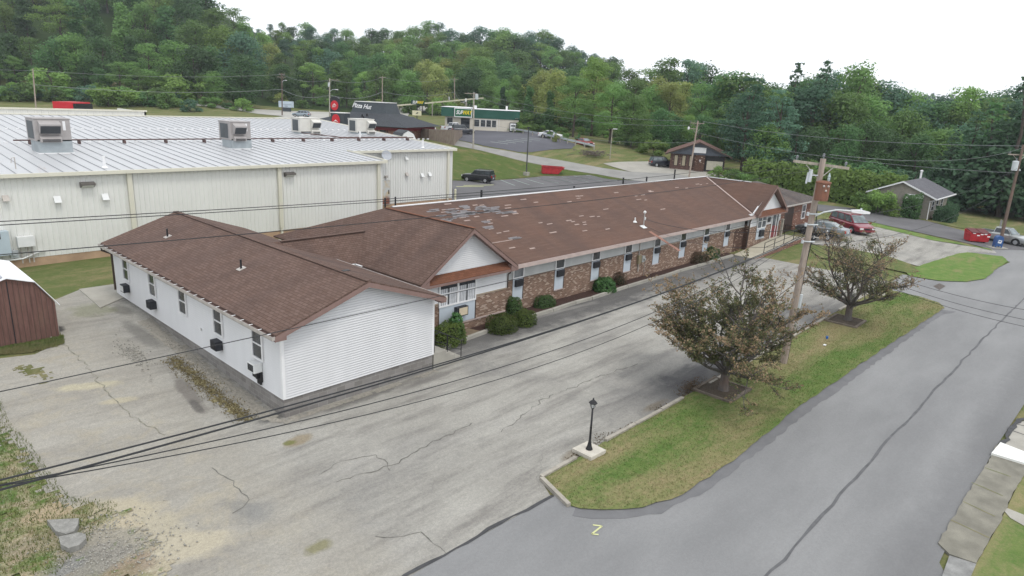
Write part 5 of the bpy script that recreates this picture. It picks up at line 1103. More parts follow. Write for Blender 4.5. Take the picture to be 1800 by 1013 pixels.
# green fronted sandwich shop
loc, rz = frame(845, 143, 5.4, 0.0)
SB = thing('sandwich_shop', 'flat roofed cream shop with a dark green fascia and a bright sign', 'shop', loc, rz)
m = MB(); m.box(-7.6, 8.1, 0, 11, -.6, 2.75); m.build('wall', MCREAMW, SB, **loc_)
m = MB(); m.box(-8.35, -2.3, -.75, 11.3, 2.7, 4.55); m.box(-2.3, 8.3, -.12, 11.3, 2.55, 4.35); m.build('fascia', MGREEN, SB, **loc_)
m = MB(); m.box(-8.4, -2.28, -.8, 11.35, 4.55, 4.63); m.box(-2.28, 8.35, -.17, 11.35, 4.35, 4.43); m.build('coping', MTRIMW, SB, **loc_)
m = MB(); m.box(-5.55, -1.8, -1.05, -.76, 2.6, 4.5); sg = m.build('shop_sign', MTRIMW, SB, **loc_)
m = MB(); m.box(-5.4, -1.95, -1.08, -1.05, 2.8, 4.32); sp = m.build('sign_panel', MGRNS, sg, **loc_)
text('sign_lettering', 'SUB', 1.12, MTRIMW, sg, face_front(-4.42, -1.1, 3.56), .3, .02, .035, .78); text('sign_lettering', 'WAY', 1.12, MYELS, sg, face_front(-2.92, -1.1, 3.56), .3, .02, .035, .74)
for a in ((-7.2, -5.9, 1.0, 2.5), (-1.4, -.2, .8, 2.3), (0, 1.1, .8, 2.3), (1.2, 2.3, .8, 2.3), (2.4, 3.4, .8, 2.3)):
    m = MB(); m.box(a[0], a[1], -.05, -.002, a[2], a[3]); w = m.build('window', MTRIMW, SB, **loc_); m = MB(); m.box(a[0]+.06, a[1]-.06, -.065, -.05, a[2]+.06, a[3]-.06); m.build('pane', MGLASS, w, **loc_)
m = MB(); m.box(-4.2, -2.3, -.06, -.002, 0, 2.4); w = m.build('door', MBLK, SB, **loc_); m = MB(); m.box(-4.1, -3.3, -.08, -.06, .1, 2.3); m.box(-3.2, -2.4, -.08, -.06, .1, 2.3); m.build('pane', MGLASS, w, **loc_)
m = MB(); m.box(-.02+3.6, 3.66, -.06, 0, 0, 2.6); m.box(4.0, 4.05, -.04, 0, .2, 2.6); m.build('downspout', MTRIMW, SB, **loc_)
m = MB(); m.box(-2.0, -1.2, 4, 5, 4.4, 5.1); m.box(5.2, 5.6, 3, 3.4, 4.4, 5.3); m.build('roof_vent', MTRIMW, SB, **loc_)
m = MB(); m.lathe((7.7, -.45, 2.75), [(.02, 0), (.3, .05), (.42, .14)], 12); m.build('satellite_dish', MGUT, SB, **loc_)
t = thing('ice_freezer', 'white ice freezer with dark sides outside the green fronted shop', 'freezer', (loc[0]+7.0*math.cos(rz)+.6*math.sin(rz), loc[1]+7.0*math.sin(rz)-.6*math.cos(rz), 5.4), rz)
m = MB(); m.box(-.75, .75, -.45, .4, 0, 2.0); m.build('cabinet', MBLK, t, **loc_); m = MB(); m.box(-.62, -.03, -.5, -.45, .3, 1.85); m.box(.03, .62, -.5, -.45, .3, 1.85); m.build('door', MTRIMW, t, **loc_)
m = MB(); m.box(-.45, .45, -.52, -.5, 1.2, 1.5); m.build('label_plate', MCHAR, t, **loc_)
loc, rz = frame(733, 172, 5.6, R(10))
t = thing('pole_sign', 'far roadside sign with white and yellow lettering above a cream reader board', 'sign', loc, rz)
m = MB(); m.cyl((0, 0, -.5), (0, 0, 4.6), .12, n=8); m.build('pole', MBLK, t, **loc_); m = MB(); m.box(-1.5, 1.9, -.2, .2, 4.2, 5.2); cb = m.build('sign_cabinet', M('deep_green_sign', (.012, .05, .04), .5), t, **loc_)
text('sign_lettering', 'SUB', .95, MTRIMW, cb, face_front(-.55, -.22, 4.72), .3, .02, .03, .78); text('sign_lettering', 'WAY', .95, MYELS, cb, face_front(.72, -.22, 4.72), .3, .02, .03, .74)
m = MB(); m.box(-1.2, 1.1, -.2, .2, 1.5, 2.7); rb = m.build('reader_board', M('cream_board', (.60, .57, .40), .5), t, **loc_); m = MB(); m.box(-.3, .2, -.22, -.2, 1.9, 2.05); m.box(-.1, .3, -.22, -.2, 2.1, 2.3); m.build('board_lettering', MDKPL, rb, **loc_)
loc, rz = frame(504, 196, 5.6, R(4))
t = thing('billboard', 'pale blue roadside sign board on a grey base under the wooded hill', 'sign', loc, rz); m = MB(); m.box(-2.1, 2.1, -.3, .3, 1.3, 3.05); b = m.build('board', M('pale_blue_board', (.42, .49, .55), .5, var=.15, scale=.8), t, **loc_); m = MB(); m.box(-.2, .5, -.33, -.3, 1.55, 1.75); m.box(-1.2, 1.5, -.33, -.3, 2.1, 2.2); m.build('board_lettering', M('sign_grey', (.2, .23, .28), .6), b, **loc_); m = MB(); m.box(-1.0, 1.3, -.25, .25, -.3, 1.3); m.build('base', MCHAR, t, **loc_)
loc, rz = frame(122, 112, 3.9, R(-4))
t = thing('red_trailer', 'red box trailer top showing above the metal roof', 'trailer', loc, rz); m = MB(); m.box(-1.75, 1.75, -1.2, 3, 1.0, 4.3); m.build('box', MRED, t, **loc_); m = MB(); m.box(1.75, 2.2, -1.15, 2.9, .8, 4.1); m.build('end_panel', MBLK, t, **loc_)
for xx in (-.9, .9): m = MB(); m.cyl((xx, -1.25, .5), (xx, -1.0, .5), .5, n=12); m.build('wheel', MBLK, t, **loc_)
# small brick office
loc, rz = frame(1236, 112, 1.95, R(-14))
OF = thing('brick_office', 'small brown brick office with a grey boarded gable and white sign panel', 'building', loc, rz)
m = MB(); m.box(-4.6, 4.4, 0, 11, -.4, 2.7); m.build('wall', m_brick('purple_brick', (.10, .055, .045), (.15, .085, .07), (.16, .13, .12), amt=-1), OF, **loc_)
m = MB(); m.extr([(-4.8, -.62, 2.72), (4.8, -.62, 2.72), (0, -.62, 4.62)], (0, .3, 0)); m.box(-4.8, 4.8, -.6, -.3, 2.6, 2.85); m.build('gable', M('slate_boards', (.085, .095, .115), .7, var=.12), OF, **loc_)
m = MB(); [m.extr([(s*5.5, -1.2, 2.52), (0, -1.2, 4.75), (0, 11.6, 4.75), (s*5.5, 11.6, 2.52)], (0, 0, -.1)) for s in (-1, 1)]; m.build('roof', m_shingle('tan_shingles', (.15, .085, .07), (.19, .115, .095), rowdark=.3), OF, **loc_)
m = MB(); [m.extr([(s*5.5, -1.24, 2.33), (0, -1.24, 4.56), (0, -1.24, 4.78), (s*5.5, -1.24, 2.55)], (0, .05, 0)) for s in (-1, 1)]; m.build('bargeboard', MBRN, OF, **loc_)
m = MB(); m.box(-1.0, 1.15, -.7, -.63, 2.95, 3.85); sg = m.build('sign_panel', MTRIMW, OF, **loc_)
for a in (-3.6, -2.3, -1.1):
    m = MB(); m.box(a-.38, a+.38, -.06, -.002, .55, 2.4); w = m.build('window', MBRN, OF, **loc_); m = MB(); m.box(a-.26, a+.22, -.08, -.06, .65, 2.3); m.build('blind', M('tan_blind', (.40, .35, .25), .7), w, **loc_)
m = MB(); m.box(-.45, 1.05, -.6, .2, -.4, 2.55); pr = m.build('pier', MBRICKD, OF, **loc_); m = MB(); m.box(.2, .5, -.63, -.6, 1.72, 1.82); m.box(.31, .39, -.63, -.6, 1.45, 1.72); m.build('emblem', MTRIMW, pr, **loc_)
m = MB(); m.box(1.2, 4.3, -.05, -.002, 0, 2.5); d = m.build('shopfront', MBLK, OF, **loc_); m = MB(); m.box(1.5, 4.1, -.07, -.05, .2, 1.7); m.build('blind', M('cream_blind', (.50, .47, .38), .7), d, **loc_)
# grey ranch house at right
cx, cy = 85.0, -2.6; ap = atx(1588, 319, 84.6); re_ = atx(1647, 351, 84.5); rx = aty(1625, 311, ap[1])[0]; ly = 2*ap[1]-re_[1]; ez = re_[2]
RH_ = thing('ranch_house', 'low grey house with slate roof and white window awning behind the side street', 'house', (92, ap[1], 0))
m = MB(); m.box(85.0, rx-.3, -2.6, 2*ap[1]+2.6, -1.2, ez); m.extr([(85.0, -2.6, ez), (85.0, 2*ap[1]+2.6, ez), (85.0, ap[1], ap[2]-.1)], (.2, 0, 0)); m.build('wall', M('grey_stone_wall', (.25, .23, .195), .9, var=.15, scale=3), RH_)
m = MB(); m.extr([(84.6, re_[1], ez), (rx, re_[1], ez), (rx, ap[1], ap[2]), (84.6, ap[1], ap[2])], (0, 0, -.12)); m.extr([(84.6, ly, ez), (rx, ly, ez), (rx, ap[1], ap[2]), (84.6, ap[1], ap[2])], (0, 0, -.12)); m.build('roof', m_shingle('slate_grey_shingles', (.115, .115, .125), (.15, .15, .165), rowdark=.2, stainamt=.2, moss=(.16, .16, .17)), RH_)
m = MB(); [m.extr([(84.55, yy, ez-.16), (84.55, ap[1], ap[2]-.16), (84.55, ap[1], ap[2]+.03), (84.55, yy, ez+.03)], (.06, 0, 0)) for yy in (re_[1], ly)]; m.box(84.6, rx, re_[1]-.1, re_[1], ez-.12, ez+.03); m.build('white_trim', MTRIMW, RH_)
m = MB(); m.tube([(84.7, re_[1]-.02, ez-.1), (84.9, -2.62, ez-.4), (84.9, -2.68, .1), (84.6, -2.9, -.1)], .06, 6); m.build('downspout', MTRIMW, RH_)
wq = atx(1607, 357, 85.0); fH = fr((85.0, 0, 0), (0, -1, 0), (-1, 0, 0)); wy = -wq[1]
m = MB(); m.extr([(85.0, wq[1]-.95, wq[2]+1.0), (85.0, wq[1]+.95, wq[2]+1.0), (84.1, wq[1]+.95, wq[2]+.35), (84.1, wq[1]-.95, wq[2]+.35)], (0, 0, .05)); m.build('awning', MTRIMW, RH_)
window(fH, wy-.75, wy+.75, wq[2]-.7, wq[2]+.55, RH_)
fH2 = fr((0, -2.6, 0), (1, 0, 0), (0, -1, 0))
for a in (86.2, 88.4, 91): window(fH2, a, a+1.3, 1.0, 2.2, RH_)
b = aty(1618, 312, ap[1]); m = MB(); m.cyl((b[0], ap[1], ap[2]-.2), (b[0], ap[1], ap[2]+.9), .12, n=8); m.lathe((b[0], ap[1], ap[2]+.9), [(.2, 0), (.2, .12), (.02, .2)], 8); m.build('flue', MTRIMW, RH_)
# fenced enclosure, little barn, guard rail
g3_ = ground(799.5, 257.5); d3_ = float((np.array(g3_)-CAM)@_F)
FE = [(704, d3_+13, 223.5), (753, d3_+5, 227), (799, d3_, 228.6), (812, d3_+10, 229.2)]
FP = [Vector(atd(a, c, b)) for a, b, c in FE]
t = thing('board_fence', 'tan board fence enclosure between metal building and sealed lot', 'fence', FP[1]-V(0, 0, 2.8)); MFEN = m_board('tan_fence_boards', (.25, .205, .17))
for i in range(3):
    A, B = FP[i], FP[i+1]; d = V(B.x-A.x, B.y-A.y, 0); L = d.length; d.normalize(); n = int(L/.2); m = MB()
    for k in range(n):
        p = A.lerp(B, (k+.5)/n); zg = H(p.x, p.y)-.2; m.obox((p.x, p.y, (p.z+zg)/2), (L/n*.93, .03+.01*(k % 2), p.z-zg), rz=math.atan2(d.y, d.x))
    m.build('fence_panel', MFEN, t)
for k, A in enumerate(FP): zg = H(A.x, A.y)-.2; m = MB(); m.obox((A.x, A.y, (A.z+.06+zg)/2), (.14, .14, A.z+.06-zg)); m.build('post', MBRN if k == 1 else MFEN, t)
P = Vector(atd(710, 229, 100)); t = thing('small_barn', 'little barn roofed store with white front and black roof by the tan fence', 'shed', (P.x, P.y, P.z-2.8), AR+R(40))
o5 = [(-1.3, 0), (1.3, 0), (1.3, 1.5), (.8, 2.35), (0, 2.75), (-.8, 2.35), (-1.3, 1.5)]
m = MB(); m.extr([(a, -1.4, b) for a, b in o5], (0, 2.8, 0)); m.build('wall', MTRIMW, t, **loc_); m = MB()
for a, b in zip(o5[2:-1], o5[3:]): m.extr([(a[0]*1.06, -1.32, a[1]*1.02), (b[0]*1.06, -1.32, b[1]*1.02), (b[0]*1.06, 1.5, b[1]*1.02), (a[0]*1.06, 1.5, a[1]*1.02)], (0, 0, .05))
m.build('roof', M('black_roofing', (.045, .05, .055), .7), t, **loc_)
gr = [ground(*p) for p in ((888, 231), (920, 236), (955, 243), (985, 250), (1012, 256), (1045, 264))]; MGAL = M('galvanised_rail', (.42, .46, .49), .4, .5, var=.1)
t = thing('guard_rail', 'galvanised guard rail edging the sealed lot below the trees', 'guard rail', gr[2])
m = MB()
for a, b in zip(gr[:-1], gr[1:]): m.beam(a+V(0, 0, .75), b+V(0, 0, .75), .06, .34)
m.build('rail', MGAL, t)
for i in range(11):
    k = i/10*(len(gr)-1); j = min(int(k), len(gr)-2); p = gr[j].lerp(gr[j+1], k-j); m = MB(); m.box(p.x-.08, p.x+.08, p.y+.05, p.y+.2, p.z-.2, p.z+.85); m.build('post', MTIMBER, t)
gr = [atd(p, q, d) for p, q, d in ((690, 186, 196), (745, 182, 198), (800, 177, 200), (850, 172.5, 203))]
t = thing('guard_rail', 'pale guard rail along the far main road under the trees', 'guard rail', tuple(gr[1]), 0); m = MB()
for a, b in zip(gr[:-1], gr[1:]): m.beam(Vector(a), Vector(b), .08, .4)
m.build('rail', M('pale_rail', (.5, .47, .36), .6, var=.1), t)
for p, q, d in ((700, 187, 196), (760, 182, 198), (820, 177, 201)): a = atd(p, q, d); m = MB(); m.box(a[0]-.1, a[0]+.1, a[1]-.1, a[1]+.1, H(a[0], a[1])-.2, a[2]); m.build('post', MTIMBER, t)
def roadboard(pxv, pyv, dep, w, h, mat, lab):
    a = atd(pxv, pyv, dep); zg = H(a[0], a[1]); t = thing('road_sign', lab, 'sign', (a[0], a[1], zg), AR); m = MB(); m.cyl((0, 0, -.2), (0, 0, a[2]-zg), .06, n=6); m.build('post', MGUT, t, **loc_); m = MB(); m.box(-w/2, w/2, -.08, -.03, a[2]-zg-h/2, a[2]-zg+h/2); m.build('plate', mat, t, **loc_)
roadboard(789.5, 173, 200, 2.0/5*1.0, .95*1.0, M('back_of_sign', (.45, .45, .44), .6), 'small grey sign plate on the far road bank')
roadboard(819, 176, 196, .5, .9, MTRIMW, 'small white sign plate on the far road beside the utility pole')
# steel parking light mast and the thin mast under the trees
for p, top, r, lab, hd in (((925, 309), 228, .10, 'dark steel light mast on the edge of the rear lot', 0), ((1072, 279), 229, .08, 'pale light mast standing under the trees by the gravel yard', 1)):
    g = ground(*p); d = np.array(g)-CAM; dep = d@_F; zt = g.z+(p[1]-top)*dep/FPX*1.02; t = thing('light_mast', lab, 'light mast', g); m = MB(); m.cyl(g, (g.x, g.y, zt), r, r*.8, 8); m.build('mast', M('dark_steel', (.06, .062, .065), .6) if not hd else MTIMBER, t)
    m = MB(); m.box(g.x-.35, g.x+.35, g.y-.35, g.y+.35, g.z-.1, g.z+.55) if not hd else m.obox((g.x+.35, g.y-.35, zt), (.7, .2, .12), rz=AR); m.build('base' if not hd else 'lamp_head', MCONC if not hd else MOFFW, t)
    if hd == 0: m = MB(); m.obox((g.x, g.y, zt), (.5, .3, .12), rz=AR); m.build('lamp_head', MBLK, t)

# ================================================================== utility poles
MPOLE = m_board('weathered_pole', (.30, .25, .21)); MPOLED = m_board('brown_pole', (.115, .085, .068)); MARM = m_board('pale_crossarm', (.30, .27, .22)); MINS = M('insulator', (.16, .17, .18), .3); MRUST = m_board('rusty_tank', (.19, .085, .055)); MTANK = M('grey_tank', (.47, .50, .51), .4, .1, var=.08)
def pole(base, top, r0, r1, label, mat, arms=(), extras=()):
    base, top = Vector(base), Vector(top); t = thing('utility_pole', label, 'utility pole', base, 0, 'wooden utility poles'); m = MB(); ax = (top-base); m.cyl(base-V(0, 0, .4), top, r0, r1, 12); m.build('shaft', mat, t, smooth=False)
    for f, ang, L, off, ins in arms:
        c = base.lerp(top, f); d = V(math.cos(ang), math.sin(ang), 0); nrm = V(-d.y, d.x, 0)*(r1+.05); a = c+d*(off-L/2)+nrm; b = c+d*(off+L/2)+nrm
        m = MB(); m.beam(a, b, .1, .12); am = m.build('crossarm', MARM, t)
        if L > 1.5:
            for s in (-1, 1): k = MB(); k.beam(c+d*s*.62+nrm*1.3+V(0, 0, -.05), c+nrm*1.1+V(0, 0, -.68), .03, .03); k.build('brace', MGUT, t)
        for q in ins:
            k = MB(); p = c+d*q+nrm+V(0, 0, .06); k.lathe(tuple(p), [(.03, 0), (.03, .08), (.07, .1), (.045, .14), (.065, .17), (.02, .22)], 8); k.build('insulator', MINS, am)
    return t
g = V(20.84, -10.42, 0); tp = V(20.95, -10.66, 10.0); az = 9.55
a0, a1 = at(1405, 280, az), at(1497, 294, az); ang = AR+R(-8); 
UP = pole(g, tp, .175, .125, 'tall weathered pole with a rusty transformer between the two crab apple trees', MPOLE, [(.972, ang, 2.45, 0.0, (-1.1, 1.05))])
for o_ in UP.children:
    if o_.name.startswith('crossarm'): _pv = Vector(tp)*.972+Vector(g)*.028; o_.matrix_basis = Matrix.Translation(_pv)@Matrix.Rotation(R(-4.5), 4, Vector((math.sin(ang), -math.cos(ang), 0)))@Matrix.Translation(-_pv)
k = MB(); k.lathe(tuple(tp), [(.03, 0), (.03, .1), (.07, .12), (.045, .16), (.06, .2), (.02, .24)], 8); k.build('insulator', MINS, UP)
ps = lambda z: g.lerp(tp, z/10.0); dr = V(math.cos(AR), math.sin(AR), 0); df = V(-_sy, -_cy, 0)
c = ps(8.5)+dr*.05+df*.42
k = MB(); k.lathe((c.x, c.y, c.z-.55), [(.02, .2), (.29, .22), (.30, .3), (.30, .98), (.33, 1.0), (.33, 1.05), (.2, 1.1), (.02, 1.12)], 18); tr = k.build('transformer', MRUST, UP, smooth=False)
k = MB(); b = c+dr*.2+V(0, 0, .55); k.lathe((b.x, b.y, b.z), [(.05, 0), (.07, .1), (.05, .14), (.07, .2), (.05, .25), (.02, .36)], 8); k.build('bushing', M('green_grey_insulator', (.30, .36, .36), .3), tr)
k = MB()
for s in (-.1, .1, .02): k = MB(); k.lathe((c.x+df.x*.31+dr.x*s, c.y+df.y*.31+dr.y*s, c.z+.3-(.2 if s == .02 else 0)), [(.04, 0), (.055, .05), (.02, .09)], 8); k.build('bushing', MGUT, tr)
k = MB(); k.tube([c+df*-.1+V(0, 0, .3), ps(8.8)], .05, 6); k.tube([c+df*-.1+V(0, 0, -.2), ps(8.3)], .05, 6); k.build('bracket', MGUT, tr)
cf = ps(9.25)-dr*.5+df*.12; k = MB(); k.cyl(cf-V(0, 0, .3), cf+V(0, 0, .25), .09, n=8); k.cyl(cf+dr*-.13-V(0, 0, .38), cf+dr*-.1+V(0, 0, .12), .045, n=8); k.beam(cf, ps(9.25), .05, .05); k.build('fuse_cutout', MTANK, UP)
lp = ps(7.3); k = MB(); arm = [lp, lp+dr*.5+V(0, 0, .28), lp+dr*1.1+V(0, 0, .42), lp+dr*1.75+V(0, 0, .40)]; k.tube(arm, .035, 8); sl = k.build('lamp_arm', MTANK, UP)
k = MB(); e = arm[-1]; k.add([e+dr*a+V(0, 0, z)+df*w for a, z, w in ((0, .05, -.07), (0, .05, .07), (0, -.05, .07), (0, -.05, -.07), (.5, .07, -.16), (.5, .07, .16), (.5, -.1, .14), (.5, -.1, -.14), (.85, -.0, -.1), (.85, -.0, .1), (.85, -.09, .09), (.85, -.09, -.09))], [(0, 1, 5, 4), (1, 2, 6, 5), (2, 3, 7, 6), (3, 0, 4, 7), (4, 5, 9, 8), (5, 6, 10, 9), (6, 7, 11, 10), (7, 4, 8, 11), (0, 3, 2, 1), (8, 9, 10, 11)]); k.build('lamp_head', MTRIMW, sl)
k = MB(); k.cyl(e+dr*.45+V(0, 0, .06), e+dr*.45+V(0, 0, .15), .04, n=8); k.build('photocell', MTANK, sl)
for z in (7.0, 7.5, 6.2):
    k = MB(); p = ps(z); k.tube([p+df*.17-dr*.3, p+df*.19, p+df*.1+dr*.3], .035, 6); k.cyl(p-dr*.3+df*.2+V(0, 0, -.08), p-dr*.3+df*.2+V(0, 0, .08), .06, n=8); k.build('cable_clamp', MTANK, UP)
k = MB(); p = ps(7.0)+dr*.16; k.tube([p+V(0, 0, .9), p+dr*.1, ps(5.2)+dr*.17, ps(.2)+dr*.19], .022, 6); k.build('riser_cable', MBLK, UP)
k = MB(); k.cyl(ps(3.6)+dr*.2, ps(2.9)+dr*.2, .11, n=8); k.build('pole_box', MTANK, UP)
# pole at the right edge
g2 = ground(1757, 431); d2 = (np.array(g2)-CAM)@_F; t2 = Vector(atd(1799, 255, d2-.3)); ang2 = AR+R(-4)
UP2 = pole(g2, t2, .17, .12, 'brown leaning pole with a grey transformer at the right edge', MPOLED, [(.90, ang2, 2.2, -.05, (-1.0,))])
ps2 = lambda f: g2.lerp(t2, f); c = ps2(.79)-dr*.42+df*.1
k = MB(); k.lathe((c.x, c.y, c.z-.5), [(.02, 0), (.27, .03), (.28, .9), (.3, .94), (.2, 1.0), (.02, 1.02)], 16); tr = k.build('transformer', MTANK, UP2); k = MB(); k.lathe((c.x+.05, c.y, c.z+.5), [(.05, 0), (.06, .15), (.03, .3)], 8); k.build('bushing', MINS, tr)
k = MB(); c = ps2(.74)+dr*.2; k.lathe(tuple(c), [(.03, 0), (.1, .05), (.1, .15), (.03, .2)], 8); k.build('cable_clamp', MTANK, UP2)
def far_pole(bp, tpx, label, mat=MPOLED, arms=((.93, 0.0, 2.4, 0, (-1, 0, 1)),), r=.15, dep=None):
    if dep: b = xyat(bp[0], dep); b.z = H(b.x, b.y)
    else: b = ground(*bp)
    dd = (np.array(b)-CAM)@_F; q = Vector(atd(tpx[0], tpx[1], dd)); t = pole(b, q, r, r*.72, label, mat, [(f, AR+R(10)+a, L, o, i) for f, a, L, o, i in arms]); return t, b, q
T3, b3, q3 = far_pole((1211, 312), (1227, 213), 'weathered pole in front of the small brick office', MPOLE, ((.96, 0, 2.4, 0, (-1.1, 1.1)), (.86, 0, 1.6, -.5, ())))
k = MB(); p = b3.lerp(q3, .86)-dr*1.3; k.lathe((p.x, p.y, p.z-.2), [(.05, 0), (.16, .1), (.16, .4), (.05, .5)], 8); k.build('lamp_head', MTRIMW, T3)
T4, b4, q4 = far_pole((832, 262), (833, 163), 'grey pole standing in front of the green fronted shop', MTIMBER, ((.98, 0, 2.2, -.5, (-1, 0)),), .15)
k = MB(); p = b4.lerp(q4, .93)+dr*.5; k.lathe((p.x, p.y, p.z-.5), [(.05, 0), (.28, .04), (.28, .9), (.05, .95)], 10); k.build('transformer', MTANK, T4)
T5, b5, q5 = far_pole((672, 190), (672, 134), 'pale far pole behind the restaurant tower', MPOLE, ((.97, 0, 2.0, 0, ()),), .15, 190)
T6, b6, q6 = far_pole((579, 205), (579.5, 138), 'grey pole with a street lamp beside the round emblem sign', MTIMBER, ((.97, 0, 2.2, 1.0, (0, 1.6)),), .16, 150)
for T, b, q, f, s in ((T6, b6, q6, .70, 1.0),):
    p = b.lerp(q, f); k = MB(); k.tube([p, p+dr*.6+V(0, 0, .45), p+dr*1.4+V(0, 0, .55)], .05, 6); a_ = k.build('lamp_arm', MTANK, T); k = MB(); k.obox(p+dr*1.6+V(0, 0, .52), (.6, .25, .15), rz=AR); k.build('lamp_head', MTRIMW, a_)
k = MB(); p = b6.lerp(q6, .86)-dr*.15; k.lathe((p.x, p.y, p.z-.5), [(.05, 0), (.26, .04), (.26, .9), (.05, .95)], 10); k.build('transformer', MTANK, T6)
T7, b7, q7 = far_pole((496, 200), (495.5, 129), 'dark brown pole with a lamp in front of the pale blue board', MPOLED, ((.98, 0, 1.6, 0, (-.6, .6)), (.91, 0, 2.2, -.2, ())), .17, 178)
p = b7.lerp(q7, .78); k = MB(); k.tube([p, p+dr*.4+V(0, 0, .5), p+dr*.9+V(0, 0, .65)], .05, 6); a_ = k.build('lamp_arm', MTANK, T7); k = MB(); k.obox(p+dr*1.1+V(0, 0, .62), (.5, .22, .14), rz=AR); k.build('lamp_head', MTRIMW, a_)
T8, b8, q8 = far_pole((65, 195), (57.5, 121), 'bare pale pole at the far left before the hill', MPOLE, (), .16, 150)
T9, b9, q9 = far_pole((799, 184), (799, 137), 'thin tan pole on the far road bank above the green fronted shop', MPOLE, ((.96, 0, 2.4, 0, ()),), .15, 205)

# ================================================================== overhead wires
MWIRE = M('black_cable', (.022, .023, .025), .6, var=.05); MWIREG = M('aluminium_cable', (.20, .215, .22), .5, .2, var=.05)
def wire(a, b, sag, r, label, mat=MWIRE, n=28):
    a, b = Vector(a), Vector(b); pts = []
    for i in range(n+1):
        t = i/n; p = a.lerp(b, t); p.z -= sag*4*t*(1-t); pts.append(p)
    m = MB(); m.tube(pts, r, 5); o = m.build('overhead_wire', mat); return tag(o, label, 'wire', 'overhead wires')
def onx(p, X): return Vector(atx(p[0], p[1], X))
m0 = ps(6.9); m1 = ps(6.6); m2 = ps(5.9)
def along(pA, z):    # point at a photo pixel and height
    return Vector(at(pA[0], pA[1], z))
Lx = -6.2
def line_wire(pp, r, label, mat=MWIRE, Y=-10.4, xl=-24.0, xr=20.9):
    P = [aty(*p, Y) for p in pp]; c = np.polyfit([p[0] for p in P], [p[2] for p in P], 2); c[0] = max(c[0], .0004) if c[0] < 0 else c[0]
    xs = np.linspace(xl, xr, 60); m = MB(); m.tube([(x, Y, np.polyval(c, x)) for x in xs], r, 5); o = m.build('overhead_wire', mat); return tag(o, label, 'wire', 'overhead wires')
line_wire([(0, 838), (500, 724), (820, 621.5), (1100, 542), (1300, 458), (1400, 421)], .016, 'thick black cable, upper of the heavy pair crossing the lot')
line_wire([(0, 855), (300, 783), (500, 729), (820, 623), (1100, 544), (1300, 460), (1400, 424)], .019, 'thickest black cable, lower of the heavy pair crossing the lot')
line_wire([(0, 857), (250, 797), (500, 748), (764, 680), (1100, 570), (1330, 460)], .011, 'thin black cable just below the heavy pair over the lot')
line_wire([(0, 859), (250, 806), (500, 762), (835, 680), (1100, 588), (1340, 463)], .010, 'thin black cable lowest of those crossing the lot')
line_wire([(0, 682), (470, 587), (762, 528), (844, 511), (1205, 415), (1425, 367)], .008, 'thin cable passing across the white gable wall')
line_wire([(0, 449), (182, 432), (450, 411), (705, 385), (1000, 358), (1245, 327)], .008, 'cable passing just above the brown roofs')
line_wire([(0, 389), (300, 372), (670, 353), (850, 338), (1187, 306), (1406, 277)], .007, 'upper thin wire across the pale metal wall')
line_wire([(0, 395), (300, 376), (670, 357), (850, 345), (1187, 314), (1440, 290)], .007, 'lower thin wire across the pale metal wall')
mast = p0+Vector((.04, -.05, .6))
wire(mast, ps(6.8), .5, .014, 'twisted service cable from the roof mast to the rusty transformer pole')
wire(p0+Vector((.1, -.2, .1)), ps(6.1), .75, .01, 'lower service cable from the roof to the rusty transformer pole')
# towards the right hand pole and across the street
wire(q3+V(.5, -.5, 0), t2+V(0, 0, -.1), .9, .025, 'pale upper cable from the office pole to the right edge pole', MWIREG)
wire(b3.lerp(q3, .80), ps2(.72), 1.0, .022, 'lower grey cable crossing in front of the hedge', MWIREG)
wire(q4, q3, 1.2, .02, 'upper wire from the shop pole to the office pole', MWIREG); wire(b4.lerp(q4, .93), b3.lerp(q3, .93), 1.6, .02, 'second wire from the shop pole to the office pole', MWIREG)
wire(b4.lerp(q4, .5), b3.lerp(q3, .62), 1.2, .018, 'low cable above the guard rail and gravel yard', MWIREG)
wire(ps2(.77), ps(7.15), .9, .012, 'cable from the right edge pole to the rusty transformer pole'); wire(ps2(.66), ps(6.0), 1.5, .012, 'slack cable from the right edge pole over the upper lot')
wire(tp+V(.1, -.2, .2), t2+V(0, 0, -.3), .7, .009, 'top wire from the crossarm pole to the right edge pole', MWIREG)
for (a, b, zl, zr, lab) in (((6.2), (1800, 529), 6.2, 5.2, 'highest of three cables dropping across the street'), ((6.0), (1800, 546), 6.0, 4.9, 'middle of three cables dropping across the street'), ((5.8), (1800, 558), 5.8, 4.7, 'lowest of three cables dropping across the street')):
    e = Vector(at(b[0], b[1], zr)); s0 = ps(a); e2 = s0+(e-s0)*1.25; wire(s0, e2, .55, .009, lab)
chain = [(b8, q8), (b7, q7), (b6, q6), (b5, q5), (b9, q9)]
nm = ['from the far left pole', 'beside the round emblem sign', 'behind the restaurant tower', 'over the far road bank']
for i, ((ba, qa), (bb, qb)) in enumerate(zip(chain[:-1], chain[1:])):
    wire(qa-V(0, 0, .3), qb-V(0, 0, .3), 1.0, .03, 'top wire of the far pole line '+nm[i], MWIREG); wire(ba.lerp(qa, .62), bb.lerp(qb, .62), 1.2, .045, 'lower cable of the far pole line '+nm[i], MWIREG)
wire(b9.lerp(q9, .62), b4.lerp(q4, .9), 1.5, .03, 'cable from the far road bank to the shop pole', MWIREG)
wire(b8.lerp(q8, .95), b8.lerp(q8, .95)+V(-60, 10, 2), 1.0, .03, 'wire leaving the far left pole toward the frame edge', MWIREG)

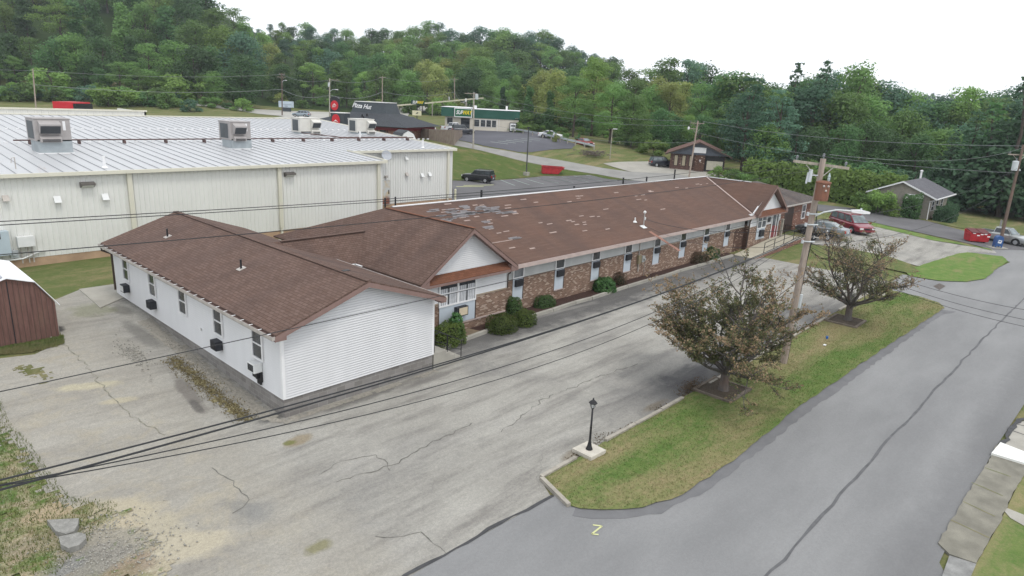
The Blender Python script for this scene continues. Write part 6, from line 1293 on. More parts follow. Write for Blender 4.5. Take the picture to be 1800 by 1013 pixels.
# ================================================================== bins and postbox
MBIN = m_board('red_bin_paint', (.33, .022, .025)) if False else M('red_bin_paint', (.36, .022, .028), .5, var=.25, scale=2.5)
def dumpster(loc, rz, L, Wd, Hh, label, style):
    t = thing('dumpster', label, 'dumpster', loc, rz, None); m = MB(); s = .10
    if style == 0:
        m.add([(-L/2, -Wd/2, .15), (L/2-.9, -Wd/2, .15), (L/2-.9, Wd/2, .15), (-L/2, Wd/2, .15), (-L/2, -Wd/2, Hh), (L/2, -Wd/2, Hh-.1), (L/2, Wd/2, Hh-.1), (-L/2, Wd/2, Hh)], [(0, 3, 2, 1), (0, 1, 5, 4), (1, 2, 6, 5), (2, 3, 7, 6), (3, 0, 4, 7)])
        m.add([(-L/2+.06, -Wd/2+.06, .3), (L/2-.9, -Wd/2+.06, .3), (L/2-.9, Wd/2-.06, .3), (-L/2+.06, Wd/2-.06, .3), (-L/2+.06, -Wd/2+.06, Hh), (L/2-.06, -Wd/2+.06, Hh-.1), (L/2-.06, Wd/2-.06, Hh-.1), (-L/2+.06, Wd/2-.06, Hh)], [(0, 1, 2, 3), (4, 5, 1, 0), (5, 6, 2, 1), (6, 7, 3, 2), (7, 4, 0, 3)])
    else:
        m.add([(-L/2, -Wd/2+s, .15), (L/2, -Wd/2+s, .15), (L/2, Wd/2-s, .15), (-L/2, Wd/2-s, .15), (-L/2-.05, -Wd/2, Hh-.25), (L/2+.05, -Wd/2, Hh-.25), (L/2+.05, Wd/2, Hh), (-L/2-.05, Wd/2, Hh)], [(0, 3, 2, 1), (4, 5, 6, 7), (0, 1, 5, 4), (1, 2, 6, 5), (2, 3, 7, 6), (3, 0, 4, 7)])
    m.build('body', MBIN, t, **loc_)
    if style == 0:
        m = MB(); b = [(-L/2, -Wd/2), (L/2, -Wd/2), (L/2, Wd/2), (-L/2, Wd/2)]
        for i in range(4): a, c = b[i], b[(i+1) % 4]; m.beam((a[0], a[1], Hh-(.1 if a[0] > 0 else 0)), (c[0], c[1], Hh-(.1 if c[0] > 0 else 0)), .12, .1)
        for x in (-L/2+.6, -L/2+1.5): m.box(x-.05, x+.05, -Wd/2-.05, -Wd/2, .2, Hh-.1)
        m.build('rim', MBIN, t, **loc_); m = MB(); m.box(-L/2+.3, L/2-1, -Wd/2+.2, Wd/2-.2, .3, .85); m.build('rubbish', MDKPL, t, **loc_)
    else:
        for s_ in (-1, 1): m = MB(); m.add([(s_*L/4-.42, -Wd/2-.02, Hh-.22), (s_*L/4+.42, -Wd/2-.02, Hh-.22), (s_*L/4+.42, Wd/2, Hh+.04), (s_*L/4-.42, Wd/2, Hh+.04), (s_*L/4-.42, -Wd/2-.02, Hh-.17), (s_*L/4+.42, -Wd/2-.02, Hh-.17), (s_*L/4+.42, Wd/2, Hh+.09), (s_*L/4-.42, Wd/2, Hh+.09)], [(0, 3, 2, 1), (4, 5, 6, 7), (0, 1, 5, 4), (1, 2, 6, 5), (2, 3, 7, 6), (3, 0, 4, 7)]); m.build('lid', M('dark_red_lid', (.10, .02, .022), .6, var=.2), t, **loc_)
        for q in ((-.62, 1.0), (-.2, .78), (.12, .92), (.48, .96), (.8, .72)): m = MB(); yv = -Wd/2+s*(1-q[1]/Hh)-.012; m.box(q[0]-.13, q[0]+.13, yv-.01, yv, q[1]-.06, q[1]+.06); m.build('label_plate', MTRIMW, t, **loc_)
    m = MB()
    for sx in (-1, 1):
        for sy in (-1, 1): m.cyl((sx*(L/2-.3)-(.6 if style == 0 and sx > 0 else 0), sy*(Wd/2-.3)-.04, .08), (sx*(L/2-.3)-(.6 if style == 0 and sx > 0 else 0), sy*(Wd/2-.3)+.04, .08), .09, n=8)
    m.build('castor', MBLK, t, **loc_)
    for sx in (-1, 1): m = MB(); m.box(sx*(L/2+.02)-.06, sx*(L/2+.02)+.06, -.35, .35, .75, .9); m.build('lifting_pocket', MBIN, t, **loc_)
g = ground(976, 308); dumpster((g.x+.4, g.y+.9, g.z), AR+R(5), 3.4, 1.7, 1.25, 'open red skip bin with a sloping end beside the rear lot', 0)
g = ground(1722, 428); dumpster((g.x+.5, g.y+.45, g.z), AR+R(-6), 1.85, 1.3, 1.25, 'lidded red dumpster beside the blue postbox', 1)
MBLUE = M('postal_blue', (.03, .085, .23), .45, var=.1); g = ground(1752, 436); t = thing('postbox', 'blue metal postbox with a white emblem by the leaning pole', 'postbox', g, AR+R(-8))
m = MB(); n = 12; pf = [(-.32, .22), (.32, .22), (.32, .95)]+[(.32*math.cos(math.pi*i/n), .95+.30*math.sin(math.pi*i/n)) for i in range(1, n)]+[(-.32, .95)]; m.extr([(a, -.3, b) for a, b in pf], (0, .6, 0)); m.build('body', MBLUE, t, **loc_)
for sx in (-1, 1):
    for sy in (-1, 1): m = MB(); m.box(sx*.27-.05, sx*.27+.05, sy*.24-.05, sy*.24+.05, 0, .24); m.build('leg', MBLUE, t, **loc_)
m = MB(); m.extr([(-.19, -.302, .55), (.13, -.302, .50), (.19, -.302, .80), (-.13, -.302, .85)], (0, -.008, 0)); e = m.build('emblem', MTRIMW, t, **loc_); m = MB(); m.extr([(-.13, -.311, .73), (.02, -.311, .76), (.15, -.311, .70), (.04, -.311, .65), (-.12, -.311, .66)], (0, -.004, 0)); m.build('emblem_mark', MBLUE, e, **loc_)
t = thing('concrete_pad', 'small concrete pad under the blue postbox', 'pad', g); m = MB(); m.obox((g.x, g.y, g.z+.03), (1.5, 1.1, .12), rz=AR); m.build('pad', MCONC, t)
g = ground(1751, 424); t = thing('road_sign', 'narrow grey sign seen edge-on beside the silver pickup', 'sign', g, AR+R(70)); m = MB(); m.cyl((0, 0, -.1), (0, 0, 2.3), .04, n=6); m.build('post', MGUT, t, **loc_); m = MB(); m.box(-.3, .3, -.05, -.03, 1.3, 2.25); m.build('plate', M('back_of_sign2', (.3, .31, .31), .5), t, **loc_)
# ================================================================== vehicles
MTYRE = M('tyre', (.02, .02, .021), .85, var=.2); MRIM = M('alloy_rim', (.40, .41, .42), .35, .5, var=.1); MRIMD = M('dark_rim', (.07, .07, .075), .4, .4)
MCG = m_glass('car_glass', (.03, .037, .042), .05); MCGL = m_glass('pale_car_glass', (.13, .16, .165), .08); MHEAD = M('headlamp', (.62, .63, .62), .15, var=.05); MTAIL = M('tail_lamp', (.36, .012, .015), .25, var=.1); MPLATE = M('number_plate', (.55, .56, .58), .5)
def paint(name, col, rough=.28, metal=.25):
    if name in _mc: return _mc[name]
    t = NT(name); c = t.mix(t.ramp(t.noise(t.co(), 2.5, 4), .3, .7), tuple(x*.85 for x in col), col); t.p.inputs['Coat Weight'].default_value = .6; t.p.inputs['Coat Roughness'].default_value = .08
    _mc[name] = t.fin(c, rough, metal, .5); return _mc[name]
def loft(rings, closed=True):
    n = len(rings[0]); vs = [p for r in rings for p in r]; fs = []
    for k in range(len(rings)-1):
        for i in range(n): fs.append((k*n+i, k*n+(i+1) % n, (k+1)*n+(i+1) % n, (k+1)*n+i))
    fs += [tuple(range(n-1, -1, -1)), tuple(range((len(rings)-1)*n, len(rings)*n))]
    return vs, fs
def vehicle(name, label, cat, loc, heading, L, Wd, wb, deck, cab, hw_roof, body, wr=.33, rim=None, glass=None, rack=None, bed=None, bars=2, zb=.24, trim=None, handles=True, scale=1.0, tail_h=None):
    """deck: (x, z) outline of bonnet, belt and boot from rear to nose; cab: x of rear base, roof rear, roof front, screen base and the roof height"""
    t = thing(name, label, cat, loc, heading); t.scale = (scale,)*3; hw = Wd/2; rim = rim or MRIM; glass = glass or MCG
    rings = []
    for x, z in deck:
        e = min(1.0, (L/2-abs(x))/(.16*L)); e = max(0.0, e); w = hw*(.80+.20*math.sin(e*math.pi/2)); zl = zb+.10*(1-e)
        zm = zl+(z-zl)*.55; half = [(w*.90, zl), (w*.985, zl+.10), (w, zm), (w*.975, z-.09), (w*.90, z-.015), (w*.55, z+.012)]
        rings.append([(x, a, b) for a, b in half]+[(x, -a, b) for a, b in half[::-1]])
    vs, fs = loft(rings); m = MB(); m.add(vs, fs); bd = m.build('body', body, t, smooth=False, **loc_)
    bv = bd.modifiers.new('bevel', 'BEVEL'); bv.width = .03; bv.segments = 2; bv.limit_method = 'ANGLE'; bv.angle_limit = R(25)
    zi = lambda x: float(np.interp(x, [d[0] for d in deck], [d[1] for d in deck]))
    xr, xrr, xrf, xf, zr = cab; hb = hw*.885; g = MB()
    B = [(xr, hb*.96, zi(xr)-.03), (xf, hb*.97, zi(xf)-.03)]; Rf = [(xrr, hw_roof, zr-.03), (xrf, hw_roof, zr-.03)]; cr_ = .045
    rr_ = []
    def ring(xb, zb_, hb_, xt, zt, ht): return [(xb, hb_, zb_), (xb, -hb_, zb_), (xt, -ht, zt), (xt, -ht*.8, zt+cr_*.8), (xt, 0, zt+cr_), (xt, ht*.8, zt+cr_*.8), (xt, ht, zt)]
    nst = 5
    for i in range(nst):
        f = i/(nst-1); xb = xr+(xf-xr)*f; xt = xrr+(xrf-xrr)*f; rr_.append(ring(xb, zi(xb)-.03, hb*(.96+.01*f), xt, zr-.03-.02*abs(f-.55), hw_roof))
    vs, fs = loft(rr_); m = MB(); m.add(vs, fs); m.build('cabin', body, t, smooth=False, **loc_)
    q = lambda P, Q, s: tuple(P[k]+(Q[k]-P[k])*s for k in range(3))
    def glassq(name_, a, b, c, d, n, mat=None, off=.012):
        n = Vector(n).normalized()*off; m = MB(); P = [Vector(p)+n for p in (a, b, c, d)]; m.extr(P, -n*.8); return m.build(name_, mat or glass, t, **loc_)
    # windscreen and rear window
    zf, zq = zi(xf)-.0, zi(xr)-.0
    n1 = Vector((zr-zf, 0, xf-xrf)); n2 = Vector((-(zr-zq), 0, xrr-xr+.001)) if xrr >= xr else Vector((-1, 0, .1))
    k0, k1 = .08, .93
    P = lambda xb, zb_, hb_, xt, zt, ht, s, w: (xb+(xt-xb)*s, (hb_+(ht-hb_)*s)*w, zb_+(zt-zb_)*s)
    gl = [P(xf, zf, hb, xrf, zr-.02, hw_roof, k0, .90), P(xf, zf, hb, xrf, zr-.02, hw_roof, k0, -.90), P(xf, zf, hb, xrf, zr-.02, hw_roof, k1, -.90), P(xf, zf, hb, xrf, zr-.02, hw_roof, k1, .90)]; glassq('windscreen', *gl, n1, MCGL, .02)
    gl = [P(xr, zq, hb, xrr, zr-.02, hw_roof, .12, .86), P(xr, zq, hb, xrr, zr-.02, hw_roof, .12, -.86), P(xr, zq, hb, xrr, zr-.02, hw_roof, .92, -.86), P(xr, zq, hb, xrr, zr-.02, hw_roof, .92, .86)]; glassq('rear_window', *gl, n2, None, .02)
    for s in (1, -1):
        for i in range(bars):
            f0, f1 = (i+.06)/bars, (i+.94)/bars; f0 = max(f0, .05); f1 = min(f1, .95)
            def sp(f, k): xb = xr+(xf-xr)*f; xt = xrr+(xrf-xrr)*f; zz = zi(xb)-.03; return (xb+(xt-xb)*k, s*(hb*.968+(hw_roof-hb*.968)*k), zz+(zr-.03-zz)*k)
            glassq('side_window', sp(f0, .14), sp(f1, .14), sp(f1, .88), sp(f0, .88), (0, s*(zr-zf), hb-hw_roof), None, .014)
    # wheels with their arches
    for s in (1, -1):
        for x in (-wb/2, wb/2):
            w = MB(); w.cyl((x, s*(hw-.2), wr), (x, s*(hw+.012), wr), wr, n=20); o = w.build('wheel', MTYRE, t, **loc_)
            b = MB(); b.cyl((x, s*(hw-.0), wr), (x, s*(hw+.022), wr), wr*.62, n=16); rm = b.build('rim', rim, o, **loc_)
            b = MB()
            for kk in range(5): a = 2*math.pi*kk/5; b.beam((x+.05*math.cos(a), s*(hw+.024), wr+.05*math.sin(a)), (x+wr*.55*math.cos(a), s*(hw+.024), wr+wr*.55*math.sin(a)), .07, .012, up=(0, s, 0))
            a_ = MB(); pts = [(x+(wr+.075)*math.cos(math.pi*j/12), s*(hw*1.0+.003), wr+(wr+.075)*math.sin(math.pi*j/12)) for j in range(13)]; a_.extr(pts+[(x-wr-.075, s*(hw+.003), zb), (x+wr+.075, s*(hw+.003), zb)][::1], (0, -s*.12, 0)); a_.build('wheel_arch', MBLK, t, **loc_)
    xn, xt_ = L/2, -L/2; zn, zt_ = deck[-2][1], deck[1][1]
    for s in (1, -1):
        m = MB(); m.obox((xn-.10, s*hw*.64, zn-.14), (.2, .36, .15)); m.build('headlight', MHEAD, t, **loc_)
        th = tail_h or (zt_-.2); m = MB(); m.obox((xt_+.07, s*hw*.70, th), (.16, .22, .26)); m.build('taillight', MTAIL, t, **loc_)
        m = MB(); m.obox((xf-.18, s*(hw+.06), zi(xf)+.06), (.1, .18, .13)); m.build('mirror', body, t, **loc_)
    m = MB(); m.obox((xn-.03, 0, zn-.17), (.09, .75, .17)); m.build('grille', MBLK, t, **loc_)
    m = MB(); m.obox((xn-.06, 0, zb+.17), (.14, Wd*.78, .16)); m.build('bumper', trim or body, t, **loc_); m = MB(); m.obox((xt_+.06, 0, zb+.19), (.14, Wd*.78, .18)); m.build('bumper', trim or body, t, **loc_)
    m = MB(); m.obox((xt_+.02, 0, zb+.42), (.05, .32, .15)); m.build('number_plate', MPLATE, t, **loc_)
    if rack:
        for s in (1, -1):
            m = MB(); m.tube([(xrr+.1, s*hw_roof*.85, zr+.01), (xrr+.2, s*hw_roof*.85, zr+.075), (xrf-.25, s*hw_roof*.85, zr+.075), (xrf-.15, s*hw_roof*.85, zr+.01)], .022, 6); m.build('roof_rail', rack, t, **loc_)
    if bed:
        m = MB(); m.box(bed[0], bed[1], -hw*.78, hw*.78, zi(bed[0])-.01, zi(bed[0])+.018); m.build('bed_liner', MDKPL, t, **loc_)
        m = MB(); [m.box(bed[0]-.06, bed[1], s*hw*.86-.05, s*hw*.86+.05, zi(bed[0])-.03, zi(bed[0])+.05) for s in (1, -1)]; m.box(bed[0]-.1, bed[0], -hw*.86, hw*.86, zi(bed[0])-.03, zi(bed[0])+.05); m.build('bed_rail', body, t, **loc_)
    return t
suv_deck = lambda L, zb_, zh: [(-L/2, .92), (-L/2+.07, zb_), (-L/2+.5, zb_+.02), (0, zb_), (L*.17, zb_-.01), (L*.24, zh+.02), (L*.40, zh-.04), (L/2-.1, zh-.12), (L/2, zh-.32)]
sedan_deck = lambda L: [(-L/2, .72), (-L/2+.08, .98), (-L*.36, 1.02), (-L*.2, .96), (L*.1, .92), (L*.2, .93), (L*.36, .86), (L/2-.12, .76), (L/2, .55)]
van_deck = lambda L: [(-L/2, .85), (-L/2+.06, 1.08), (-L*.3, 1.05), (0, 1.02), (L*.2, 1.0), (L*.30, 1.02), (L*.40, .92), (L/2-.1, .80), (L/2, .58)]
def head(ax): return math.atan2(ax[1], ax[0])
def put(pxv, off, ax, z=None):
    """place the middle of a vehicle whose near lower corner shows at a pixel"""
    g = ground(*pxv); return (g.x+off*ax[0], g.y+off*ax[1], H(g.x+off*ax[0], g.y+off*ax[1])+.05)
B_ = paint('black_paint', (.012, .013, .017)); NV = paint('navy_black_paint', (.013, .017, .028)); MAR = paint('maroon_paint', (.21, .014, .03)); GR = paint('grey_paint', (.20, .22, .235), .3, .5); SLV = paint('silver_paint', (.40, .42, .41), .3, .5); WHT = paint('white_car_paint', (.68, .69, .70), .3, 0); SBL = paint('silver_blue_paint', (.25, .30, .34), .3, .5); DKG = paint('charcoal_paint', (.03, .034, .045)); RDP = paint('red_car_paint', (.30, .02, .02))
# maroon minivan
ax = (-.62, -.78); g = ground(1529, 419); vloc = (g.x-ax[0]*2.55+.5, g.y-ax[1]*2.55+.55, H(g.x+1.8, g.y+2.2)+.05)
vehicle('minivan', 'maroon minivan parked at an angle on the upper lot', 'minivan', vloc, head(ax), 5.4, 2.05, 3.2, van_deck(5.4), (-2.55, -2.4, .6, 1.65, 1.80), .72, MAR, .34, None, MCGL, MGUT, bars=3)
ax = (.06, 1.0); g = ground(1447, 417); vloc = (g.x+.55, g.y+.35, H(g.x, g.y)+.05)
vehicle('sedan', 'grey sedan with dark nose behind the weathered pole', 'sedan', vloc, head(ax), 4.85, 1.85, 2.8, sedan_deck(4.85), (-1.75, -.85, .25, 1.1, 1.44), .58, GR, .35, MRIMD, MCGL, bars=2)
# motorcycle beside it
g = ground(1441, 424); ax = (.75, -.66); t = thing('motorcycle', 'black motorcycle parked against the grey sedan by the weathered pole', 'motorcycle', (g.x, g.y, g.z+.05), head(ax))
for x in (-.72, .72):
    m = MB(); n = 18
    for k in range(n): a0_, a1_ = 2*math.pi*k/n, 2*math.pi*(k+1)/n; m.beam((x+.27*math.cos(a0_), 0, .31+.27*math.sin(a0_)), (x+.27*math.cos(a1_), 0, .31+.27*math.sin(a1_)), .13, .09, up=(0, 1, 0))
    w = m.build('wheel', MTYRE, t, **loc_); m = MB(); m.cyl((x, -.04, .31), (x, .04, .31), .18, n=12); m.build('rim', MRIM, w, **loc_)
m = MB(); m.add([(-.45, -.12, .35), (.35, -.14, .3), (.35, .14, .3), (-.45, .12, .35), (-.5, -.14, .78), (.3, -.16, .88), (.3, .16, .88), (-.5, .14, .78)], [(0, 3, 2, 1), (4, 5, 6, 7), (0, 1, 5, 4), (1, 2, 6, 5), (2, 3, 7, 6), (3, 0, 4, 7)]); o = m.build('body', B_, t, **loc_); bv = o.modifiers.new('b', 'BEVEL'); bv.width = .06; bv.segments = 2
m = MB(); m.obox((-.4, 0, .84), (.7, .28, .1)); m.build('seat', MBLK, t, **loc_); m = MB(); m.tube([(.72, .09, .31), (.42, .09, 1.0)], .03, 6); m.tube([(.72, -.09, .31), (.42, -.09, 1.0)], .03, 6); m.build('fork', MGUT, t, **loc_); m = MB(); m.tube([(.2, .38, 1.05), (.42, .15, 1.02), (.42, -.15, 1.02), (.2, -.38, 1.05)], .02, 6); m.build('handlebar', MBLK, t, **loc_); m = MB(); m.cyl((.5, 0, .92), (.62, 0, .9), .09, n=10); m.build('headlight', MHEAD, t, **loc_); m = MB(); m.tube([(.1, -.2, .3), (-.9, -.2, .35)], .05, 8); m.build('exhaust', MGUT, t, **loc_)
# silver pickup
ax = (-.30, -.954); g = ground(1787, 433); vloc = (g.x-ax[0]*1.38+.78*.954, g.y-ax[1]*1.38-.78*.30+.2, g.z+.03)
pk = [(-2.45, .80), (-2.40, .98), (-.9, .98), (.5, .98), (1.0, .97), (1.5, .95), (2.1, .86), (2.4, .74), (2.5, .5)]
vehicle('pickup_truck', 'silver pickup truck with dark bed parked behind the blue postbox', 'pickup', vloc, head(ax), 5.0, 1.75, 2.85, pk, (-.85, -.72, .35, .98, 1.58), .62, SLV, .34, MRIM, None, bed=(-2.3, -.92), trim=MGUT, bars=2)
# black four by four on the rear lot
ax = (-.41, .912); g = ground(853, 323); vloc = (g.x+ax[0]*1.32+.72*.912, g.y+ax[1]*1.32+.72*.41, H(g.x, g.y+1)+.04)
vehicle('parked_suv', 'black boxy four by four on the rear lot beside the metal building', 'suv', vloc, head(ax), 4.4, 1.76, 2.63, suv_deck(4.4, 1.08, 1.05), (-2.12, -1.95, .30, .80, 1.66), .68, B_, .34, MRIM, MCG, MBLK, bars=3, trim=MDKPL)
ax = (.80, -.60); g = ground(1168, 295); vloc = (g.x+.35, g.y+.75, H(g.x, g.y+.5)+.04)
vehicle('parked_suv', 'dark blue four by four beside the small brick office', 'suv', vloc, head(ax), 4.45, 1.8, 2.65, suv_deck(4.45, 1.08, 1.06), (-2.15, -1.98, .35, .85, 1.70), .70, NV, .36, MRIM, MCGL, MBLK, bars=3, trim=MDKPL)
def at_dep(pxv, dep, up=.04): p = xyat(pxv, dep); return (p.x, p.y, H(p.x, p.y)+up)
vehicle('sedan', 'white sedan parked along the guard rail on the sealed lot', 'sedan', tuple(ground(970, 244)+V(.4, .6, .04)), AR+R(-14), 4.8, 1.82, 2.75, sedan_deck(4.8), (-1.75, -.85, .25, 1.1, 1.44), .58, WHT, .33, MRIM, MCG)
vehicle('sedan', 'white car roof showing above the tan board fence', 'sedan', tuple(Vector(atd(745, 219, d3_+14))-V(0, 0, 1.47)), AR+R(170), 4.7, 1.8, 2.7, sedan_deck(4.7), (-1.7, -.85, .25, 1.1, 1.44), .58, WHT, .33, MRIM, MCG, scale=1.0)
vehicle('pickup_truck', 'white pickup truck with orange marking outside the green fronted shop', 'pickup', at_dep(799, 136.5), AR+R(40), 5.6, 1.95, 3.4, [(-2.8, .85), (-2.75, 1.08), (-.9, 1.08), (.5, 1.06), (1.0, 1.06), (1.5, 1.05), (2.3, .98), (2.7, .84), (2.8, .5)], (-1.0, -.85, .45, 1.1, 1.85), .70, WHT, .38, MRIM, MCG, bed=(-2.65, -1.05), bars=2)
vehicle('parked_suv', 'dark open-topped style four by four in front of the white pickup at the shop', 'suv', at_dep(814.5, 131.5), AR+R(16), 4.5, 1.85, 2.7, suv_deck(4.5, 1.12, 1.1), (-2.1, -1.95, .25, .65, 1.8), .74, DKG, .40, MRIMD, MCG, bars=2, trim=MBLK)
vehicle('road_car', 'silver blue hatchback driving on the far road above the metal roof', 'car', at_dep(530, 172, .12), AR+R(172), 4.5, 1.82, 2.65, suv_deck(4.5, 1.02, 1.0), (-2.1, -1.7, .35, 1.05, 1.62), .66, SBL, .35, MRIM, MCG, MBLK, bars=3)
vehicle('sedan', 'dark car on the shop road just right of the restaurant tower', 'sedan', at_dep(701, 160, .1), AR+R(100), 4.6, 1.8, 2.7, sedan_deck(4.6), (-1.7, -.85, .25, 1.1, 1.44), .58, DKG, .33, MRIM, MCG)
vehicle('sedan', 'dark car below the cream reader board of the far roadside sign', 'sedan', at_dep(724, 155, .1), AR+R(20), 4.6, 1.8, 2.7, sedan_deck(4.6), (-1.7, -.85, .25, 1.1, 1.44), .58, NV, .33, MRIM, MCG)
vehicle('sedan', 'red car half hidden under the trees at the end of the guard rail', 'sedan', tuple(ground(1026, 258)+V(1.6, 1.2, .04)), AR+R(-60), 4.6, 1.8, 2.7, sedan_deck(4.6), (-1.7, -.85, .25, 1.1, 1.44), .58, RDP, .33, MRIM, MCG)
# ================================================================== foliage
def m_leaf(name, ca, cb, cc=None, sc=.35, trans=.42, amt=.45):
    t = NT(name); v = t.co(); oi = t.n("ShaderNodeObjectInfo")
    f = t.math('ADD', t.math('MULTIPLY', t.noise(v, sc, 4, .6), .75), t.math('MULTIPLY', oi.outputs['Random'], .25))
    c = t.mix(t.ramp(f, .36, .66), ca, cb)
    c = t.mix(t.math('MULTIPLY', t.ramp(t.noise(v, sc*9, 2, .7), .5, .75), amt), c, cc or tuple(x*1.45 for x in cb))
    h = t.n("ShaderNodeHueSaturation"); t.l(c, h.inputs['Color']); t.l(t.math('ADD', .485, t.math('MULTIPLY', oi.outputs['Random'], .03)), h.inputs['Hue']); t.l(t.math('ADD', .75, t.math('MULTIPLY', oi.outputs['Random'], .5)), h.inputs['Value'])
    c = h.outputs[0]; t.l(c, t.p.inputs['Base Color']); t.p.inputs['Roughness'].default_value = .6; t.p.inputs['Specular IOR Level'].default_value = .25
    tr = t.n("ShaderNodeBsdfTranslucent"); t.l(c, tr.inputs['Color']); mxs = t.n("ShaderNodeMixShader"); mxs.inputs[0].default_value = trans
    t.l(t.p.outputs[0], mxs.inputs[1]); t.l(tr.outputs[0], mxs.inputs[2]); t.l(mxs.outputs[0], t.out.inputs[0]); return t.m
LEAF = dict(
    dark=m_leaf('dark_leaves', (0.063, 0.137, 0.050), (0.097, 0.188, 0.064)), mid=m_leaf('mid_leaves', (0.104, 0.197, 0.056), (0.156, 0.258, 0.072)),
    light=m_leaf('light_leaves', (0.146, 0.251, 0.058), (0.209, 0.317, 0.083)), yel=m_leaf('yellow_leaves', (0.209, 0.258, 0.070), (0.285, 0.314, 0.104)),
    blue=m_leaf('bluish_leaves', (0.072, 0.156, 0.097), (0.108, 0.202, 0.122)), con=m_leaf('needle_leaves', (0.052, 0.112, 0.058), (0.081, 0.150, 0.075)))
MBARK = m_board('bark', (.075, .062, .052)); MBARKG = m_board('grey_bark', (.10, .092, .085))
def cards(name, C, N, Sz, mat, parent, asp=.62, world=True, droop=0.0):
    """many small leaf-like faces: centres C, facing N, sizes Sz"""
    C, N, Sz = np.asarray(C, float), np.asarray(N, float), np.asarray(Sz, float)
    N /= np.maximum(np.linalg.norm(N, axis=1), 1e-6)[:, None]; A = np.cross(N, rng.normal(size=N.shape)); A /= np.maximum(np.linalg.norm(A, axis=1), 1e-6)[:, None]; B = np.cross(N, A)
    a = A*Sz[:, None]*.5; b = B*Sz[:, None]*.5*asp; fold = N*(Sz*.13)[:, None]
    Vv = np.stack([C-a, C-b-fold, C+a, C+b-fold], 1).reshape(-1, 3); n = len(C)
    me = bpy.data.meshes.new(name); me.vertices.add(4*n); me.vertices.foreach_set('co', Vv.ravel()); me.loops.add(4*n); me.loops.foreach_set('vertex_index', np.arange(4*n, dtype=np.int32)); me.polygons.add(n); me.polygons.foreach_set('loop_start', np.arange(0, 4*n, 4, dtype=np.int32)); me.polygons.foreach_set('loop_total', np.full(n, 4, np.int32)); me.update(); me.validate()
    me.materials.append(mat); o = bpy.data.objects.new(name, me); COL.objects.link(o)
    if parent is not None:
        o.parent = parent
        if world and parent.type == 'EMPTY': o.matrix_parent_inverse = Matrix.Translation(-Vector(parent.location))
    return o
def unit(n): d = rng.normal(size=(n, 3)); return d/np.linalg.norm(d, axis=1)[:, None]
def lobes_cards(L, n, size, up=.35, shell=.42):
    """leaf positions over the outsides of overlapping lobes L = (x, y, z, r, squash)"""
    L = np.asarray(L, float); w = L[:, 3]**2; k = rng.choice(len(L), n, p=w/w.sum()); d = unit(n); d[:, 2] = np.where(rng.random(n) < .35, np.abs(d[:, 2]), d[:, 2])
    rad = shell+(1-shell)*rng.random(n)**.6; rad += (rng.random(n) < .16)*rng.random(n)*.4
    off = d*rad[:, None]*L[k, 3][:, None]; off[:, 2] *= L[k, 4]; C = L[k, :3]+off; N = d+rng.normal(size=(n, 3))*.55; N[:, 2] += up
    return C, N, size*(.65+.7*rng.random(n))
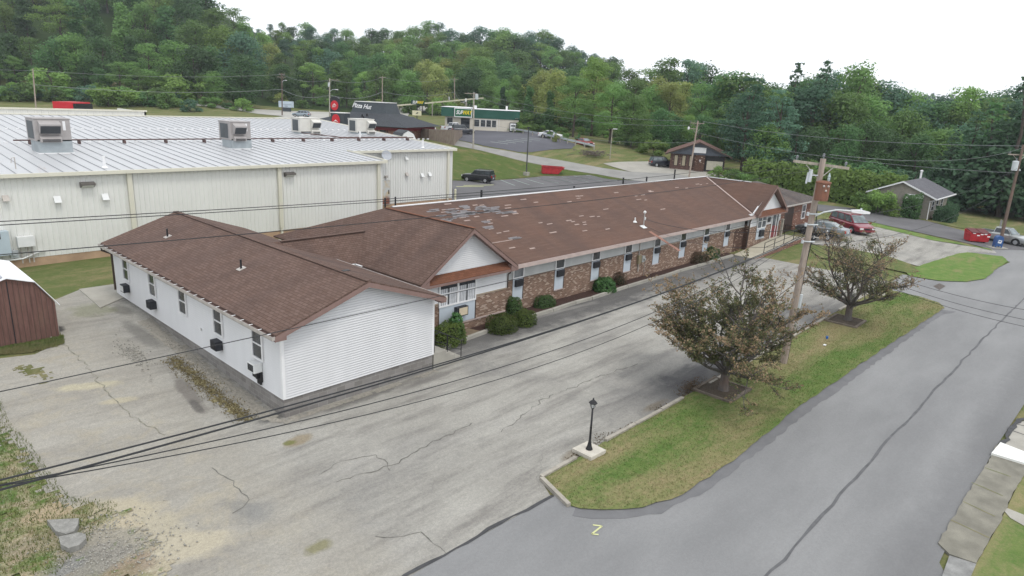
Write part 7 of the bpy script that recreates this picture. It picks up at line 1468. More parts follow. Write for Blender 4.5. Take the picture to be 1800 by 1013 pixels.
def proto(kind, seed):
    r = random.Random(seed); L = []; h = 16.0; cards_n = 3000; size = .62; tr = .24
    if kind == 'round':
        cards_n = 4600; size = .5
        for i in range(19):
            a = r.uniform(0, 6.28); z = r.uniform(2.4, h-2.2); k = math.sin(math.pi*min(.96, .16+.78*z/h))**.8; q = 3.4*k*math.sqrt(r.uniform(.1, 1)); L.append((math.cos(a)*q, math.sin(a)*q, z, r.uniform(1.7, 2.7)*(.75+.35*k), r.uniform(.85, 1.1)))
        L.append((r.uniform(-.8, .8), r.uniform(-.8, .8), h-2.0, 1.8, 1.0)); L.append((r.uniform(-2, 2), r.uniform(-2, 2), h-3.0, 1.5, 1.1))
    elif kind == 'tall':
        for i in range(22):
            a = r.uniform(0, 6.28); z = 1.8+(h-3.2)*i/21; q = 2.0*math.sin(math.pi*(.18+.74*(z/h)))*r.random(); L.append((math.cos(a)*q, math.sin(a)*q, z, r.uniform(1.1, 1.9), 1.15))
    elif kind == 'open':
        cards_n = 3000; size = .42
        for i in range(22):
            a = r.uniform(0, 6.28); z = r.uniform(4, h-1.2); q = r.uniform(.8, 4.6)*math.sin(math.pi*min(.95, z/h*.72+.22)); L.append((math.cos(a)*q, math.sin(a)*q, z, r.uniform(1.0, 1.9), .9))
    elif kind == 'locust':
        cards_n = 5200; size = .38
        for i in range(30):
            a = r.uniform(0, 6.28); z = r.uniform(4.5, h-.6); q = 5.2*math.sqrt(r.random())*math.sin(math.pi*min(.97, z/h*.7+.24)); L.append((math.cos(a)*q, math.sin(a)*q, z, r.uniform(1.3, 2.3), .55))
    elif kind == 'spruce':
        cards_n = 3400; size = .6; tr = .2
        for i in range(15):
            z = 1.6+(h-2.0)*i/14; R_ = 3.9*(1-z/(h+.2))+.3
            for j in range(max(3, int(7*(1-i/16)))): a = r.uniform(0, 6.28); L.append((math.cos(a)*R_*.62, math.sin(a)*R_*.62, z-.3*R_*.3, R_*.5+.32, .45))
        L.append((0, 0, h-.7, .55, 1.7)); L.append((0, 0, h-1.8, .9, 1.2))
    elif kind == 'pine':
        cards_n = 4800; size = .42
        for i in range(12):
            z = 3.0+(h-3.6)*i/11; R_ = 5.0*(1-.8*(z/h)**1.6)
            for j in range(5): a = r.uniform(0, 6.28); q = R_*r.uniform(.35, .95); L.append((math.cos(a)*q, math.sin(a)*q, z+r.uniform(-.4, .4), R_*.33+.4, .36))
    elif kind == 'vine':
        for i in range(16): z = .8+(h-2)*i/15; a = r.uniform(0, 6.28); L.append((math.cos(a)*.5, math.sin(a)*.5, z, r.uniform(1.1, 1.7)*(1.15-.5*z/h), 1.2))
    elif kind == 'bush':
        h = 5.0; cards_n = 1500; size = .42; tr = .08
        for i in range(13): a = r.uniform(0, 6.28); q = 2.3*math.sqrt(r.random()); z = r.uniform(.6, 3.9)*(1-.12*q); L.append((math.cos(a)*q, math.sin(a)*q, z, r.uniform(.7, 1.3), .8))
    t = thing('proto_'+kind, None, 'tree'); m = MB(); zt = h*.86; bend = [(0, 0, -.6), (r.uniform(-.2, .2), r.uniform(-.2, .2), h*.3), (r.uniform(-.4, .4), r.uniform(-.4, .4), h*.6), (r.uniform(-.3, .3), r.uniform(-.3, .3), zt)]
    m.tube(bend, [tr*1.25, tr, tr*.62, tr*.2], 7); order = sorted(L, key=lambda q: q[2]); 
    for q in order[::max(1, len(order)//9)]:
        z0_ = min(q[2]*.72, zt*.9); f = z0_/h; b = Vector(bend[1]).lerp(Vector(bend[2]), min(1, max(0, (f-.3)/.3))); b.z = z0_; m.tube([b, b.lerp(Vector(q[:3]), .55)+Vector((0, 0, -.15)), Vector(q[:3])], [tr*.42, tr*.28, tr*.1], 5)
    m.build('trunk', MBARK, t, world=False, fix=False); C, N, Sz = lobes_cards(L, cards_n, size); cards('crown', C, N, Sz, LEAF['mid'], t, world=False); return t, h
PR = {}
for kind, n in (('round', 4), ('tall', 3), ('open', 2), ('locust', 3), ('spruce', 2), ('pine', 2), ('vine', 1), ('bush', 3)): PR[kind] = [proto(kind, 100+i*7+len(kind)) for i in range(n)]
KN = dict(round='rounded', tall='narrow', open='open crowned', locust='feathery', spruce='pointed spruce', pine='layered pine', vine='vine covered', bush='low')
CN = dict(dark='dark green', mid='mid green', light='light green', yel='yellow green', blue='bluish green', con='deep green')
LM = [(-400, 15, 'at the left frame edge'), (15, 70, 'behind the far left pole'), (70, 150, 'above the red trailer'), (150, 262, "above the cream parapet end"), (262, 350, 'right of the cream parapet'), (350, 440, "above the second rooftop unit"), (440, 487, "left of the lamp pole"), (487, 545, 'above the pale blue board'), (545, 610, "behind the round emblem sign"), (610, 655, 'above the restaurant lettering'), (655, 700, "right of the restaurant lettering"), (700, 760, "above the far roadside sign"), (760, 810, "left of the shop sign"), (810, 860, 'above the shop sign'), (860, 920, "above the green fascia end"), (920, 965, 'just right of the shop'), (965, 1010, 'above the white sedan'), (1010, 1060, 'above the red skip bin'), (1060, 1110, 'above the thin pale mast'), (1110, 1170, "above the dark blue car"), (1170, 1235, 'above the office pole'), (1235, 1300, 'behind the small brick office'), (1300, 1370, "above the hedge's left end"), (1370, 1430, "left of the crossarm pole"), (1430, 1500, "behind the crossarm pole top"), (1500, 1560, "above the hedge's right end"), (1560, 1640, 'behind the grey house'), (1640, 1710, "right of the grey house"), (1710, 1770, "left of the leaning pole"), (1770, 2300, 'at the right frame edge')]
used = {}; placed = []
def lm(u): return next(s for a, b, s in LM if a <= u < b)
def tree(u, top, dep, kind, colr, place, wscale=1.0, base=None, zoff=0.0, rot=None):
    t0, h0 = PR[kind][rng.integers(len(PR[kind]))]; p = xyat(u, dep, max(60, top*.5+95)); zg = H(p.x, p.y)+zoff
    zt = CAM[2]+(horizon(u)-top)*dep/FPX*1.02; hh = max(2.0, zt-zg); s = hh/h0
    o = copy_tree(t0) if True else t0; o.location = (p.x, p.y, zg); k = min(max(s, .45 if kind != 'bush' else .25), 1.9); wx = wscale*(.55*s+.45*k); o.scale = (wx, wx, s); o.rotation_euler = (0, 0, rng.uniform(0, 6.28) if rot is None else rot)
    o.name = {'spruce': 'spruce_tree', 'pine': 'pine_tree', 'bush': 'bush', 'vine': 'vine_covered_tree'}.get(kind, 'broadleaf_tree')
    for c in o.children:
        c.name = 'crown' if c.name.startswith('crown') else 'trunk'
        if c.name.startswith('crown'): sl = c.material_slots[0]; sl.link = 'OBJECT'; sl.material = LEAF[colr]
    o['category'] = 'bush' if kind == 'bush' else 'tree'; o['group'] = 'bushes below the woods' if kind == 'bush' else 'trees of the woods'
    placed.append((u, dep, o, f"{CN[colr]} {KN[kind]} {'bush' if kind == 'bush' else 'tree'}", place)); return o
def row(u0, u1, n, topf, dep, kinds, place, jit=1.0, dj=6, ws=1.0):
    for i in range(n):
        u = u0+(u1-u0)*(i+.5)/n+rng.uniform(-.35, .35)*(u1-u0)/n*jit; k, c = kinds[rng.integers(len(kinds))]; tp_ = float(np.interp(u, *zip(*topf)))+rng.uniform(-7, 9)*jit; tree(u, tp_, dep+rng.uniform(-dj, dj), k, c, place, ws*rng.uniform(.9, 1.25))
W1 = [('round', 'dark'), ('round', 'mid'), ('round', 'blue'), ('locust', 'mid'), ('tall', 'dark'), ('round', 'dark')]
W2 = [('round', 'mid'), ('round', 'light'), ('tall', 'mid'), ('open', 'mid'), ('round', 'dark'), ('locust', 'light'), ('round', 'mid'), ('round', 'yel')]
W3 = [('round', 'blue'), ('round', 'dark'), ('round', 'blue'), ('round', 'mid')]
# wooded hill at left
row(-150, 440, 15, [(-150, 60), (200, 70), (330, 75), (440, 105)], 196, W1, "at the hill foot", ws=1.25)
row(-170, 450, 15, [(-150, 5), (200, 10), (330, 30), (450, 70)], 220, W1+W2, "low on the hillside", ws=1.25)
row(-180, 440, 14, [(-150, -45), (200, -40), (330, -8), (450, 55)], 245, W1+W2, "halfway up the hillside", ws=1.3)
row(-200, 430, 13, [(-150, -110), (200, -90), (330, -45), (400, 2), (450, 50)], 275, W1, "high on the hillside", ws=1.3)
row(-200, 345, 34, [(-150, 138), (250, 150), (345, 165)], 172, [('bush', 'mid'), ('bush', 'dark'), ('bush', 'light'), ('bush', 'blue')], 'in the thicket below', ws=1.3)
row(-160, 430, 20, [(-150, 100), (250, 115), (330, 125), (440, 140)], 190, W1+[('bush', 'mid'), ('bush', 'light')], 'lowest on the hill', ws=1.2)
row(-150, 430, 24, [(-150, 140), (250, 150), (330, 162), (440, 172)], 184, [('bush', 'mid'), ('bush', 'light'), ('bush', 'dark'), ('bush', 'blue')], "behind the metal roof", ws=1.3)
# long ridge in the middle
row(440, 880, 17, [(440, 118), (520, 120), (600, 118), (700, 120), (800, 122), (880, 130)], 212, W2, 'along the far road', ws=1.1)
row(430, 900, 17, [(430, 75), (520, 92), (600, 95), (700, 98), (800, 100), (900, 110)], 245, W2+W2+W1, 'on the lower ridge slope', ws=1.1)
row(430, 920, 16, [(430, 58), (520, 75), (600, 80), (700, 82), (800, 85), (920, 90)], 290, W2+W3, 'on the upper ridge slope', ws=1.15)
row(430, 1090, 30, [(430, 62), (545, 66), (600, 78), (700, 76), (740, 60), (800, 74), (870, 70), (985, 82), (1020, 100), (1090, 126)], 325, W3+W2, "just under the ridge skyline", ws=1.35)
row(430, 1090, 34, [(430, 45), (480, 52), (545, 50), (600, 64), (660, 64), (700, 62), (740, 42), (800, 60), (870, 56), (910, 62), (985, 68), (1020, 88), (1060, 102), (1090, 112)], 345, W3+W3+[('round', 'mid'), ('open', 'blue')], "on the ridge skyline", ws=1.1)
row(455, 880, 14, [(455, 160), (600, 165), (700, 168), (880, 165)], 207, [('bush', 'mid'), ('bush', 'light'), ('bush', 'yel')], 'on the far road bank', ws=1.1)
# middle right, behind the sealed lot
row(880, 1260, 13, [(880, 128), (960, 118), (1060, 112), (1150, 118), (1260, 120)], 225, W2+W3, 'behind the sealed lot', ws=1.15)
row(860, 1240, 11, [(860, 140), (960, 128), (1060, 128), (1130, 140), (1240, 140)], 185, W2, "nearer behind the sealed lot", ws=1.1)
tree(884, 153, 165, 'vine', 'con', 'rising at the wood edge', 1.0); tree(931, 152, 160, 'vine', 'dark', 'rising at the wood edge', 1.3); tree(975, 122, 158, 'round', 'yel', 'at the wood edge'); tree(968, 160, 150, 'vine', 'dark', 'at the wood edge', 1.1)
tree(1012, 136, 138, 'locust', 'mid', 'overhanging the sealed lot', 1.15); tree(1046, 104, 146, 'locust', 'light', 'overhanging the sealed lot', 1.0); tree(1078, 148, 134, 'locust', 'mid', 'overhanging the gravel yard', 1.15); tree(1116, 165, 132, 'round', 'mid', "by the gravel yard", 1.0)
row(1120, 1290, 5, [(1120, 150), (1200, 150), (1290, 150)], 150, [('round', 'yel'), ('round', 'mid'), ('open', 'yel'), ('locust', 'mid')], "by the gravel yard")
tree(1172, 104, 205, 'open', 'mid', 'on the middle skyline', 1.1); tree(1212, 107, 205, 'open', 'blue', 'on the middle skyline', 1.1)
row(1120, 1310, 7, [(1120, 190), (1200, 195), (1310, 200)], 134, [('round', 'mid'), ('round', 'light'), ('round', 'dark')], 'close behind the gravel yard')
row(1085, 1180, 5, [(1085, 238), (1180, 240)], 130, [('bush', 'mid'), ('bush', 'light'), ('bush', 'dark')], 'fringing the gravel yard', ws=1.0)
row(890, 1110, 11, [(890, 212), (1010, 218), (1110, 232)], 146, [('bush', 'light'), ('bush', 'mid'), ('bush', 'mid')], 'behind the guard rail', ws=1.2)
row(880, 1120, 12, [(880, 185), (1010, 192), (1120, 200)], 160, [('bush', 'mid'), ('bush', 'dark'), ('round', 'mid')], 'deeper behind the guard rail', ws=1.3)
row(1110, 1290, 8, [(1110, 215), (1290, 225)], 140, [('bush', 'mid'), ('bush', 'dark')], 'under the trees by the office', ws=1.3)
# right hand wood
row(1260, 1830, 15, [(1260, 124), (1300, 122), (1350, 140), (1420, 128), (1500, 118), (1550, 142), (1620, 170), (1700, 166), (1760, 158), (1830, 140)], 150, W3+[('round', 'mid'), ('locust', 'blue')], "on the right wood's skyline", ws=1.1)
row(1280, 1850, 14, [(1280, 160), (1400, 150), (1520, 160), (1620, 185), (1700, 178), (1850, 170)], 130, W3+[('round', 'mid'), ('locust', 'mid')], "within the right hand wood", ws=1.15)
row(1330, 1850, 12, [(1330, 215), (1500, 210), (1620, 225), (1850, 210)], 114, [('round', 'dark'), ('round', 'blue'), ('spruce', 'con'), ('round', 'mid')], "low in the right wood", ws=1.1)
row(1410, 1700, 9, [(1410, 275), (1700, 285)], 108, [('bush', 'dark'), ('bush', 'con'), ('bush', 'mid')], "low behind the hedge", ws=1.2)
tree(1322, 140, 112, 'pine', 'blue', 'leaning over the office roof', 1.15); tree(1375, 160, 110, 'pine', 'blue', "before the right hand wood", 1.1); tree(1399, 114, 140, 'spruce', 'con', "tallest on the right skyline"); tree(1448, 112, 140, 'spruce', 'con', "tallest on the right skyline"); tree(1512, 111, 138, 'round', 'mid', "tallest on the right skyline", .9); tree(1700, 152, 128, 'open', 'light', "tallest on the right skyline", .9)
for u, tp_, d, c in ((1685, 232, 100, 'con'), (1722, 195, 97, 'con'), (1752, 180, 99, 'dark'), (1806, 138, 92, 'con'), (1850, 130, 95, 'con')): tree(u, tp_, d, 'spruce', c, 'at the yard edge', 1.35)
for u, tp_, d, k, c in ((1562, 318, 82.5, 'bush', 'light'), (1538, 324, 84, 'bush', 'mid'), (1588, 345, 81.5, 'bush', 'light'), (1575, 332, 83, 'bush', 'mid')): tree(u, tp_, d, k, c, 'in front of the grey house', .95)
for u, tp_, d, k, c in ((1300, 288, 98, 'bush', 'mid'), (1322, 292, 96, 'bush', 'mid'), (1272, 284, 103, 'bush', 'light'), (1345, 296, 94, 'bush', 'mid')): tree(u, tp_, d, k, c, "beside the hedge", 1.0)
for u, tp_, d, k, c in ((968, 268, 128, 'bush', 'mid'), (996, 262, 127, 'bush', 'mid'), (1018, 262, 126, 'bush', 'dark'), (978, 272, 124, 'bush', 'yel')): tree(u, tp_, d, k, c, "beside the pale drive", .6)
tree(1662, 385, 85.5, 'bush', 'mid', "at the grey house wall", .55)
# labels that tell the trees apart
buckets = {}
for u, d, o, what, place in placed: buckets.setdefault((what, place, lm(u)), []).append((u, d, o))
for (what, place, l), lst in buckets.items():
    lst.sort(key=lambda q: q[0]); n = len(lst)
    for i, (u, d, o) in enumerate(lst):
        pre = '' if n == 1 else (('left ' if i == 0 else 'right ') if n == 2 else ['leftmost ', 'second ', 'third ', 'fourth ', 'fifth '][min(i, 4)])
        o['label'] = f"{pre}{what} {place}, {l}"
for k in PR.values():
    for t, h in k:
        for c in list(t.children): bpy.data.objects.remove(c)
        bpy.data.objects.remove(t)
# distant hill woods as one mass
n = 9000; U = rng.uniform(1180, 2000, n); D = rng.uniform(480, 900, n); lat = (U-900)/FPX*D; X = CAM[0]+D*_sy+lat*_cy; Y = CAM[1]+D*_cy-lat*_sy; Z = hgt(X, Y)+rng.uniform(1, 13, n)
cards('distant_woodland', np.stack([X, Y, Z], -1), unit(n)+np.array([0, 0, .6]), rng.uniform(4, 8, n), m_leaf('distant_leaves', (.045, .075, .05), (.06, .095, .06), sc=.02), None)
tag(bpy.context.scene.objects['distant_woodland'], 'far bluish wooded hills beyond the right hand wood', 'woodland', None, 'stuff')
# long clipped hedge and house shrubs
def leafy_box(name, label, cat, x0, x1, y0, y1, z1, n, size, mat, rough=.3, grp=None, core=True):
    t = thing(name, label, cat, ((x0+x1)/2, (y0+y1)/2, H((x0+x1)/2, (y0+y1)/2)), 0, grp); P = []; Nn = []
    for i in range(n):
        f = rng.random(); x, y = rng.uniform(x0, x1), rng.uniform(y0, y1); g = H(x, y) if i % 20 == 0 or i == 0 else g
        zt = z1+.35*math.sin(y*.9+x)+.2*math.sin(y*2.3)
        if f < .34: P.append((x, y, g+zt+abs(rng.normal())*rough)); Nn.append((0, 0, 1))
        elif f < .75: P.append((x0-abs(rng.normal())*rough*.7, y, g+rng.uniform(0, zt))); Nn.append((-1, 0, .3))
        else: P.append((x, y0-abs(rng.normal())*rough*.7, g+rng.uniform(0, zt))); Nn.append((0, -1, .3))
    cards('foliage', P, np.array(Nn)+rng.normal(size=(n, 3))*.6, size*(.6+.8*rng.random(n)), mat, t)
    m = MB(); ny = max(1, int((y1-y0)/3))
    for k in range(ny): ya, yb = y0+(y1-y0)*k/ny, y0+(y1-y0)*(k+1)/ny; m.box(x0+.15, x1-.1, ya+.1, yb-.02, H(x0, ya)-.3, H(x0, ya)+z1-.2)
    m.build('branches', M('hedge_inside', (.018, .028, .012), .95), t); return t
hb = atx(1300, 335, 86.5); he = atx(1545, 372, 86.5)
leafy_box('hedge', 'long tall leafy hedge behind the side street', 'hedge', 86.5, 89.5, 1.6, 22.6, 3.45, 9000, .5, LEAF['light'], .3)
leafy_box('shrub', 'clipped dark box shrub at the corner of the grey house', 'shrub', 82.6, 84.5, -1.9, -.1, 2.5, 1300, .22, LEAF['dark'], .08)
leafy_box('shrub', 'low dark shrub in front of the grey house side wall', 'shrub', 85.3, 88.5, -5.2, -3.2, 1.5, 1300, .26, LEAF['con'], .12)
# shrubs in the planting bed
MSHR = m_leaf('boxwood_leaves', (.07, .115, .025), (.13, .18, .04), (.19, .23, .06), sc=1.2, amt=.5); MSHD = m_leaf('dark_shrub_leaves', (.04, .08, .028), (.075, .125, .04), sc=1.2); MSHBR = m_leaf('dry_shrub', (.075, .05, .032), (.11, .075, .05), sc=2); MHOS = m_leaf('broad_leaves', (.05, .12, .04), (.09, .18, .06), sc=1.5)
def shrub(x, y, rx, ry, h, label, mat, n=2200, size=.085, flat=.6):
    t = thing('shrub', label, 'shrub', (x, y, .08), 0, 'shrubs in the bed along the brick wall'); d = unit(n); d[:, 2] = np.abs(d[:, 2])*1.05-.12*rng.random(n); k = (np.abs(d)**3).sum(1)**(1/3.)
    q = d/k[:, None]*(1-.18*rng.random(n)**2)[:, None]*(1+.09*np.sin(d[:, 0]*5+x)*np.cos(d[:, 1]*6))[:, None]; P = np.stack([x+q[:, 0]*rx, y+q[:, 1]*ry, .1+np.maximum(q[:, 2], -.02)*h], -1)
    cards('foliage', P, d+rng.normal(size=(n, 3))*.5+np.array([0, 0, .3]), size*(.6+.8*rng.random(n)), mat, t)
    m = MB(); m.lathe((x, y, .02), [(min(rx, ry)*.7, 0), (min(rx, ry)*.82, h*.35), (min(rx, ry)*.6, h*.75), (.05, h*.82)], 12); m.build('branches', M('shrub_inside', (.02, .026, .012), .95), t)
    return t
def sx_(p, z=.4): q = at(p[0], p[1], z); return q[0], q[1]
a = sx_((882, 570)); shrub(a[0], a[1], .82, .72, .85, 'rounded clipped green shrub nearest the double window', MSHR, 2600)
a = sx_((922, 559)); shrub(a[0], a[1], .66, .6, .75, 'bright green shrub at the kerb, right of the clipped one', MSHR, 2200)
a = sx_((905, 543)); shrub(a[0]+.1, a[1]+.25, .55, .5, .95, 'dark green shrub tucked into the corner of the brick wing', MSHD, 1700)
a = sx_((790, 592)); shrub(a[0], a[1]+.05, .95, .72, 1.0, 'large green shrub beside the concrete steps', MSHR, 3000)
a = sx_((806, 572), .8); shrub(a[0], a[1]+.2, .4, .35, 1.25, 'broad leaved plant beside the shrub at the steps', MHOS, 420, .2)
a = sx_((957, 529)); shrub(a[0], a[1], .78, .5, .62, 'low olive shrub under the second small window', MSHD, 1800)
a = sx_((1063, 503)); shrub(a[0], a[1], .8, .62, .85, 'lush broad leaved plant at the kerb', MHOS, 900, .2)
a = sx_((1090, 492)); shrub(a[0], a[1]+.1, .6, .5, .8, 'brown dry shrub beside the lush plant', MSHBR, 1500, .07)
a = sx_((1230, 455)); shrub(a[0], a[1], .95, .6, .85, 'round brown twiggy shrub near the end of the bed', MSHBR, 2200, .07)
a = sx_((1248, 449)); shrub(a[0]+.2, a[1], .8, .6, .95, 'dark glossy shrub at the end of the bed', MSHD, 1600, .12)
# crab apple trees
MLR = m_leaf('russet_leaves', (.165, .10, .066), (.225, .15, .096), (.27, .20, .125), sc=1.1, trans=.25); MLO = m_leaf('olive_leaves', (.095, .108, .045), (.135, .145, .062), (.17, .15, .085), sc=1.1, trans=.25)
def crab(x, y, rad, top, seed, label, sparse=1.0, tips=None):
    r = random.Random(seed); t = thing('crab_apple_tree', label, 'tree', (x, y, .1), 0, 'crab apple trees on the lawn island'); tr = MB(); br = MB(); LP, LN, LS, OUT = [], [], [], []
    tr.tube([(x, y, 0), (x+.03, y, .35), (x+.05, y+.02, .75), (x+.08, y, 1.1)], [.27, .2, .19, .2], 9)
    def spray(p, d, L, lvl):
        n = max(3, int(L/.28)); pts = [Vector(p)]; d = Vector(d).normalized()
        for i in range(n): d = (d+Vector((r.uniform(-1, 1), r.uniform(-1, 1), r.uniform(-.55, .6)))*.2+Vector((0, 0, .03))).normalized(); pts.append(pts[-1]+d*(L/n))
        r0 = {0: .085, 1: .032, 2: .014, 3: .007}[lvl]; m = tr if lvl == 0 else br; m.tube(pts, [r0*(1-.72*i/n) for i in range(n+1)], 6 if lvl < 1 else 4)
        if lvl < 3:
            k = {0: 9, 1: 6, 2: 4}[lvl]
            for j in range(k):
                f = r.uniform(.3, 1.0) if lvl == 0 else r.uniform(.15, 1.0); i = min(n-1, int(f*n)); q = pts[i].lerp(pts[i+1], f*n-i if f*n-i <= 1 else 1)
                a = Vector((r.uniform(-1, 1), r.uniform(-1, 1), r.uniform(-.35, .55))); spray(q, (d*.75+a).normalized(), L*{0: .52, 1: .48, 2: .5}[lvl]*r.uniform(.6, 1.15), lvl+1)
        if lvl >= 2:
            for i in range(1, n+1):
                if r.random() > .72: continue
                for _ in range(int(r.uniform(4, 10)*sparse)):
                    q = pts[i]+Vector((r.gauss(0, .045), r.gauss(0, .045), r.gauss(0, .035))); LP.append(q); LN.append((r.gauss(0, .7), r.gauss(0, .7), .7)); LS.append(r.uniform(.06, .11))
                    rr2 = math.hypot(q.x-x, q.y-y)/rad; OUT.append(rr2*.8+(q.z/top)*.55+r.gauss(0, .2))
    n0 = 13
    for i in range(n0):
        a = 2*math.pi*i/n0+r.uniform(-.25, .25); el = [R(14), R(36), R(60)][i % 3]+r.uniform(-.1, .1); L = (rad*.66/math.cos(el) if el < R(26) else (rad*.78 if el < R(55) else (top-1.1)*.82))*r.uniform(.85, 1.12)
        spray((x+.08*math.cos(a), y+.08*math.sin(a), r.uniform(.85, 1.15)), (math.cos(a)*math.cos(el), math.sin(a)*math.cos(el), math.sin(el)), L, 0)
    tr.build('trunk', MBARKG, t, fix=False); br.build('branches', MBARKG, t, fix=False); LP = np.array([tuple(q) for q in LP]); LN = np.array(LN); LS = np.array(LS); OUT = np.array(OUT); k = OUT > .78
    cards('russet_leaves', LP[k], LN[k], LS[k], MLR, t, .75); cards('olive_leaves', LP[~k], LN[~k], LS[~k], MLO, t, .75); return len(LP)
n1 = crab(15.3, -10.0, 4.5, 5.6, 5, 'russet leaved crab apple tree nearest the camera on the lawn island', .78)
n2 = crab(31.1, -10.2, 3.7, 5.6, 12, 'thin leaved crab apple tree with bare stems beyond the transformer pole', .34)
print('crab leaves', n1, n2)
# grass blades and edge weeds
def blades(name, poly, n, h, mat, label, off=.07):
    P = np.array(poly); x0, y0 = P.min(0); x1, y1 = P.max(0); q = np.stack([rng.uniform(x0, x1, n*2), rng.uniform(y0, y1, n*2)], -1); ins = np.zeros(len(q), bool); j = len(P)-1
    for i in range(len(P)): c = ((P[i, 1] > q[:, 1]) != (P[j, 1] > q[:, 1])) & (q[:, 0] < (P[j, 0]-P[i, 0])*(q[:, 1]-P[i, 1])/(P[j, 1]-P[i, 1]+1e-12)+P[i, 0]); ins ^= c; j = i
    q = q[ins][:n]; m = len(q); z = hgt(q[:, 0], q[:, 1])+off; a = rng.uniform(0, 6.28, m); w = .012; hh = h*(.4+.9*rng.random(m)); dx, dy = np.cos(a)*w, np.sin(a)*w; lx, ly = rng.normal(0, .03, m), rng.normal(0, .03, m)
    Vv = np.stack([np.stack([q[:, 0]-dx, q[:, 1]-dy, z], -1), np.stack([q[:, 0]+dx, q[:, 1]+dy, z], -1), np.stack([q[:, 0]+lx, q[:, 1]+ly, z+hh], -1)], 1).reshape(-1, 3)
    me = bpy.data.meshes.new(name); me.vertices.add(3*m); me.vertices.foreach_set('co', Vv.ravel()); me.loops.add(3*m); me.loops.foreach_set('vertex_index', np.arange(3*m, dtype=np.int32)); me.polygons.add(m); me.polygons.foreach_set('loop_start', np.arange(0, 3*m, 3, dtype=np.int32)); me.polygons.foreach_set('loop_total', np.full(m, 3, np.int32)); me.update(); me.validate(); me.materials.append(mat); o = bpy.data.objects.new(name, me); COL.objects.link(o); return tag(o, label, 'grass', None, 'stuff')
blades('grass', isl, 45000, .05, MG, 'short grass standing on the long lawn island')
blades('grass', px((0, 700), (15, 742), (60, 790), (97, 846), (125, 874), (212, 888), (150, 960), (100, 1013), (-20, 1013)), 5000, .09, m_leaf('verge_blades', (.09, .13, .035), (.16, .16, .06), sc=.8), 'longer tufts of grass on the lower left verge', .04)
blades('grass', px((0, 604), (60, 598), (112, 592), (114, 606), (60, 621), (0, 626)), 9000, .09, MG, 'grass at the foot of the shed', .045)
n = 2600; X = np.concatenate([rng.uniform(4.2, 14, n//2), rng.uniform(16, 29, n-n//2)]); Y = -9.12+rng.normal(0, .05, n)+.28*rng.random(n)**3*(np.sin(X*1.9)+1); k = (np.sin(X*2.3)+np.sin(X*.9+1)) > -.3; X, Y = X[k], Y[k]
cards('weeds', np.stack([X, Y, .03+.12*rng.random(len(X))**2], -1), unit(len(X))+np.array([0, 0, .8]), rng.uniform(.03, .08, len(X)), m_leaf('dry_weed_leaves', (.10, .075, .045), (.13, .105, .05), sc=2), None); tag(S.objects['weeds'], 'dry weeds along the timber edge of the lawn island', 'weeds', None, 'stuff')
n = 900; a = at(1215, 684); X = a[0]+rng.normal(0, .45, n); Y = a[1]+rng.normal(0, .16, n)
o = cards('weeds', np.stack([X, Y, .03+.3*rng.random(n)**1.5], -1), unit(n)+np.array([0, 0, .6]), rng.uniform(.03, .08, n), MSHBR, None); tag(o, 'brown weed clump at the lot edge beside the nearer tree bed', 'weeds', None, 'stuff')
n = 2200; u = rng.random(n); X = -1.1+rng.normal(0, .22, n); Y = .6+7.2*u
o = cards('weeds', np.stack([X, Y, hgt(X, Y)+.04+.14*rng.random(n)**2], -1), unit(n)+np.array([0, 0, .8]), rng.uniform(.04, .10, n), m_leaf('straw_weed_leaves', (.23, .20, .10), (.27, .24, .12), sc=2), None); tag(o, 'straw coloured weeds along the gravel by the white building', 'weeds', None, 'stuff')
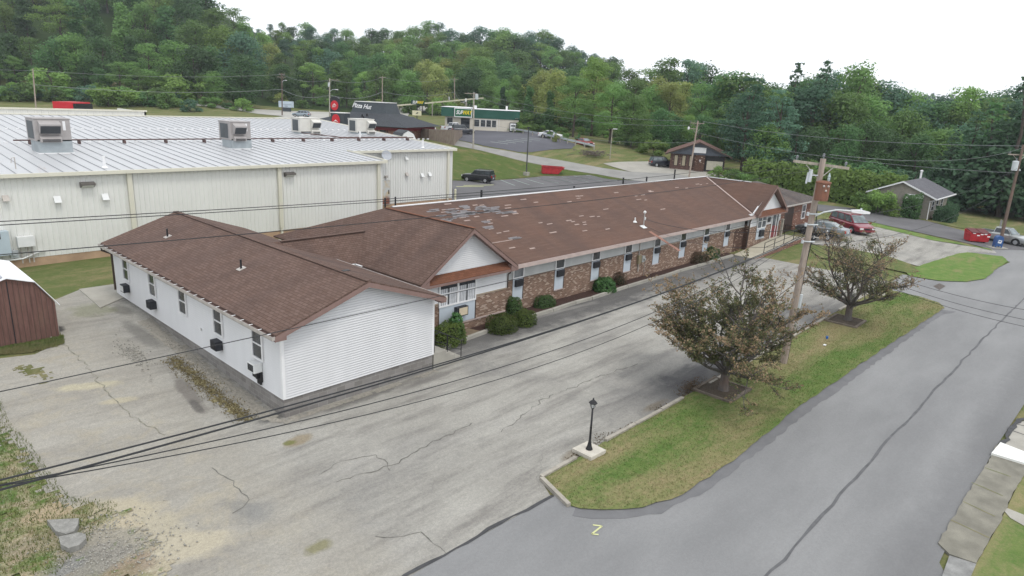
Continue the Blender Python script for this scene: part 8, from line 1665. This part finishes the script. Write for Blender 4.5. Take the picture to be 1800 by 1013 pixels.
# loose stones in the gravel spots
sm = MB(); rr = random.Random(9)
for (cx_, cy_), (sx2, sy2), k, s in [(tuple(ground(250, 965))[:2], (1.0, .9), 260, .03), (tuple(ground(180, 930))[:2], (1.1, .5), 160, .028), (tuple(ground(150, 985))[:2], (.8, .6), 140, .03), (tuple(ground(235, 625))[:2], (.35, 1.5), 260, .035), ((-.42, 6), (.2, 3.6), 420, .03)]:
    for _ in range(k):
        x, y = rr.gauss(cx_, sx2*.6), rr.gauss(cy_, sy2*.6); q = s*rr.uniform(.5, 1.6); sm.obox((x, y, H(x, y)+.05), (q, q*rr.uniform(.6, 1), q*.6), Matrix.Rotation(rr.uniform(0, 3), 3, (rr.random(), rr.random(), 1)))
o = sm.build('loose_stones', M('pale_stones', (.27, .26, .23), .9, var=.4, scale=20), None); tag(o, 'scattered pale stones on the verge and drive', 'stones', None, 'stuff')
g = ground(1453, 598); t = thing('plastic_cup', 'small blue cup lying on the lawn island', 'litter', g); m = MB(); m.lathe((g.x, g.y, g.z+.08), [(.05, 0), (.07, .14)], 8); m.build('cup', M('blue_plastic', (.02, .12, .4), .4), t)
g = ground(1449, 610); t = thing('paper_scrap', 'small white paper scrap on the lawn island', 'litter', g); m = MB(); m.box(g.x-.09, g.x+.09, g.y-.06, g.y+.06, g.z+.09, g.z+.13); m.build('paper', MTRIMW, t)
# brush pile by the pale drive
g = ground(1040, 275); t = thing('brush_pile', 'grey brown pile of cut branches on the strip by the pale drive', 'brush pile', g); m = MB()
for _ in range(170): a = Vector((g.x+rr.gauss(0, 1.2), g.y+rr.gauss(0, 1.3), g.z+rr.uniform(.1, .9))); d = Vector((rr.uniform(-1, 1), rr.uniform(-1, 1), rr.uniform(-.3, .3))); m.tube([a, a+d*rr.uniform(.5, 1.3)], .05, 4)
m.build('branches', M('grey_brush', (.12, .10, .085), .9), t)
print('objects', len(S.objects), 'trees', len(placed))

# ================================================================== air: thin even haze round the whole scene
def build_haze(density):
    me = bpy.data.objects['ground'].data; co = np.empty(len(me.vertices)*3); me.vertices.foreach_get('co', co); co = co.reshape(-1, 3)
    lo, hi = co.min(0), co.max(0); m = MB(); m.box(min(lo[0], -60)-8, hi[0]+8, lo[1]-8, hi[1]+8, lo[2]-1.0, hi[2]+45)
    mt = bpy.data.materials.new('haze_air'); mt.use_nodes = True; t = mt.node_tree; t.nodes.clear(); o = t.nodes.new('ShaderNodeOutputMaterial'); v = t.nodes.new('ShaderNodeVolumePrincipled')
    v.inputs['Color'].default_value = (.86, .92, 1.0, 1); v.inputs['Density'].default_value = density; v.inputs['Anisotropy'].default_value = .25; t.links.new(v.outputs[0], o.inputs['Volume'])
    h = m.build('haze', mt); tag(h, 'thin pale haze in the air over the whole place', 'haze', None, 'stuff')
build_haze(0.00022)
